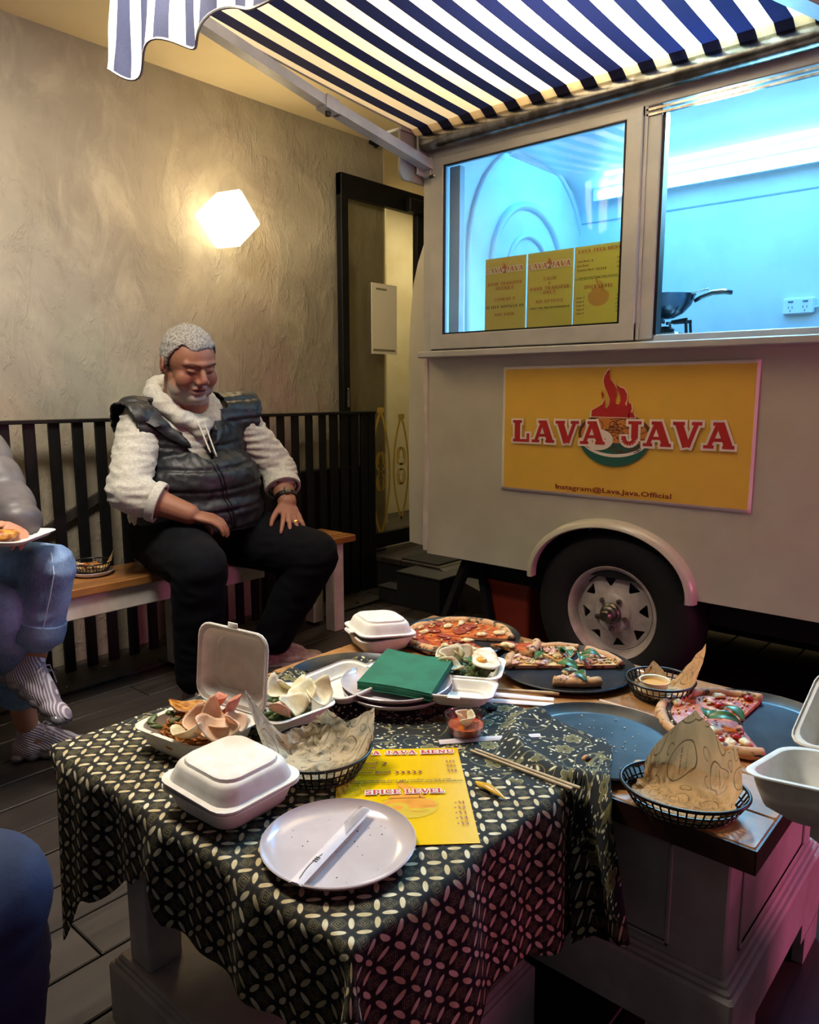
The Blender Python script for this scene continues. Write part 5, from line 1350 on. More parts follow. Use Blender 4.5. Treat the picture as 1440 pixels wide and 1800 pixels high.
def leaf(t, x, y, z, L, W, rz, tilt=0.0, roll=0.0, curl=0.008):
    def f(u, v):
        w = W * math.sin(PI * min(1, 0.06 + 0.94 * u)) ** 0.8 * (1 - 0.25 * u); s = (v - 0.5)
        return (L * (u - 0.5), w * s * 2 * 0.5, curl * math.sin(PI * u) + 0.35 * w * abs(s) ** 1.4 * 1.2)
    g = G().grid(f, 12, 8); gmul(g, M3(x, y, z, R(rz), R(roll), R(tilt)))
    return obj('basil_leaf', mesh_of('basil_leaf', g, solid=0.0007), MT['basil'], t, smooth=True)
P1 = pizza('salami pizza with charred crust and white cheese, a slice gone', 1.478, 1.118, TZ + 0.004, 0.138, 20, 328, MT['sauce'], (('salami', 13), ('mozz', 11), ('cheese', 2), ('bits', 1)), 3, rz=-78)
P1b = pizza('narrow salami pizza slice overhanging the near right tray rim', 1.452, 1.005, TZ + 0.018, 0.115, -30, 12, MT['sauce'], (('mozz', 2), ('salami', 1), ('ham', 2)), 31, cat='pizza', name='pizza_slice', rz=-60)
for i, (x, y, rz, a, rd, lab) in enumerate(((1.467, 0.820, 104, 58, 0.128, 'leftmost basil pizza slice beside the salami pizza'), (1.477, 0.818, 43, 57, 0.126, 'middle basil pizza slice at the back of its tray'), (1.474, 0.806, -19, 56, 0.126, 'basil pizza slice with pointed crust in front of the wheel'), (1.462, 0.800, 221, 62, 0.098, 'single basil pizza slice with its crust towards the camera'))):
    s = pizza(lab, x, y, TZ + 0.004, rd, -a / 2, a / 2, MT['cheese_base'], (('ham', 12), ('mozz', 2), ('cheese', 3), ('bits', 2)), 40 + i, cat='pizza', name='pizza_slice', rz=rz)
    s['group'] = 'basil pizza slices'
    leaf(s, 0.05 + 0.01 * i, 0.004 * (i - 1), 0.018, 0.045, 0.028, (70, 10, -40, 20)[i], 5, 10)
    if i in (1, 2, 3): leaf(s, 0.028, -0.010, 0.022, 0.048, 0.032, 160 + 30 * i, -6, -12)
P3 = pizza('tomato and basil pizza half on the tray at the table edge', 1.418, 0.422, TZ + 0.004, 0.142, 5, 222, MT['sauce'], (('ham', 8), ('cheese', 3), ('mozz', 5), ('tomato', 5)), 7, rz=-6)
leaf(P3, -0.045, 0.035, 0.024, 0.036, 0.03, 20, 10); leaf(P3, -0.015, 0.004, 0.026, 0.05, 0.036, 80, -12, 10); leaf(P3, -0.06, -0.004, 0.028, 0.062, 0.026, -60, 6, 16, 0.012)
g = G(); rr_ = random.Random(77)
for k in range(60):
    a = rr_.uniform(0, 6.28); d = rr_.uniform(0.01, 0.115); blob(g, (1.183 + d * math.cos(a), 0.585 + d * math.sin(a), TZ + 0.0048), (rr_.uniform(0.0008, 0.0025), rr_.uniform(0.0008, 0.002), 0.0009), k, 6, 4, 0.3)
tag(obj('crumbs', g, MT['mozz']), 'pizza crumbs scattered in the empty tray', 'crumbs', kind='stuff')
for x, y, s, lab in ((1.080, 0.553, 1.0, 'crust scrap where the cloth meets the empty tray'), (1.12, 0.483, 1.3, 'crust scrap at the near rim of the empty tray')):
    g = G(); blob(g, (x, y, TZ + 0.0235), (0.009 * s, 0.006 * s, 0.004), 3, 10, 7, 0.6); tag(obj('crust_scrap', g, MT['crust'], smooth=True), lab, 'crust')

# ---- plates
def plate_prof(r, h=0.018):
    return [(0.0, 0.0045), (r * 0.70, 0.0045), (r * 0.86, 0.007), (r * 0.96, h * 0.8), (r * 0.985, h), (r, h - 0.001), (r * 0.985, h - 0.004), (r * 0.90, 0.006), (r * 0.74, 0.001), (r * 0.70, 0.0), (0.0, 0.0)]
def plate(lab, x, y, z, r, group=None, h=0.018):
    o = obj('plate', G().lathe(plate_prof(r, h), 72, cap=False), MT['plate'], smooth=50, loc=(x, y, z)); return tag(o, lab, 'plate', group)
plate('large white plate holding a paper chopstick sleeve on the cloth', 0.655, 0.697, CLT, 0.1055)
plate('lower of two stacked white plates under the green napkins', 1.088, 0.978, CLT + 0.015, 0.112, 'stacked white plates')
plate('upper of two stacked white plates holding the green napkins', 1.088, 0.981, CLT + 0.015 + 0.0125, 0.112, 'stacked white plates')
plate('small white plate under the snack basket on the bench', 1.283, 2.645, 0.445, 0.075)
g = G(); rr_ = random.Random(5)
for k in range(26):
    a = rr_.uniform(0, 6.28); d = rr_.uniform(0.01, 0.085); blob(g, (0.655 + d * math.cos(a), 0.697 + d * math.sin(a), CLT + 0.005), (rr_.uniform(0.0005, 0.0014),) * 2 + (0.0005,), k, 5, 3, 0.3)
tag(obj('crumbs', g, MT['olive']), 'tiny dark crumbs on the large white plate', 'crumbs', kind='stuff')

# ---- green napkins in a stack
napm = simple('green_paper_napkin', hexc('#1d6a4d'), 0.85, c2=hexc('#1a5f45'), nscale=20, bs=350, bstr=0.35, bdist=0.0006)
nc = [Vector((1.176, 1.088)), Vector((1.222, 0.940)), Vector((1.053, 0.863)), Vector((1.007, 1.012))]
def napf(off, z0, jit):
    def f(u, v):
        p = nc[0] * (1 - u) * (1 - v) + nc[1] * u * (1 - v) + nc[3] * (1 - u) * v + nc[2] * u * v
        z = z0 + 0.004 * math.sin(PI * u) * (v - 0.3) + 0.007 * (u - 0.5) ** 2 * 2 * (1 - v) + 0.003 * (1 - v)
        return (p.x + off[0], p.y + off[1], z)
    return f
rr_ = random.Random(2)
nz0 = CLT + 0.015 + 0.0125 + 0.0125
for k in range(9):
    off = (rr_.uniform(-0.0015, 0.0015), rr_.uniform(-0.0015, 0.0015))
    o = obj('napkin', mesh_of('napkin', G().grid(napf(off, nz0 + 0.0019 * k, 0), 10, 10), solid=0.0015), napm, smooth=40)
    tag(o, 'green paper napkin on top of the stack on the white plates' if k == 8 else 'green paper napkin inside the stack on the white plates', 'napkin', 'stacked green napkins')

# ---- glass of dip
gt = thing('glass_bowl', 'small ridged glass bowl of red dip on the cloth', 'bowl', (1.052, 0.780, CLT))
glm = bpy.data.materials.new('clear_pressed_glass'); glm.use_nodes = True
glb = glm.node_tree.nodes['Principled BSDF']; glb.inputs['Transmission Weight'].default_value = 1.0; glb.inputs['Roughness'].default_value = 0.03; glb.inputs['IOR'].default_value = 1.4
gg = G(); n = 60; prof = [(0.0, 0.0), (0.029, 0.0), (0.031, 0.003), (0.0335, 0.012), (0.036, 0.032), (0.0365, 0.034), (0.0385, 0.036), (0.0385, 0.041), (0.0365, 0.042), (0.035, 0.040), (0.034, 0.032), (0.0315, 0.012), (0.028, 0.005), (0.0, 0.005)]
vs = []; fs = []
for j, (r_, z_) in enumerate(prof):
    for i in range(n):
        a = 2 * PI * i / n; k_ = 1 + (0.022 * (1 if i % 3 == 0 else -0.3) if 3 <= j <= 4 else 0)
        vs.append((r_ * k_ * math.cos(a), r_ * k_ * math.sin(a), z_))
for j in range(len(prof) - 1):
    for i in range(n): fs.append((j * n + i, j * n + (i + 1) % n, (j + 1) * n + (i + 1) % n, (j + 1) * n + i))
gg.add(vs, fs); obj('glass', mesh_of('glass', gg, merge=1e-6), thin_glass('pressed_glass', (0.93, 0.95, 0.95), 0.16, 0.05), gt, smooth=60)
dip = simple('red_dip', hexc('#a5361c'), 0.3, c2=hexc('#c45a2c'), nscale=60, bs=100, bstr=0.3, bdist=0.001)
o = obj('chilli_dip', G().lathe([(0.0, 0.0056), (0.0275, 0.0056), (0.031, 0.012), (0.0325, 0.021), (0.0, 0.021)], 40), dip, smooth=40, loc=(1.052, 0.780, CLT)); tag(o, 'red chilli dip inside the small glass bowl', 'dip')
for i, (a, mm, lab) in enumerate(((20, 'cracker', 'folded cracker curled against the left wall of the glass bowl'), (200, 'cracker_pale', 'curled cracker dipped at the right of the glass bowl'))):
    tag(obj('cracker_piece', cup(0.019, 0.014, M3(1.052 + 0.013 * math.cos(R(a + 90)), 0.780 + 0.013 * math.sin(R(a + 90)), CLT + 0.029, R(a), R(58), R(12)), 1.0, 0.75, seed=i), MT[mm], smooth=True), lab, 'cracker')

# ---- chopsticks and paper sleeves
slm = simple('white_paper_sleeve', hexc('#e2dade'), 0.55, c2=hexc('#d6ccd2'), nscale=20, bs=30, bstr=0.2)
def sleeve(lab, a, b_, z, w=0.018, printed=False, group=None, tilt=0.0):
    a = Vector((*a, z)); b_ = Vector((*b_, z + tilt)); d = (b_ - a); L = d.length; d.normalize()
    s = d.cross(Vector((0, 0, 1))).normalized(); up = s.cross(d)
    t = thing('chopstick_sleeve', lab, 'sleeve', tuple(a), group=group, world=True)
    Mx = Matrix((d, -s, up)).transposed().to_4x4(); Mx.translation = a
    g = G(); n = 24; P = []
    for k in range(n + 1):
        x = L * k / n; ww = w / 2 * (1.0 if k < n - 2 else 0.85); hh = 0.0034 * (0.6 + 0.4 * math.sin(PI * min(1, k / n + 0.2)))
        P += [(x, -ww, 0.0), (x, -ww * 0.45, hh), (x, ww * 0.45, hh * 1.1), (x, ww, 0.0003), (x, 0, -0.0002)]
    fs = [(k * 5 + i, k * 5 + (i + 1) % 5, k * 5 + 5 + (i + 1) % 5, k * 5 + 5 + i) for k in range(n) for i in range(5)] + [(0, 1, 2, 3, 4), tuple(n * 5 + i for i in range(5))]
    obj('paper', g.add(P, fs, Mx), slm, t, smooth=60)
    if printed:
        pg = G(); zz = 0.0042
        for k in range(9):
            y0 = -w * 0.42 + w * 0.84 * k / 8
            pg.add([(L * 0.60 + 0.003 * k, y0 - 0.0003, zz), (L * 0.985, y0 - 0.0003, zz), (L * 0.985, y0 + 0.0003, zz), (L * 0.60 + 0.003 * k, y0 + 0.0003, zz)], [(0, 1, 2, 3)], Mx)
        for k in range(3):
            pg.add([(L * 0.24 + 0.004 * k, -0.004, zz), (L * 0.24 + 0.004 * k + 0.0015, -0.004, zz), (L * 0.24 + 0.004 * k + 0.0015, 0.003, zz), (L * 0.24 + 0.004 * k, 0.003, zz)], [(0, 1, 2, 3)], Mx)
        for k in range(14):
            x_ = L * (0.30 + 0.0); 
            xa, xb = L * 0.04 + 0.004 * k, L * 0.04 + 0.004 * (k + 1)
            ya, yb = 0.003 * math.sin(k * 0.22) - 0.002, 0.003 * math.sin((k + 1) * 0.22) - 0.002
            pg.add([(xa, ya, zz), (xb, yb, zz), (xb, yb + 0.0009, zz), (xa, ya + 0.0009, zz)], [(0, 1, 2, 3)], Mx)
        obj('print', pg, MT['black_ink'], t)['kind'] = 'stuff'
    return t
sleeve('white printed chopstick sleeve lying across the large white plate', (0.553, 0.668), (0.735, 0.722), CLT + 0.0165, 0.019, True)
sleeve('pinkish white chopstick sleeve on the cloth beside the glass bowl', (0.995, 0.796), (1.138, 0.676), CLT + 0.001, 0.016)
sleeve('white printed sleeve on the wood between egg box and empty tray', (1.185, 0.868), (1.275, 0.728), CLT + 0.001, 0.018, group='sleeves on the wood')
sleeve('second white sleeve on the wood, overlapping the printed one', (1.205, 0.882), (1.287, 0.735), CLT + 0.006, 0.018, group='sleeves on the wood')
cw = simple('pale_chopstick_wood', hexc('#cdb48f'), 0.6, c2=hexc('#bda27b'), nscale=30)
def stick(lab, a, b_, r=0.0028, group=None):
    o = obj('chopstick', G().tube([a, b_], [r * 0.75, r], 8), cw, smooth=50); return tag(o, lab, 'chopstick', group)
stick('chopstick with its wrapped end lying on the wood above the sleeves', (1.236, 0.880, CLT + 0.0065), (1.325, 0.745, CLT + 0.0035), 0.0042)
stick('loose chopstick nearer the menu, end overhanging the cloth fold', (1.004, 0.733, CLT + 0.003), (1.004, 0.536, CLT + 0.003), group='pair of loose chopsticks')
stick('loose chopstick farther from the menu, beside its pair', (1.013, 0.730, CLT + 0.003), (1.014, 0.528, CLT + 0.003), group='pair of loose chopsticks')
yw = simple('yellow_wrapper', hexc('#d8a916'), 0.35, c2=hexc('#c4920f'), nscale=40)
o = obj('twisted_wrapper', G().tube([(0.924, 0.664, CLT + 0.003), (0.917, 0.650, CLT + 0.006), (0.917, 0.634, CLT + 0.007), (0.913, 0.615, CLT + 0.006), (0.910, 0.598, CLT + 0.003)], [0.001, 0.006, 0.0075, 0.0055, 0.001], 8, flat=0.6), yw, smooth=60); tag(o, 'small twisted yellow wrapper on the cloth beside the menu', 'wrapper')

# ---- the menu
TR_ = Vector((1.000, 0.759)); d_dn = Vector((-0.205, -0.197)).normalized(); d_left = Vector((-0.693, 0.721)).normalized()
BL_ = TR_ + d_left * 0.205 + d_dn * 0.286
Mm = face_mat((BL_.x, BL_.y, CLT + 0.0014), (-d_left.x, -d_left.y, 0), (-d_dn.x, -d_dn.y, 0))
sheet_sign('menu', 'yellow laminated menu on the batik cloth under the plate edge', 'menu', Mm, 0.205, 0.286, menu_lines(0.205, 0.286, 'slabo', MT['red_ink'], MT['red_dark']), mat=MT['yellow_menu'], lg=(0.112, 0.105, 0.33, (MT['faded_ink'], MT['faded_ink2'], MT['faded_ink2'], MT['faded_ink'], MT['faded_ink']), True))

# ---- baskets with greaseproof paper
def greaseproof(name, base, translucent=0.25, oil=0.35, print_=1.0):
    m, b = newmat(name, 0.5); tc = X.n('ShaderNodeTexCoord'); u, v, _ = xyz(tc.outputs['UV'])
    o_ = nz(tc.outputs['UV'], 16, 3).step(0.48, 0.56)
    def ring(scale, rr0, w):
        vo = X.n('ShaderNodeTexVoronoi', voronoi_dimensions='2D'); link(tc.outputs['UV'], vo.inputs['Vector']); vo.inputs['Scale'].default_value = scale; vo.inputs['Randomness'].default_value = 0.25
        d = X(vo.outputs['Distance']); px, py, _z = xyz(vo.outputs['Position'])
        return ((d - rr0).abs()).lt(w), d, u - px, v - py
    rg, d, dx, dy = ring(15.0, 0.33, 0.014)
    lines = ((dy * 330).sin().abs().lt(0.3)) * (dx.abs().lt(0.016)) * (dy.abs().lt(0.009)) * nz(tc.outputs['UV'], 420, 1).gt(0.46)
    r2, d2, _a, _b = ring(31.0, 0.2, 0.02)
    pr = (rg + lines).min(1.0) + r2 * d.gt(0.44)
    c = mixc(o_ * oil, base, tuple(k * 0.5 for k in base))
    c = mixc(pr.min(1.0) * 0.75 * print_, c, hexc('#4e3a28')); link(c, b.inputs['Base Color'])
    bump(b, nz(tc.outputs['UV'], 18, 5, 0.7), 0.5, 0.006)
    nt = m.node_tree; tr = X.n('ShaderNodeBsdfTranslucent'); link(c, tr.inputs[0])
    mx = X.n('ShaderNodeMixShader'); mx.inputs[0].default_value = translucent
    link(b.outputs[0], mx.inputs[1]); link(tr.outputs[0], mx.inputs[2]); link(mx.outputs[0], nt.nodes['Material Output'].inputs['Surface'])
    return m
MT['kraft'] = greaseproof('kraft_greaseproof', hexc('#e0bb86'), 0.35, 0.18)
MT['kraft_pale'] = greaseproof('pale_greaseproof', hexc('#d3c3a4'), 0.3, 0.6)
def basket(lab, x, y, z, rx, ry, h, rz=0.0, paper=None, food=None, group='black lattice snack baskets'):
    t = thing('snack_basket', lab, 'basket', (x, y, z), rz, group)
    bx_, by_ = rx * 0.74, ry * 0.74; N = max(26, int(2 * PI * max(rx, ry) / 0.0125))
    def pt(a, f): return ((bx_ + (rx - bx_) * f) * math.cos(a), (by_ + (ry - by_) * f) * math.sin(a), h * f ** 1.3 + 0.001)
    loop = lambda f, n=48, dz=0.0: [(pt(2 * PI * k / n, f)[0], pt(2 * PI * k / n, f)[1], pt(0, f)[2] + dz) for k in range(n)]
    obj('rim', G().tube(loop(1.0), 0.0028, 8, closed=True), MT['black_plastic'], t, smooth=True)
    g = G()
    for f in (0.08, 0.38, 0.66): g.tube(loop(f), 0.0014, 6, closed=True)
    for k in range(N):
        a = 2 * PI * k / N; g.tube([pt(a, 0.0), pt(a, 0.35), pt(a, 0.7), pt(a, 1.0)], 0.0014, 5)
    for k in range(-5, 6):
        q = k / 6; w_ = math.sqrt(1 - q * q)
        g.tube([(bx_ * q, -by_ * w_, 0.0015), (bx_ * q, by_ * w_, 0.0015)], 0.0011, 5); g.tube([(-bx_ * w_, by_ * q, 0.0015), (bx_ * w_, by_ * q, 0.0015)], 0.0011, 5)
    obj('lattice', g, MT['black_plastic'], t)['kind'] = 'stuff'
    return t
def sheetpaper(lab, x, y, z, rx, ry, h, rz, size, peaks, seed, mat_, crump=0.006, lift=0.010):
    """square sheet pressed into an oval bowl; the part beyond the rim stands up. peaks: (corner angle deg, extra length, lean)"""
    N = 64; vs = []; uvs = []
    for j in range(N + 1):
        for i in range(N + 1):
            s_, t_ = (i / N - 0.5) * 2, (j / N - 0.5) * 2
            # square to polar: distance to the sheet edge depends on the angle
            a = math.atan2(t_, s_); d = max(abs(s_), abs(t_))
            rim = 1.0
            edge = size
            for pa, ex, w_ in peaks:
                dd = abs((math.degrees(a) - pa + 180) % 360 - 180)
                edge = max(edge, size + ex * max(0, 1 - dd / w_))
            L = d * edge                     # arc length in units of the bowl radius
            ca, sa = math.cos(a), math.sin(a)
            if L < 0.66: rr0, zz = L, lift
            elif L < 1.05:
                f = (L - 0.66) / 0.39; rr0 = 0.66 + 0.27 * f; zz = lift + (h - lift) * f ** 1.2
            else:
                f = L - 1.05; rr0 = 0.93 + 0.28 * f; zz = h + f * max(rx, ry) * 0.93
            nzv = mnoise.noise(Vector((s_ * 3.2 + seed, t_ * 3.2, seed * 0.37))) + 0.6 * mnoise.noise(Vector((s_ * 8 + seed, t_ * 8, 3.1)))
            nz2 = mnoise.noise(Vector((s_ * 4 + seed + 9, t_ * 4, 7.7)))
            cr = abs(mnoise.noise(Vector((s_ * 6, t_ * 6 + seed, 1.3))))
            k_ = min(1, L * 1.2) * (1.0 if L < 1.05 else max(0.3, 1 - 1.5 * (L - 1.05)))
            px, py = rx * rr0 * ca, ry * rr0 * sa
            over = max(0, L - 1.0)
            px += ca * crump * nzv * (k_ * (0.5 if L < 1.05 and L > 0.7 else 1)) * -0.9 - ca * 0.0
            py += sa * crump * nzv * k_ * -0.9
            px += -sa * crump * nz2 * over * 0.8; py += ca * crump * nz2 * over * 0.8
            zz += crump * 0.8 * (cr + 0.3 * nz2) * (1 if L < 0.8 else 0.3)
            vs.append((px, py, max(zz, 0.004))); uvs.append((s_ * 0.13 + seed, t_ * 0.13))
    k = N + 1
    fs = [(j * k + i, j * k + i + 1, (j + 1) * k + i + 1, (j + 1) * k + i) for j in range(N) for i in range(N)]
    me = bpy.data.meshes.new('greaseproof_paper'); me.from_pydata(vs, [], fs); me.update()
    ul = me.uv_layers.new(name='UVMap'); li = np.zeros(len(me.loops), dtype=np.int32); me.loops.foreach_get('vertex_index', li)
    ul.data.foreach_set('uv', np.array(uvs, dtype=np.float32)[li].ravel())
    me.shade_smooth(); me.materials.append(mat_)
    o = obj('greaseproof_paper', me, None, loc=(x, y, z), rot=(0, 0, rz)); return tag(o, lab, 'paper', 'greaseproof papers in the baskets')
basket('round black lattice basket between the noodle box and the menu', 0.788, 0.885, CLT, 0.088, 0.088, 0.040)
sheetpaper('crumpled pale greaseproof paper with a tall white corner', 0.788, 0.885, CLT, 0.088, 0.088, 0.040, 0, 1.08, ((140, 1.25, 42), (-28, 0.62, 44), (35, 0.3, 25)), 1.0, MT['kraft_pale'], 0.012)
basket('small black lattice basket at the trailer edge of the table', 1.468, 0.592, TZ, 0.068, 0.068, 0.036)
sheetpaper('kraft paper with a long curled corner in the basket at the trailer edge', 1.468, 0.592, TZ, 0.068, 0.068, 0.036, 0, 0.85, ((-55, 1.45, 46), (35, 0.45, 28)), 4.0, MT['kraft'], 0.007)
basket('wide black lattice basket near the table corner by the cloth', 1.078, 0.390, TZ, 0.074, 0.092, 0.034, R(15))
sheetpaper('printed kraft paper standing tall in the basket at the table corner', 1.078, 0.390, TZ, 0.074, 0.092, 0.034, R(15), 0.84, ((-2, 1.22, 62), (-40, 0.8, 40)), 7.0, MT['kraft'], 0.005)
basket('black lattice snack basket on the bench beside the seated man', 1.283, 2.645, 0.4505 + 0.003, 0.070, 0.070, 0.038)
sheetpaper('brown paper with a raised corner in the basket on the bench', 1.283, 2.645, 0.4535, 0.070, 0.070, 0.038, 0, 0.84, ((-25, 0.85, 26), (120, 0.2, 30)), 11.0, MT['kraft'], 0.008)
# little sauce pot in the small basket
sp = thing('sauce_pot', 'small clear pot of sauce in the basket at the trailer edge', 'pot', (1.452, 0.598, TZ + 0.014))
obj('cup', G().lathe([(0.024, 0.0), (0.029, 0.024), (0.031, 0.025), (0.028, 0.024), (0.0235, 0.001), (0, 0.001)], 28), MT['egg_white'], sp, smooth=50)
obj('sauce', G().lathe([(0.0, 0.017), (0.0268, 0.017), (0.024, 0.012), (0, 0.012)], 28), MT['yolk'], sp)
g = G(); rr_ = random.Random(15)
for k in range(14): g.tube([(1.283 + rr_.uniform(-0.04, 0.02), 2.645 + rr_.uniform(-0.03, 0.03), 0.478 + rr_.uniform(0, 0.01)) for _ in range(2)], 0.004, 5)
tag(obj('fries', g, MT['noodle']), 'handful of fries left in the basket on the bench', 'fries', kind='stuff')
# pen-like dark scrap by the glass
o = obj('paper_scrap', mesh_of('scrap', G().grid(lambda u, v: (1.165 + 0.02 * u, 0.80 + 0.014 * v, CLT + 0.003 + 0.003 * math.sin(9 * u + 5 * v)), 6, 5), solid=0.0006), MT['black_matte'], smooth=True); tag(o, 'small charred scrap on the wood beside the glass bowl', 'scrap')
tag(obj('paper_tag', G().box(1.222, 1.246, 1.168, 1.19, TZ, TZ + 0.0012, M3(0, 0, 0)), slm), 'tiny white paper corner on the wood by the far closed box', 'paper')
# ================================================================ PEOPLE
from mathutils.bvhtree import BVHTree
def fuse(g, voxel, smooth=6, fac=0.5, fn=None):
    me = bpy.data.meshes.new('f'); me.from_pydata(g.v, [], g.f); me.update()
    bm = bmesh.new(); bm.from_mesh(me); bmesh.ops.recalc_face_normals(bm, faces=bm.faces); bm.to_mesh(me); bm.free()
    o = bpy.data.objects.new('f', me); COL.objects.link(o)
    m = o.modifiers.new('r', 'REMESH'); m.mode = 'VOXEL'; m.voxel_size = voxel; m.use_smooth_shade = True
    if smooth: s = o.modifiers.new('s', 'SMOOTH'); s.factor = fac; s.iterations = smooth
    dg = bpy.context.evaluated_depsgraph_get(); dg.update()
    out = bpy.data.meshes.new_from_object(o.evaluated_get(dg))
    bpy.data.objects.remove(o); bpy.data.meshes.remove(me)
    if fn is not None:
        n = len(out.vertices); co = np.zeros(n * 3); out.vertices.foreach_get('co', co); co = co.reshape(-1, 3)
        nr = np.zeros(n * 3); out.vertices.foreach_get('normal', nr); nr = nr.reshape(-1, 3)
        co = fn(co, nr); out.vertices.foreach_set('co', co.ravel()); out.update()
    out.shade_smooth(); return out
def vget(me):
    n = len(me.vertices); co = np.zeros(n * 3); me.vertices.foreach_get('co', co); return co.reshape(-1, 3)
def snoise(co, sc, seed=0.0, st=(1, 1, 1)):
    return np.array([mnoise.noise(Vector((c[0] * sc * st[0] + seed, c[1] * sc * st[1], c[2] * sc * st[2]))) for c in co])
def folds(sc, amp, st=(1, 1, 1), seed=0.0, ridge=True):
    def f(co, nr):
        n = snoise(co, sc, seed, st)
        if ridge: n = 1 - np.abs(n) * 2.2
        return co + nr * (n * amp)[:, None]
    return f
def skin_mat(name, base, ruddy, stub=None):
    m, b = newmat(name, 0.58); v = coords()
    at = X.n('ShaderNodeAttribute'); at.attribute_name = 'tone'
    sp = X.n('ShaderNodeSeparateColor'); link(at.outputs['Color'], sp.inputs[0])
    c = mixc(nz(v, 30, 4).step(0.35, 0.65) * 0.35, base, tuple(k * 0.8 for k in base))
    c = mixc(X(sp.outputs[0]) * 1.0, c, ruddy)
    c = mixc(X(sp.outputs[1]) * 0.75, c, stub or base)
    c = mixc(X(sp.outputs[2]) * 1.0, c, hexc('#3a1c16'))
    link(c, b.inputs['Base Color'])
    b.inputs['Subsurface Weight'].default_value = 0.12; b.inputs['Subsurface Radius'].default_value = (0.012, 0.004, 0.002); b.inputs['Subsurface Scale'].default_value = 0.5
    bump(b, nz(v, 260, 3), 0.12, 0.0008)
    return m
def head_prims(g, M, k=1.0, wide=1.0):
    def E(c, r, rot=None): 
        h = G(); h.ell(c, r, nu=24, nv=16, rot=rot); h.v = [(x * k * wide, y * k, z * k) for x, y, z in h.v]; g.add(h.v, h.f, M)
    def Cn(a, b_, ra, rb):
        h = G(); h.cone(a, b_, ra, rb, 12); h.v = [(x * k * wide, y * k, z * k) for x, y, z in h.v]; g.add(h.v, h.f, M)
    E((0, 0.014, 0.032), (0.079, 0.098, 0.090)); E((0, -0.018, 0.020), (0.074, 0.078, 0.080))
    E((0, -0.036, -0.022), (0.066, 0.060, 0.080)); E((0, -0.026, -0.072), (0.066, 0.062, 0.044))
    E((0, -0.068, -0.100), (0.034, 0.026, 0.022)); E((0, -0.010, -0.104), (0.056, 0.056, 0.034))
    for s in (-1, 1):
        E((s * 0.041, -0.060, -0.036), (0.030, 0.026, 0.036)); E((s * 0.052, -0.03, -0.075), (0.022, 0.035, 0.034))
        E((s * 0.013, -0.106, -0.036), (0.011, 0.012, 0.0095)); E((s * 0.030, -0.082, 0.002), (0.0165, 0.013, 0.0125))
        E((s * 0.0845, 0.014, -0.006), (0.0085, 0.020, 0.031), Euler((R(-12), 0, R(s * 18))).to_matrix()); E((s * 0.081, 0.006, -0.030), (0.008, 0.010, 0.012))
        Cn((s * 0.006, -0.092, 0.022), (s * 0.046, -0.074, 0.022), 0.012, 0.011)
    Cn((0, -0.088, 0.012), (0, -0.114, -0.026), 0.0095, 0.0125); E((0, -0.115, -0.031), (0.0135, 0.011, 0.0105))
    Cn((-0.021, -0.090, -0.062), (0, -0.0985, -0.0585), 0.0048, 0.0065); Cn((0.021, -0.090, -0.062), (0, -0.0985, -0.0585), 0.0048, 0.0065)
    Cn((-0.017, -0.089, -0.0765), (0.017, -0.089, -0.0765), 0.0062, 0.0062); E((0, -0.091, -0.0775), (0.017, 0.0085, 0.0068))
def head_tone(co, M, k, wide, beard, mouth=1.0):
    """local-space colour: R lips/ruddy, G stubble, B mouth slit, lash line, nostrils"""
    Mi = np.array(M.inverted()); L = co @ Mi[:3, :3].T + Mi[:3, 3]; L = L / np.array([k * wide, k, k])
    x, y, z = L.T; T = np.zeros((len(co), 3))
    near = (np.abs(x) < 0.12) & (np.abs(y) < 0.16) & (np.abs(z) < 0.17)
    fr = near & (y < -0.05)
    lip = np.exp(-((x / 0.024) ** 4)) * np.exp(-(((z + 0.067) / 0.0155) ** 4)); T[:, 0] = np.where(fr & (y < -0.08), lip * 0.8, 0)
    ck = np.exp(-(((np.abs(x) - 0.045) / 0.025) ** 2)) * np.exp(-(((z + 0.03) / 0.03) ** 2)) * 0.25; T[:, 0] += np.where(fr, ck, 0)
    T[:, 0] += np.where(fr & (np.abs(x) < 0.02) & (np.abs(z + 0.03) < 0.02), 0.25, 0)
    bd = np.clip((-0.050 - z) / 0.03, 0, 1) * (y < 0.01) + np.exp(-(((z + 0.050) / 0.008) ** 2)) * (np.abs(x) < 0.035) * (y < -0.08)
    T[:, 1] = np.where(near & (z > -0.135), np.clip(bd, 0, 1) * (1 - lip) * beard, 0)
    sl = np.exp(-((x / 0.020) ** 4)) * np.exp(-(((z + 0.0685) / 0.0036) ** 2)) * mouth
    ls = np.exp(-(((np.abs(x) - 0.031) / 0.014) ** 4)) * np.exp(-(((z + 0.0075 + 0.2 * (np.abs(np.abs(x) - 0.031))) / 0.0022) ** 2))
    ns = np.exp(-(((np.abs(x) - 0.0105) / 0.005) ** 2)) * np.exp(-(((z + 0.044) / 0.003) ** 2))
    ear = np.exp(-(((y - 0.012) / 0.009) ** 2)) * np.exp(-(((z + 0.002) / 0.014) ** 2)) * (np.abs(x) > 0.084) * 0.5
    T[:, 2] = np.where(fr & (y < -0.07), np.clip(sl + ls * 0.9 + ns * 0.8, 0, 1), 0) + np.where(near, ear, 0)
    return np.clip(T, 0, 1)
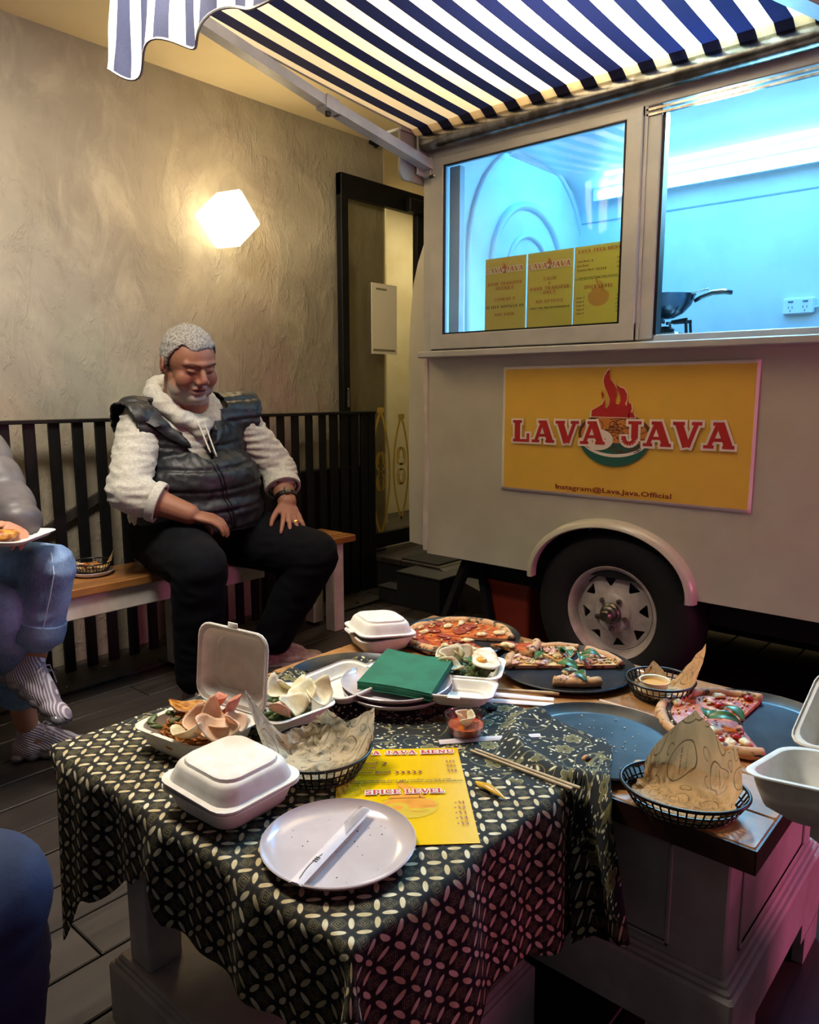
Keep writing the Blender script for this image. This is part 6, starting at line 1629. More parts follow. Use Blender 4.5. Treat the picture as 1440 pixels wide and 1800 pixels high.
def head_dent(co, nr, M, k, wide):
    Mi = np.array(M.inverted()); L = co @ Mi[:3, :3].T + Mi[:3, 3]; L = L / np.array([k * wide, k, k])
    x, y, z = L.T; d = np.zeros(len(co)); fr = (np.abs(x) < 0.1) & (y < -0.05) & (np.abs(z) < 0.12)
    ax = np.abs(x)
    d -= 0.0045 * np.exp(-(((ax - 0.031) / 0.020) ** 2) - (((z - 0.010) / 0.0045) ** 2))     # crease over the lid
    d -= 0.0030 * np.exp(-(((ax - 0.031) / 0.020) ** 2) - (((z + 0.012) / 0.0045) ** 2))
    d -= 0.0035 * np.exp(-(((ax - 0.016) / 0.007) ** 2) - (((z - 0.004) / 0.012) ** 2))
    d -= 0.0034 * np.exp(-((x / 0.022) ** 4) - (((z + 0.0685) / 0.003) ** 2))
    d -= 0.0028 * np.exp(-(((ax - 0.030 - 0.25 * (-0.045 - z)) / 0.005) ** 2) - (((z + 0.052) / 0.018) ** 2))   # smile fold
    d -= 0.002 * np.exp(-((x / 0.02) ** 2) - (((z + 0.090) / 0.005) ** 2))
    sd = (np.abs(x) > 0.083) & (np.abs(y - 0.012) < 0.03) & (np.abs(z) < 0.03)
    d = np.where(fr, d, 0) - np.where(sd, 0.003 * np.exp(-(((y - 0.010) / 0.008) ** 2) - (((z + 0.0) / 0.014) ** 2)), 0)
    return co + nr * (d * k)[:, None]
def hair_cap(M, k, wide, thick=0.005, curl=0.004, line=0.060, sc=90, long=0.0):
    g = G(); nu, nv = 110, 70; c = Vector((0, 0.010, 0.028)); r = (0.0795, 0.0985, 0.0925); V = []; keep = []
    for j in range(nv + 1):
        ph = -PI / 2 + PI * j / nv
        for i in range(nu):
            th = 2 * PI * i / nu; d = Vector((math.cos(ph) * math.cos(th), math.cos(ph) * math.sin(th), math.sin(ph)))
            p = Vector((c.x + r[0] * d.x, c.y + r[1] * d.y, c.z + r[2] * d.z))
            nn = mnoise.noise(p * sc) * curl + abs(mnoise.noise(p * sc * 2.3)) * curl * 0.8
            t_ = -p.y   # forward
            lim = line + 0.010 * mnoise.noise(p * 30) if t_ > 0.045 else (-0.004 + (line + 0.004) * max(0, (t_ - 0.005) / 0.040) ** 0.9 if t_ > 0.005 else -0.012 - (0.005 - t_) * 0.75 - long)
            keep.append(p.z > lim); f = min(1, max(0, (p.z - lim) / 0.012))
            p = p + d * (thick * (0.25 + 0.75 * f) + nn * f)
            V.append((p.x * k * wide, p.y * k, p.z * k))
    F = [(j * nu + i, j * nu + (i + 1) % nu, (j + 1) * nu + (i + 1) % nu, (j + 1) * nu + i) for j in range(nv) for i in range(nu)]
    F = [f for f in F if all(keep[q] for q in f)]
    g.add(V, F, M); me = mesh_of('hair', g, merge=1e-6, solid=0.003)
    bm = bmesh.new(); bm.from_mesh(me); bmesh.ops.delete(bm, geom=[v for v in bm.verts if not v.link_faces], context='VERTS'); bm.to_mesh(me); bm.free()
    return me
def hand(g, M, k=1.0, side=1, bend=(14, 18, 22, 26), spread=7, curl=1.0, thumb=(38, 12)):
    """wrist at the origin, fingers along +x, palm down (-z), thumb on +y*side"""
    def Cn(a, b_, ra, rb):
        h = G(); h.cone(a, b_, ra, rb, 10); h.v = [(x * k, y * k * side, z * k) for x, y, z in h.v]; g.add(h.v, h.f, M)
    def E(c, r):
        h = G(); h.ell(c, r, nu=14, nv=10); h.v = [(x * k, y * k * side, z * k) for x, y, z in h.v]; g.add(h.v, h.f, M)
    E((0.045, 0.0, 0.0), (0.050, 0.039, 0.0165)); E((0.020, 0.0, 0.0), (0.030, 0.030, 0.020)); E((0.030, 0.024, -0.006), (0.030, 0.018, 0.016))
    for i, (y0, L) in enumerate(((0.031, 0.072), (0.0105, 0.080), (-0.0105, 0.075), (-0.031, 0.060))):
        a = R(spread * (1.5 - i)); p = Vector((0.082 - 0.004 * abs(i - 1.2), y0, 0.002)); pit = 0.0
        Cn((0.035, y0 * 0.75, 0.001), tuple(p), 0.0115, 0.0108)
        for s, (fr_, ra, rb) in enumerate(((0.46, 0.0102, 0.0092), (0.30, 0.0092, 0.0083), (0.24, 0.0083, 0.0068))):
            pit += R(bend[i] * curl * (0.8, 1.2, 0.9)[s])
            q = p + Vector((math.cos(a) * math.cos(pit), math.sin(a) * math.cos(pit), -math.sin(pit))) * L * fr_
            Cn(tuple(p), tuple(q), ra, rb); p = q
    p = Vector((0.022, 0.026, -0.004)); a = R(thumb[0]); pit = R(thumb[1])
    for L, ra, rb, da in ((0.040, 0.0150, 0.0120, -8), (0.031, 0.0120, 0.0105, -14), (0.024, 0.0105, 0.0080, -10)):
        q = p + Vector((math.cos(a) * math.cos(pit), math.sin(a) * math.cos(pit), -math.sin(pit))) * L
        Cn(tuple(p), tuple(q), ra, rb); p = q; a += R(da); pit += R(8)
def frame_x(o, xdir, up):
    x = Vector(xdir).normalized(); z = Vector(up); z = (z - x * z.dot(x)).normalized(); y = z.cross(x)
    M = Matrix((x, y, z)).transposed().to_4x4(); M.translation = Vector(o); return M
def V3(*a): return Vector(a)
def lerp(a, b, t): return Vector(a) * (1 - t) + Vector(b) * t
def tint(me, T):
    ca = me.color_attributes.new('tone', 'FLOAT_COLOR', 'POINT')
    ca.data.foreach_set('color', np.hstack([T, np.ones((len(T), 1))]).astype(np.float32).ravel())

def shoe_g(L, W, H, hi=0.0):
    """local: heel at x=0, toe at x=L, sole on z=0"""
    up = G()
    up.ell((L * 0.22, 0, H * 0.36), (L * 0.22, W * 0.47, H * 0.40)); up.ell((L * 0.50, 0, H * 0.30), (L * 0.32, W * 0.48, H * 0.34)); up.ell((L * 0.78, 0, H * 0.22), (L * 0.215, W * 0.47, H * 0.25))
    up.cone((L * 0.20, 0, H * 0.35), (L * 0.22, 0, H * 0.86), W * 0.46, W * 0.41, 16); up.cone((L * 0.30, 0, H * 0.72), (L * 0.62, 0, H * 0.38), W * 0.36, W * 0.34, 14)
    so = G(); P = []
    for k in range(28):
        a = 2 * PI * k / 28; x = L * 0.5 + L * 0.505 * math.cos(a); w = W * 0.5 * abs(math.sin(a)) ** 0.75 * (0.88 + 0.12 * math.cos(a)) * (1 if math.sin(a) > 0 else -1)
        P.append((x, w))
    return up, so, P
def shoe(par, M, L, W, H, upm, solem, knit=False, lacem=None, swoosh=None, lab=None, voxel=0.004):
    up, so, P = shoe_g(L, W, H)
    me = fuse(up, voxel, 4)
    o = bpy.data.objects.new('shoe', me); COL.objects.link(o); o.parent = par; me.materials.append(upm)
    Ml = wmat(par).inverted() @ M; o.matrix_local = Ml
    o.location, o.rotation_euler, o.scale = Ml.to_translation(), Ml.to_euler(), (1, 1, 1)
    if lab: o['label'] = lab
    g = G()
    if knit:
        for i in range(6):
            x = L * (0.08 + 0.165 * i); g.ell((x, W * 0.26, 0.012), (L * 0.085, W * 0.22, 0.015)); g.ell((x, -W * 0.26, 0.012), (L * 0.085, W * 0.22, 0.015)); g.ell((x, 0, 0.010), (L * 0.085, W * 0.25, 0.012))
        g.ell((L * 0.9, 0, 0.012), (L * 0.10, W * 0.36, 0.013)); sm2 = fuse(g, 0.004, 3)
    else:
        g.prism(P, 0.0, 0.020); g.prism([(L * 0.5 + (x - L * 0.5) * 1.0, w * 1.0) for x, w in P if x < L * 0.5], 0.018, 0.030); sm2 = fuse(g, 0.004, 3)
    obj('sole', sm2, solem, o, world=False)
    g = G()
    for i in range(5):
        x = L * (0.34 + 0.066 * i); z = H * (0.80 - 0.085 * i); w = W * 0.20
        g.tube([(x, -w, z), (x + 0.006, 0, z + H * 0.085), (x, w, z)], 0.0022, 6); g.tube([(x, -w, z), (x + L * 0.066, w, z - 0.004)], 0.0018, 5)
    x0, z0 = L * 0.33, H * 0.92
    for s in (-1, 1):
        g.tube([(x0, 0, z0), (x0 + 0.012, s * 0.018, z0 + 0.012), (x0 + 0.02, s * 0.034, z0 - 0.002), (x0 + 0.012, s * 0.03, z0 - 0.018), (x0 + 0.002, s * 0.008, z0 - 0.002)], 0.0018, 6)
        g.tube([(x0, 0, z0), (x0 + 0.03, s * 0.02, z0 + 0.002), (x0 + 0.052, s * 0.036, z0 - 0.022)], 0.0018, 6)
    obj('laces', g, lacem or upm, o, world=False)['kind'] = 'stuff'
    if swoosh:
        for s in (-1, 1):
            pts = [(0.30, 0.40), (0.36, 0.26), (0.42, 0.24), (0.52, 0.30), (0.70, 0.44), (0.52, 0.36), (0.43, 0.33), (0.39, 0.36)]
            bv = BVHTree.FromPolygons([v.co[:] for v in me.vertices], [p.vertices[:] for p in me.polygons])
            g = G(); vs = []
            for a, b_ in pts:
                h = bv.ray_cast(Vector((L * a, s * W, H * b_)), Vector((0, -s, 0)))
                vs.append((L * a, (h[0].y if h[0] is not None else s * W * 0.4) + s * 0.0015, H * b_))
            c = (L * 0.42, vs[2][1], H * 0.295); g.add(vs + [c], [(i, (i + 1) % 8, 8) for i in range(8)])
            obj('emblem', g, swoosh, o, world=False)
    return o

def figure(lab, S, skin, hairm, top, bottom, k=1.0, voxel=0.006, cat='person', topfn=None, botfn=None, head_k=1.0, wide=1.0, beard=0.0, hands=True, cuffs=(0.92, 0.92), leg_end=(0.9, 0.9), belly=1.0, topname='jacket', hair_long=0.0, curl=0.004, topvox=0.008, hairline=0.060, sleeve_r=(0.072, 0.062, 0.048), legr=(0.105, 0.082, 0.058), sho=0.066, nck=(0.11, 0.078)):
    """S: joints dict with hipL hipR kneeL kneeR ankL ankR toeL toeR shL shR elL elR wrL wrR handL handR upL upR head(M) neck pelvis chest"""
    base = lerp(S['ankL'], S['ankR'], 0.5); t = thing('person', lab, cat, (base.x, base.y, 0), world=True)
    g = G(); Hm = S['head']
    hp = Hm @ Vector((0, 0.012, -0.06))
    g.cone(S['neck'], hp, 0.066 * k * head_k, 0.062 * k * head_k, 18)
    head_prims(g, Hm, head_k, wide)
    ch, pv = Vector(S['chest']), Vector(S['pelvis'])
    g.ell(ch, (0.16 * k, 0.10 * k, 0.15 * k)); g.ell(lerp(ch, pv, 0.5), (0.15 * k, 0.12 * k, 0.15 * k)); g.ell(pv, (0.165 * k, 0.13 * k, 0.10 * k))
    g.cone(S['shL'], S['shR'], 0.048 * k, 0.048 * k, 14)
    for s in 'LR':
        g.cone(S['sh' + s], S['el' + s], 0.052 * k, 0.043 * k, 16); g.cone(S['el' + s], S['wr' + s], 0.047 * k, 0.031 * k, 16)
        e, w = Vector(S['el' + s]), Vector(S['wr' + s]); g.cone(lerp(e, w, 0.12), lerp(e, w, 0.45), 0.050 * k, 0.046 * k, 16)
        g.cone(S['hip' + s], S['knee' + s], 0.085 * k, 0.058 * k, 16); g.cone(S['knee' + s], S['ank' + s], 0.056 * k, 0.036 * k, 16)
        kk, an = Vector(S['knee' + s]), Vector(S['ank' + s]); g.cone(lerp(kk, an, 0.15), lerp(kk, an, 0.5), 0.058 * k, 0.050 * k, 14)
        tt = Vector(S['toe' + s]); g.cone(an + (tt - an).normalized() * 0.02 + Vector((0, 0, -0.045)), lerp(an + Vector((0, 0, -0.06)), tt, 0.75), 0.028 * k, 0.014 * k, 12)
        hd = S['hand' + s]; M = frame_x(w, hd[0], hd[1])
        hand(g, M, hd[2].get('k', 1.0), hd[2].get('side', 1), hd[2].get('bend', (14, 18, 22, 26)), hd[2].get('spread', 7), hd[2].get('curl', 1.0), hd[2].get('thumb', (38, 12)))
    me = fuse(g, voxel, 3 if voxel > 0.0045 else 4, 0.5, lambda co, nr: head_dent(co, nr, Hm, head_k, wide))
    tint(me, head_tone(vget(me), Hm, head_k, wide, beard))
    obj('body', me, skin, t)
    obj('hair', hair_cap(Hm, head_k, wide, long=hair_long, curl=curl, line=hairline), hairm, t, smooth=True)
    # trousers
    g = G(); g.ell(pv, (0.185 * k * belly, 0.155 * k, 0.115 * k))
    for s, le in zip('LR', leg_end):
        h, kn, an = (Vector(S[q + s]) for q in ('hip', 'knee', 'ank'))
        g.cone(h, kn, legr[0] * k * 1.08, legr[1] * k, 20); g.cone(kn, lerp(kn, an, le), legr[1] * k, legr[2] * k, 20)
        g.cone(lerp(kn, an, le - 0.05), lerp(kn, an, le), legr[2] * k * 1.03, legr[2] * k * 1.05, 20, caps=True)
    obj('trousers', fuse(g, 0.008, 5, fn=botfn), bottom, t)
    # top
    g = G(); g.ell(ch, (0.185 * k * belly, 0.125 * k, 0.165 * k)); g.ell(lerp(ch, pv, 0.45), (0.185 * k * belly, 0.15 * k * belly, 0.17 * k)); g.ell(lerp(ch, pv, 0.85), (0.195 * k * belly, 0.16 * k * belly, 0.11 * k))
    g.cone(S['shL'], S['shR'], sho * k, sho * k, 18); g.cone(ch, S['neck'], nck[0] * k, nck[1] * k, 20)
    for s, ce in zip('LR', cuffs):
        sh, e, w = (Vector(S[q + s]) for q in ('sh', 'el', 'wr'))
        g.cone(sh, e, sleeve_r[0] * k * 1.08, sleeve_r[0] * k, 20); g.cone(e, lerp(e, w, ce), sleeve_r[0] * k, sleeve_r[1] * k, 20)
        g.cone(lerp(e, w, ce - 0.06), lerp(e, w, ce), sleeve_r[1] * k * 1.02, sleeve_r[2] * k * 1.1, 18)
    tp = obj(topname, fuse(g, topvox, 5, fn=topfn), top, t)
    for s, ce in zip('LR', cuffs):
        e, w = Vector(S['el' + s]), Vector(S['wr' + s]); c_ = lerp(e, w, ce + (0.22 if ce < 0.6 else 0.03)); d_ = (w - e)
        q = frame_x(c_, d_, (0.1, 0.2, 0.95)) @ Matrix.Rotation(PI / 2, 4, 'Y'); r_ = (0.050 * k + 0.008) if ce < 0.6 else sleeve_r[2] * 0.8 * k
        obj('cuff', G().lathe([(r_ - 0.006, -0.012), (r_ + 0.004, -0.014), (r_ + 0.006, 0.0), (r_ + 0.004, 0.016), (r_ - 0.004, 0.018), (r_ - 0.008, 0.012)], 28, q, cap=False), top, tp, smooth=60)
    return t
def HM(c, yaw, pitch, roll=0.0):
    """head at c looking along -y turned by yaw about z, pitched down"""
    return Matrix.Translation(c) @ Matrix.Rotation(R(yaw), 4, 'Z') @ Matrix.Rotation(R(pitch), 4, 'X') @ Matrix.Rotation(R(roll), 4, 'Y')

MT['hoodie'] = simple('grey_marl_fleece', hexc('#b9b6ab'), 0.9, c2=hexc('#a9a69b'), nscale=120, bs=300, bstr=0.25, bdist=0.001, sheen=0.2)
MT['vest'] = simple('black_puffer_nylon', hexc('#111318'), 0.5, c2=hexc('#171a20'), nscale=16, bs=26, bstr=0.35, bdist=0.006)
MT['trousers'] = simple('navy_black_trousers', hexc('#05060a'), 0.9, c2=hexc('#070910'), nscale=14, bs=30, bstr=0.15, bdist=0.006, spec=0.15)
MT['grey_hair'] = simple('grey_curly_hair', hexc('#9f9b94'), 0.8, c2=hexc('#6f6c68'), nscale=170, bs=260, bstr=1.0, bdist=0.003, nlo=0.45, nhi=0.6)
MT['dark_hair'] = simple('dark_brown_hair', hexc('#1c130e'), 0.5, bs=160, bstr=0.6, bdist=0.003)
sk_man = skin_mat('man_skin', hexc('#8c5c45'), hexc('#8a4038'), hexc('#a09a92'))
sk_w = skin_mat('pale_skin', hexc('#b98368'), hexc('#a34f44'))

# ---- the seated man
S = dict(hipL=(1.775, 2.60, 0.555), hipR=(1.555, 2.60, 0.555), kneeL=(1.945, 2.185, 0.475), kneeR=(1.425, 2.175, 0.515), ankL=(1.875, 2.375, 0.10), ankR=(1.44, 2.24, 0.10), toeL=(2.0, 2.29, 0.03), toeR=(1.40, 2.08, 0.03),
         shL=(1.835, 2.515, 1.005), shR=(1.455, 2.55, 0.985), elL=(1.985, 2.44, 0.792), elR=(1.335, 2.455, 0.762), wrL=(1.935, 2.325, 0.672), wrR=(1.478, 2.305, 0.680),
         neck=(1.625, 2.52, 1.03), chest=(1.65, 2.56, 0.91), pelvis=(1.665, 2.60, 0.59), head=HM((1.583, 2.425, 1.205), -6, 20, -3))
S['handL'] = ((-0.30, -0.62, -0.60), (-0.1, -0.62, 0.75), dict(side=-1, k=1.06, bend=(6, 8, 8, 9), spread=11, thumb=(40, 6)))
S['handR'] = ((0.80, -0.52, -0.30), (0.15, -0.35, 0.93), dict(side=1, k=1.06, bend=(20, 22, 22, 20), spread=5, thumb=(24, 34)))
def trousers_f(co, nr):
    n = 1 - np.abs(snoise(co, 9, 3.0, (1, 1, 2.4))) * 2.2
    return co + nr * (n * 0.0035)[:, None]
def hood_f(co, nr):
    n = 1 - np.abs(snoise(co, 12, 1.0, (1, 1, 3.2))) * 2.2; n2 = snoise(co, 30, 5.0, (1, 1, 3))
    return co + nr * (n * 0.0065 + n2 * 0.002)[:, None]
man = figure('grey haired man in black puffer vest and pale hoodie sitting on the bench', S, sk_man, MT['grey_hair'], MT['hoodie'], MT['trousers'], k=1.2, voxel=0.0042, topfn=hood_f, botfn=trousers_f,
             head_k=1.055, wide=1.05, beard=0.9, cuffs=(0.30, 0.24), leg_end=(0.93, 0.93), belly=1.0, topname='hoodie', hairline=0.066, sleeve_r=(0.059, 0.057, 0.052), topvox=0.007, legr=(0.104, 0.080, 0.062), sho=0.052, nck=(0.085, 0.060))
HMm = S['head']; hk, hw = 1.055, 1.05
def HL_(x, y, z): return HMm @ Vector((x * hk * hw, y * hk, z * hk))
for s in (-1, 1):
    obj('eyebrow', G().tube([HL_(s * 0.014, -0.101, 0.020), HL_(s * 0.028, -0.100, 0.0265), HL_(s * 0.042, -0.092, 0.026), HL_(s * 0.052, -0.082, 0.020)], [0.0014, 0.0022, 0.002, 0.0008], 6), simple('grey_brow', hexc('#3c3431'), 0.8), man, smooth=True)
obj('earring', G().ell(HL_(-0.090, 0.004, -0.034), (0.0035, 0.0035, 0.0035), nu=10, nv=8), MT['steel'], man)
# vest
g = G(); ch = V3(1.655, 2.535, 0.90)
g.ell((1.655, 2.545, 0.905), (0.232, 0.160, 0.155), nu=32, nv=20); g.ell((1.66, 2.51, 0.77), (0.245, 0.205, 0.155), nu=32, nv=20); g.ell((1.67, 2.515, 0.675), (0.248, 0.215, 0.095), nu=32, nv=20); g.lathe([(0.225, 0.575), (0.245, 0.60), (0.248, 0.66)], 40, Matrix.Translation((1.67, 2.52, 0)), sx=1.0, sy=0.85)
g.cone((1.425, 2.55, 0.985), (1.885, 2.515, 1.007), 0.100, 0.099, 20); g.cone((1.63, 2.54, 0.96), (1.62, 2.525, 1.04), 0.135, 0.10, 24)
def vest_f(co, nr):
    z = co[:, 2] + 0.012 * np.sin(co[:, 0] * 9); d = np.abs(((z - 0.60) / 0.078) % 1.0 - 0.5) * 0.078
    n = snoise(co, 14, 8.0, (1, 1, 2.2))
    puff = -0.007 * np.exp(-((d - 0.039) / 0.006) ** 2)
    return co + nr * (puff + n * 0.005 + (1 - np.abs(snoise(co, 26, 2.0, (1.6, 1, 1))) * 2) * 0.003)[:, None]
vm = fuse(g, 0.007, 5, fn=vest_f)
bm = bmesh.new(); bm.from_mesh(vm)
def zipx(z): return 1.605 + (0.87 - z) * 0.24
kill = []
for f in bm.faces:
    c = f.calc_center_median()
    dx = c.x - zipx(c.z)
    if c.z > 0.865 and c.y < 2.50 and -0.012 - (c.z - 0.865) * 0.40 < dx < 0.012 + (c.z - 0.865) * 0.50: kill.append(f); continue
    if c.z > (1.045 if abs(c.x - 1.625) < 0.12 else 1.13): kill.append(f); continue
    # arm holes
    for sx, sy, sz, nx, nz_ in ((1.385, 2.55, 0.965, -1, -0.35), (1.897, 2.515, 0.985, 1, -0.35)):
        if (c.x - sx) * nx > (c.z - sz) * 0.30 and abs(c.x - sx) < 0.14 and c.z > 0.80: kill.append(f); break
    if c.z < 0.585: kill.append(f)
bmesh.ops.delete(bm, geom=list(set(kill)), context='FACES')
for _ in range(4):
    bad = [f for f in bm.faces if sum(1 for e in f.edges if e.is_boundary) >= 2]
    bmesh.ops.delete(bm, geom=bad, context='FACES')
bm.verts.ensure_lookup_table(); seen = set(); best = []
for v in bm.verts:
    if v in seen: continue
    st_k = [v]; seen.add(v); comp = []
    while st_k:
        q = st_k.pop(); comp.append(q)
        for e in q.link_edges:
            w_ = e.other_vert(q)
            if w_ not in seen: seen.add(w_); st_k.append(w_)
    if len(comp) > len(best): best = comp
bs_ = set(best); bmesh.ops.delete(bm, geom=[v for v in bm.verts if v not in bs_], context='VERTS')
for _ in range(8): bmesh.ops.smooth_vert(bm, verts=[v for v in bm.verts if v.is_boundary], factor=0.5, use_axis_x=True, use_axis_y=True, use_axis_z=True)
shell(bm, 0.006); bm.to_mesh(vm); bm.free(); vm.shade_smooth()
vest = obj('vest', vm, MT['vest'], man)
bv = BVHTree.FromPolygons([v.co[:] for v in vm.vertices], [p.vertices[:] for p in vm.polygons])
def onb(x, z, off=0.004):
    h = bv.ray_cast(Vector((x, 1.9, z)), Vector((0, 1, 0))); y = h[0].y if h[0] is not None else 2.40
    return (x, y - off, z)
for s in (-0.007, 0.007):
    obj('zip', G().tube([onb(zipx(z) + s, z, 0.002) for z in [0.60 + 0.012 * i for i in range(23)]], 0.0028, 6), simple('black_zip', hexc('#07080a'), 0.35), vest, smooth=True)
# collar flaps folded outwards
def flap(s):
    def f(u, v):
        z = 1.040 - 0.150 * u
        x = zipx(z) + s * (0.016 + 0.075 * (1 - u) ** 0.8) + s * v * (0.075 * (1 - 0.55 * u))
        p = Vector(onb(min(max(x, 1.46), 1.83), min(z, 1.02), 0.010))
        return (x, p.y - 0.006 * math.sin(PI * v) + 0.03 * max(0, z - 1.0) / 0.04, z - 0.030 * v * (1 - u) + 0.012 * v * u)
    return f
for s in (-1, 1):
    obj('collar', mesh_of('collar', G().grid(flap(s), 14, 8), solid=0.006), MT['vest'], vest, smooth=60)
# hood lying round the neck, and its strings
g = G(); ring = []
for i in range(28):
    a = 2 * PI * i / 28; rx, ry = 0.112, 0.105
    x, y = 1.615 + rx * math.cos(a), 2.515 + ry * math.sin(a)
    z = 1.070 + 0.058 * math.sin(a) - 0.030 * max(0, -math.sin(a)) ** 2
    ring.append((x, y, z))
g.tube(ring, [0.024 + 0.016 * max(0, math.sin(2 * PI * i / 28)) + 0.004 * math.sin(i * 2.2) for i in range(28)], 14, closed=True)
g.tube([(x * 1.0 + (1.615 - x) * 0.10, y + (2.515 - y) * 0.10, z + 0.022) for x, y, z in ring], 0.015, 12, closed=True)
g.cone((1.535, 2.50, 1.06), (1.60, 2.405, 0.955), 0.034, 0.018, 12); g.cone((1.70, 2.49, 1.06), (1.615, 2.400, 0.955), 0.034, 0.018, 12)
obj('hood', fuse(g, 0.005, 3, fn=folds(18, 0.004, (1, 1, 2))), MT['hoodie'], man)
strm = simple('pale_cord', hexc('#c9c5b8'), 0.8)
for dx, z1 in ((-0.012, 0.885), (0.014, 0.868)):
    P = [(1.598 + dx + 0.002 * i, 2.392 - 0.006 * i, 0.995 - (0.995 - z1) * i / 8) for i in range(9)]
    P = [(x, min(y, onb(x, z, 0.006)[1] if z < 0.95 else y), z) for x, y, z in P]
    obj('drawstring', G().tube(P, 0.0032, 6), strm, man, smooth=True)
# watch and ring
wl, ell_ = Vector(S['wrL']), Vector(S['elL'])
Mwt = frame_x(lerp(ell_, wl, 0.88), (wl - ell_), (-0.4, -0.8, 0.45))
wt = obj('watch', G().lathe([(0.043, -0.010), (0.0455, -0.008), (0.0455, 0.008), (0.043, 0.010)], 28, Mwt @ Matrix.Rotation(PI / 2, 4, 'Y'), cap=False, sx=0.95), MT['black_plastic'], man)
obj('watch_case', G().box(-0.014, 0.014, -0.013, 0.013, 0.040, 0.052, Mwt, b=0.003), MT['steel'], wt)
gold = simple('gold_ring', hexc('#d8b05a'), 0.25, 0.9)
Mh = frame_x(wl, S['handL'][0], S['handL'][1])
obj('ring', G().lathe([(0.0112, -0.003), (0.0122, 0), (0.0112, 0.003)], 16, Mh @ Matrix.Translation((0.105, 0.013, -0.001)) @ Matrix.Rotation(PI / 2, 4, 'Y'), cap=False), gold, man)
# shoes
pinkshoe = simple('pinkish_beige_trainer', hexc('#a88c88'), 0.7, c2=hexc('#8f7571'), nscale=60, bs=120, bstr=0.3)
psole = simple('grey_sole', hexc('#8d8382'), 0.6)
def shoeM(heel, toe, z=0.0, pitch=0.0):
    h, t_ = Vector((*heel, z)), Vector((*toe, z)); d = (t_ - h); a = math.atan2(d.y, d.x)
    return Matrix.Translation(h) @ Matrix.Rotation(a, 4, 'Z') @ Matrix.Rotation(R(pitch), 4, 'Y'), d.length
M, L = shoeM((1.825, 2.425), (2.035, 2.265)); shoe(man, M, 0.285, 0.105, 0.105, pinkshoe, psole, lacem=simple('pale_laces', hexc('#b5a5a0'), 0.8))
M, L = shoeM((1.455, 2.315), (1.40, 2.04)); shoe(man, M, 0.285, 0.105, 0.105, pinkshoe, psole)

# ---- the woman with crossed legs on the bench, mostly cut by the frame
def denim():
    m, b = newmat('light_denim', 0.85); v = coords()
    n = nz(v, 5, 4); w = nz(coords(scale=(1, 1, 0.3)), 300, 2)
    c = mixc(n.step(0.35, 0.65), hexc('#54729c'), hexc('#7d9bc2')); c = mixc(w.step(0.4, 0.7) * 0.3, c, hexc('#a7bdd8')); link(c, b.inputs['Base Color'])
    bump(b, nz(v, 200, 2) * 0.3 + nz(v, 18, 3), 0.25, 0.006); return m
MT['denim'] = denim()
MT['puffer'] = simple('grey_puffer', hexc('#4b474a'), 0.5, c2=hexc('#5a5659'), nscale=10, bs=22, bstr=0.3, bdist=0.006)
W_ = dict(hipL=(0.915, 2.60, 0.545), hipR=(0.745, 2.60, 0.545), kneeL=(0.915, 2.135, 0.610), kneeR=(0.80, 2.20, 0.50), ankL=(0.868, 2.185, 0.335), ankR=(0.882, 2.30, 0.115), toeL=(0.90, 2.12, 0.21), toeR=(1.03, 2.22, 0.03),
          shL=(0.865, 2.50, 0.975), shR=(0.59, 2.52, 0.975), elL=(0.890, 2.345, 0.785), elR=(0.56, 2.36, 0.79), wrL=(0.845, 2.165, 0.742), wrR=(0.665, 2.18, 0.735),
          neck=(0.725, 2.52, 1.035), chest=(0.73, 2.54, 0.90), pelvis=(0.83, 2.61, 0.57), head=HM((0.71, 2.46, 1.20), 10, 22))
W_['handL'] = ((-0.35, -0.92, -0.12), (0.6, -0.1, 0.8), dict(side=-1, k=0.86, bend=(22, 24, 26, 28), spread=3, thumb=(30, 10)))
W_['handR'] = ((0.25, -0.95, -0.10), (-0.3, 0.1, 0.9), dict(side=1, k=0.86, bend=(18, 20, 22, 24)))
def puff_f(per, amp):
    def f(co, nr):
        ph = co[:, 2] * 0.9 + co[:, 1] * 0.30
        n = snoise(co, 16, 4.0)
        d = np.abs((ph / per) % 1.0 - 0.5) * 2
        return co + nr * (amp * (1 - d ** 3) - amp * 0.6 + n * 0.005)[:, None]
    return f
def jean_f(co, nr):
    n = 1 - np.abs(snoise(co, 11, 6.0, (1, 1, 2.0))) * 2.2
    return co + nr * (n * 0.0045)[:, None]
wm = figure('person in grey puffer jacket and light jeans sitting cross-legged on the bench', W_, sk_w, MT['dark_hair'], MT['puffer'], MT['denim'], k=0.93, voxel=0.006, topfn=puff_f(0.085, 0.006), botfn=jean_f,
            head_k=0.93, cuffs=(0.92, 0.92), leg_end=(0.66, 0.68), hair_long=0.05, curl=0.002, sleeve_r=(0.080, 0.074, 0.05), legr=(0.088, 0.076, 0.064))
cuffm = MT['denim']
for kn, an in ((W_['kneeL'], W_['ankL']), (W_['kneeR'], W_['ankR'])):
    kn, an = Vector(kn), Vector(an); q = frame_x(lerp(kn, an, 0.53), an - kn, (0, -1, 0.1)) @ Matrix.Rotation(PI / 2, 4, 'Y')
    obj('turned_up_cuff', G().lathe([(0.062, 0.0), (0.071, 0.002), (0.073, 0.03), (0.071, 0.055), (0.066, 0.060), (0.060, 0.055), (0.058, 0.02)], 32, q, cap=False), cuffm, wm, smooth=60)
jb = fuse(G().cone((0.915, 2.135, 0.61), (0.868, 2.185, 0.40), 0.080, 0.068), 0.01, 1)
obj('seam', G().tube([(0.90, 2.085, 0.665), (0.893, 2.060, 0.61), (0.882, 2.074, 0.54), (0.870, 2.092, 0.47), (0.862, 2.104, 0.43)], 0.0016, 6), simple('denim_stitch', hexc('#c3d0e0'), 0.8), wm)
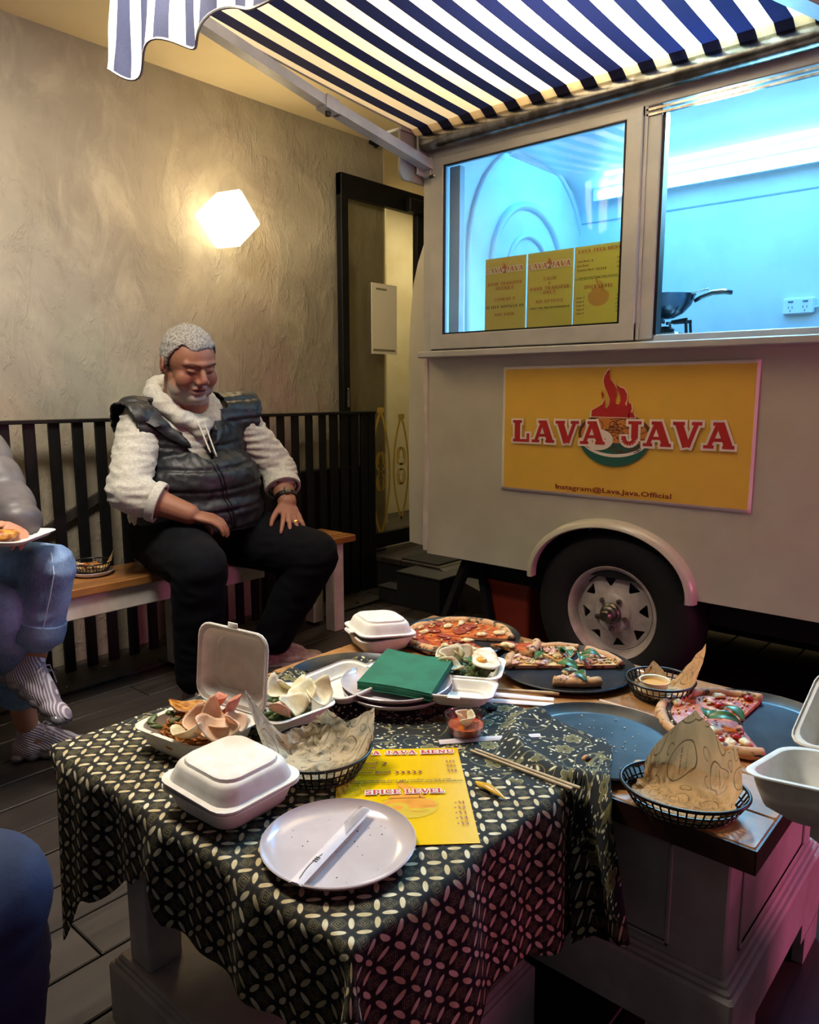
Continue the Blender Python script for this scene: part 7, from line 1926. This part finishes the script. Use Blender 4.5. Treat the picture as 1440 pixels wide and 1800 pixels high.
def knitm():
    m, b = newmat('ribbed_knit', 0.8); x, y, z = xyz(coords()); 
    s = ((x * 1.0 + z * 0.35) * 720.0 * 0.9).sin() if False else ((x * 0.55 + z * 0.9 + y * 0.0) * 900).sin()
    st = s.gt(0.1)
    link(mixc(st, hexc('#8f8092'), hexc('#dcd2dc')), b.inputs['Base Color']); bump(b, s, 0.5, 0.002); return m
MT['knit'] = knitm(); bub = simple('translucent_bubble_sole', hexc('#5a565c'), 0.2, c2=hexc('#7a757c'), nscale=20, coat=0.4)
lac = simple('lilac_laces', hexc('#b9b0c2'), 0.7); sw = simple('silver_mark', hexc('#9a96a0'), 0.35, 0.5)
M, L = shoeM((0.845, 2.335), (1.035, 2.215)); shoe(wm, M, 0.252, 0.088, 0.098, MT['knit'], bub, knit=True, lacem=lac, swoosh=sw)
xd = (Vector((0.905, 2.085, 0.215)) - Vector((0.835, 2.235, 0.315)))
Mf = frame_x((0.800, 2.240, 0.300), xd, (0.45, -0.2, 0.87)); shoe(wm, Mf, 0.245, 0.088, 0.098, MT['knit'], bub, knit=True, lacem=lac, swoosh=sw)
# what she holds: a box lid with a filled bread roll on it
bt = thing('takeaway_tray', 'flat white takeaway tray held on the lap of the person in jeans', 'tray', (0.80, 2.09, 0.712), R(0))
gg = half_shell(0.098, 0.075, 0.016, lip=0.006); gmul(gg, Matrix.Rotation(R(40), 4, 'Z')); obj('tray', gg, MT['clam'], bt, smooth=45)
g = G(); blob(g, (0.775, 2.075, 0.735), (0.042, 0.030, 0.013), 3, 22, 14, 0.2); fb = obj('food_portion', g, MT['omelette'], smooth=True); tag(fb, 'golden fried food on the tray held by the person in jeans', 'food')

# ---- the knee of a person in dark jeans at the near left corner
dj = simple('dark_blue_denim', hexc('#16233f'), 0.85, c2=hexc('#1e3054'), nscale=10, bs=150, bstr=0.3, bdist=0.002)
navy = simple('navy_jumper', hexc('#141824'), 0.9, bs=200, bstr=0.3)
K = dict(hipL=(-0.12, 1.12, 0.53), hipR=(-0.12, 0.92, 0.53), kneeL=(0.285, 1.17, 0.44), kneeR=(0.31, 1.00, 0.455), ankL=(0.25, 1.20, 0.10), ankR=(0.290, 1.01, 0.10), toeL=(0.38, 1.22, 0.03), toeR=(0.42, 1.04, 0.03),
         shL=(-0.14, 1.20, 0.985), shR=(-0.14, 0.84, 0.985), elL=(-0.05, 1.24, 0.75), elR=(-0.05, 0.80, 0.75), wrL=(0.14, 1.15, 0.615), wrR=(0.12, 0.93, 0.615), neck=(-0.13, 1.02, 1.04), chest=(-0.14, 1.02, 0.90), pelvis=(-0.13, 1.02, 0.56), head=HM((-0.09, 1.02, 1.22), 100, 8))
K['handL'] = ((0.95, -0.1, -0.2), (0, 0, 1), dict(side=-1, k=0.95)); K['handR'] = ((0.95, 0.1, -0.2), (0, 0, 1), dict(side=1, k=0.95))
kp = figure('person in dark blue jeans whose knee shows beside the cloth corner', K, sk_w, MT['dark_hair'], navy, dj, k=1.0, voxel=0.009, botfn=folds(8, 0.006, (1, 1, 2)), topfn=folds(8, 0.005), legr=(0.10, 0.082, 0.066), topname='jumper')
for h, t_ in (((0.20, 1.195), (0.46, 1.235)), ((0.245, 1.0), (0.51, 1.05))):
    M, L = shoeM(h, t_); shoe(kp, M, 0.27, 0.098, 0.10, MT['black_matte'], MT['rubber'])
st_ = thing('stool', 'low wooden stool under the person in dark blue jeans', 'stool', (-0.14, 1.02, 0))
obj('seat', G().lathe([(0.17, 0.40), (0.185, 0.41), (0.185, 0.435), (0.17, 0.445)], 32), MT['bench_wood'], st_)
for k_ in range(4):
    a = R(45 + 90 * k_); obj('leg', G().bar((0.12 * math.cos(a), 0.12 * math.sin(a), 0.402), (0.16 * math.cos(a), 0.16 * math.sin(a), 0.0), 0.035, 0.035, up=(0.3, 0.9, 0)), MT['pinkwhite'], st_)
# ---- the person on the right holding an open box over the table corner
Rr = dict(hipL=(1.28, -0.52, 0.53), hipR=(1.46, -0.50, 0.53), kneeL=(0.965, -0.165, 0.375), kneeR=(1.45, -0.13, 0.47), ankL=(0.99, -0.30, 0.10), ankR=(1.45, -0.10, 0.10), toeL=(0.98, -0.17, 0.03), toeR=(1.44, 0.04, 0.03),
          shL=(1.18, -0.50, 0.99), shR=(1.55, -0.50, 0.99), elL=(1.10, -0.26, 0.66), elR=(1.60, -0.26, 0.77), wrL=(1.015, 0.035, 0.527), wrR=(1.40, -0.02, 0.66), neck=(1.36, -0.50, 1.04), chest=(1.36, -0.50, 0.90), pelvis=(1.37, -0.51, 0.56), head=HM((1.34, -0.46, 1.22), 190, 14))
Rr['handL'] = ((0.22, 0.97, 0.03), (0, 0, -1), dict(side=-1, k=0.88, bend=(2, 3, 4, 5), thumb=(48, 26))); Rr['handR'] = ((-0.2, 0.95, -0.1), (0, 0, 1), dict(side=1, k=0.86))
rp_ = figure('person at the table corner holding an open white box, sleeve out of frame', Rr, sk_w, MT['dark_hair'], navy, simple('teal_black_trousers', hexc('#0d141a'), 0.85), k=0.95, voxel=0.008, topfn=folds(8, 0.005), botfn=folds(8, 0.005), topname='jumper', head_k=0.95, legr=(0.095, 0.075, 0.06))
for h, t_ in (((0.985, -0.40), (0.975, -0.14)), ((1.455, -0.17), (1.44, 0.09))):
    M, L = shoeM(h, t_); shoe(rp_, M, 0.255, 0.09, 0.10, MT['black_matte'], MT['rubber'])
st2 = dup(st_, (1.40, -0.54, 0), 0.0, 'low wooden stool under the person holding the open box')
bx2 = thing('takeaway_box', 'empty white takeaway box held open over the near table corner', 'box', (1.066, 0.176, 0.550), R(-5), 'white clamshell takeaway boxes')
Mt = Matrix.Rotation(R(6), 4, 'Y') @ Matrix.Rotation(R(-8), 4, 'X')
obj('base', gmul(half_shell(0.080, 0.094, 0.060, lip=0.007, taper=0.74, r=0.034), Mt), MT['clam'], bx2, smooth=45)
g = half_shell(0.080, 0.094, 0.040, up=False, lip=0.007)
gmul(g, Mt @ Matrix.Translation((0.088, 0, 0.060)) @ Matrix.Rotation(R(150), 4, 'Y') @ Matrix.Translation((-0.088, 0, 0)))
obj('lid', g, MT['clam'], bx2, smooth=45)
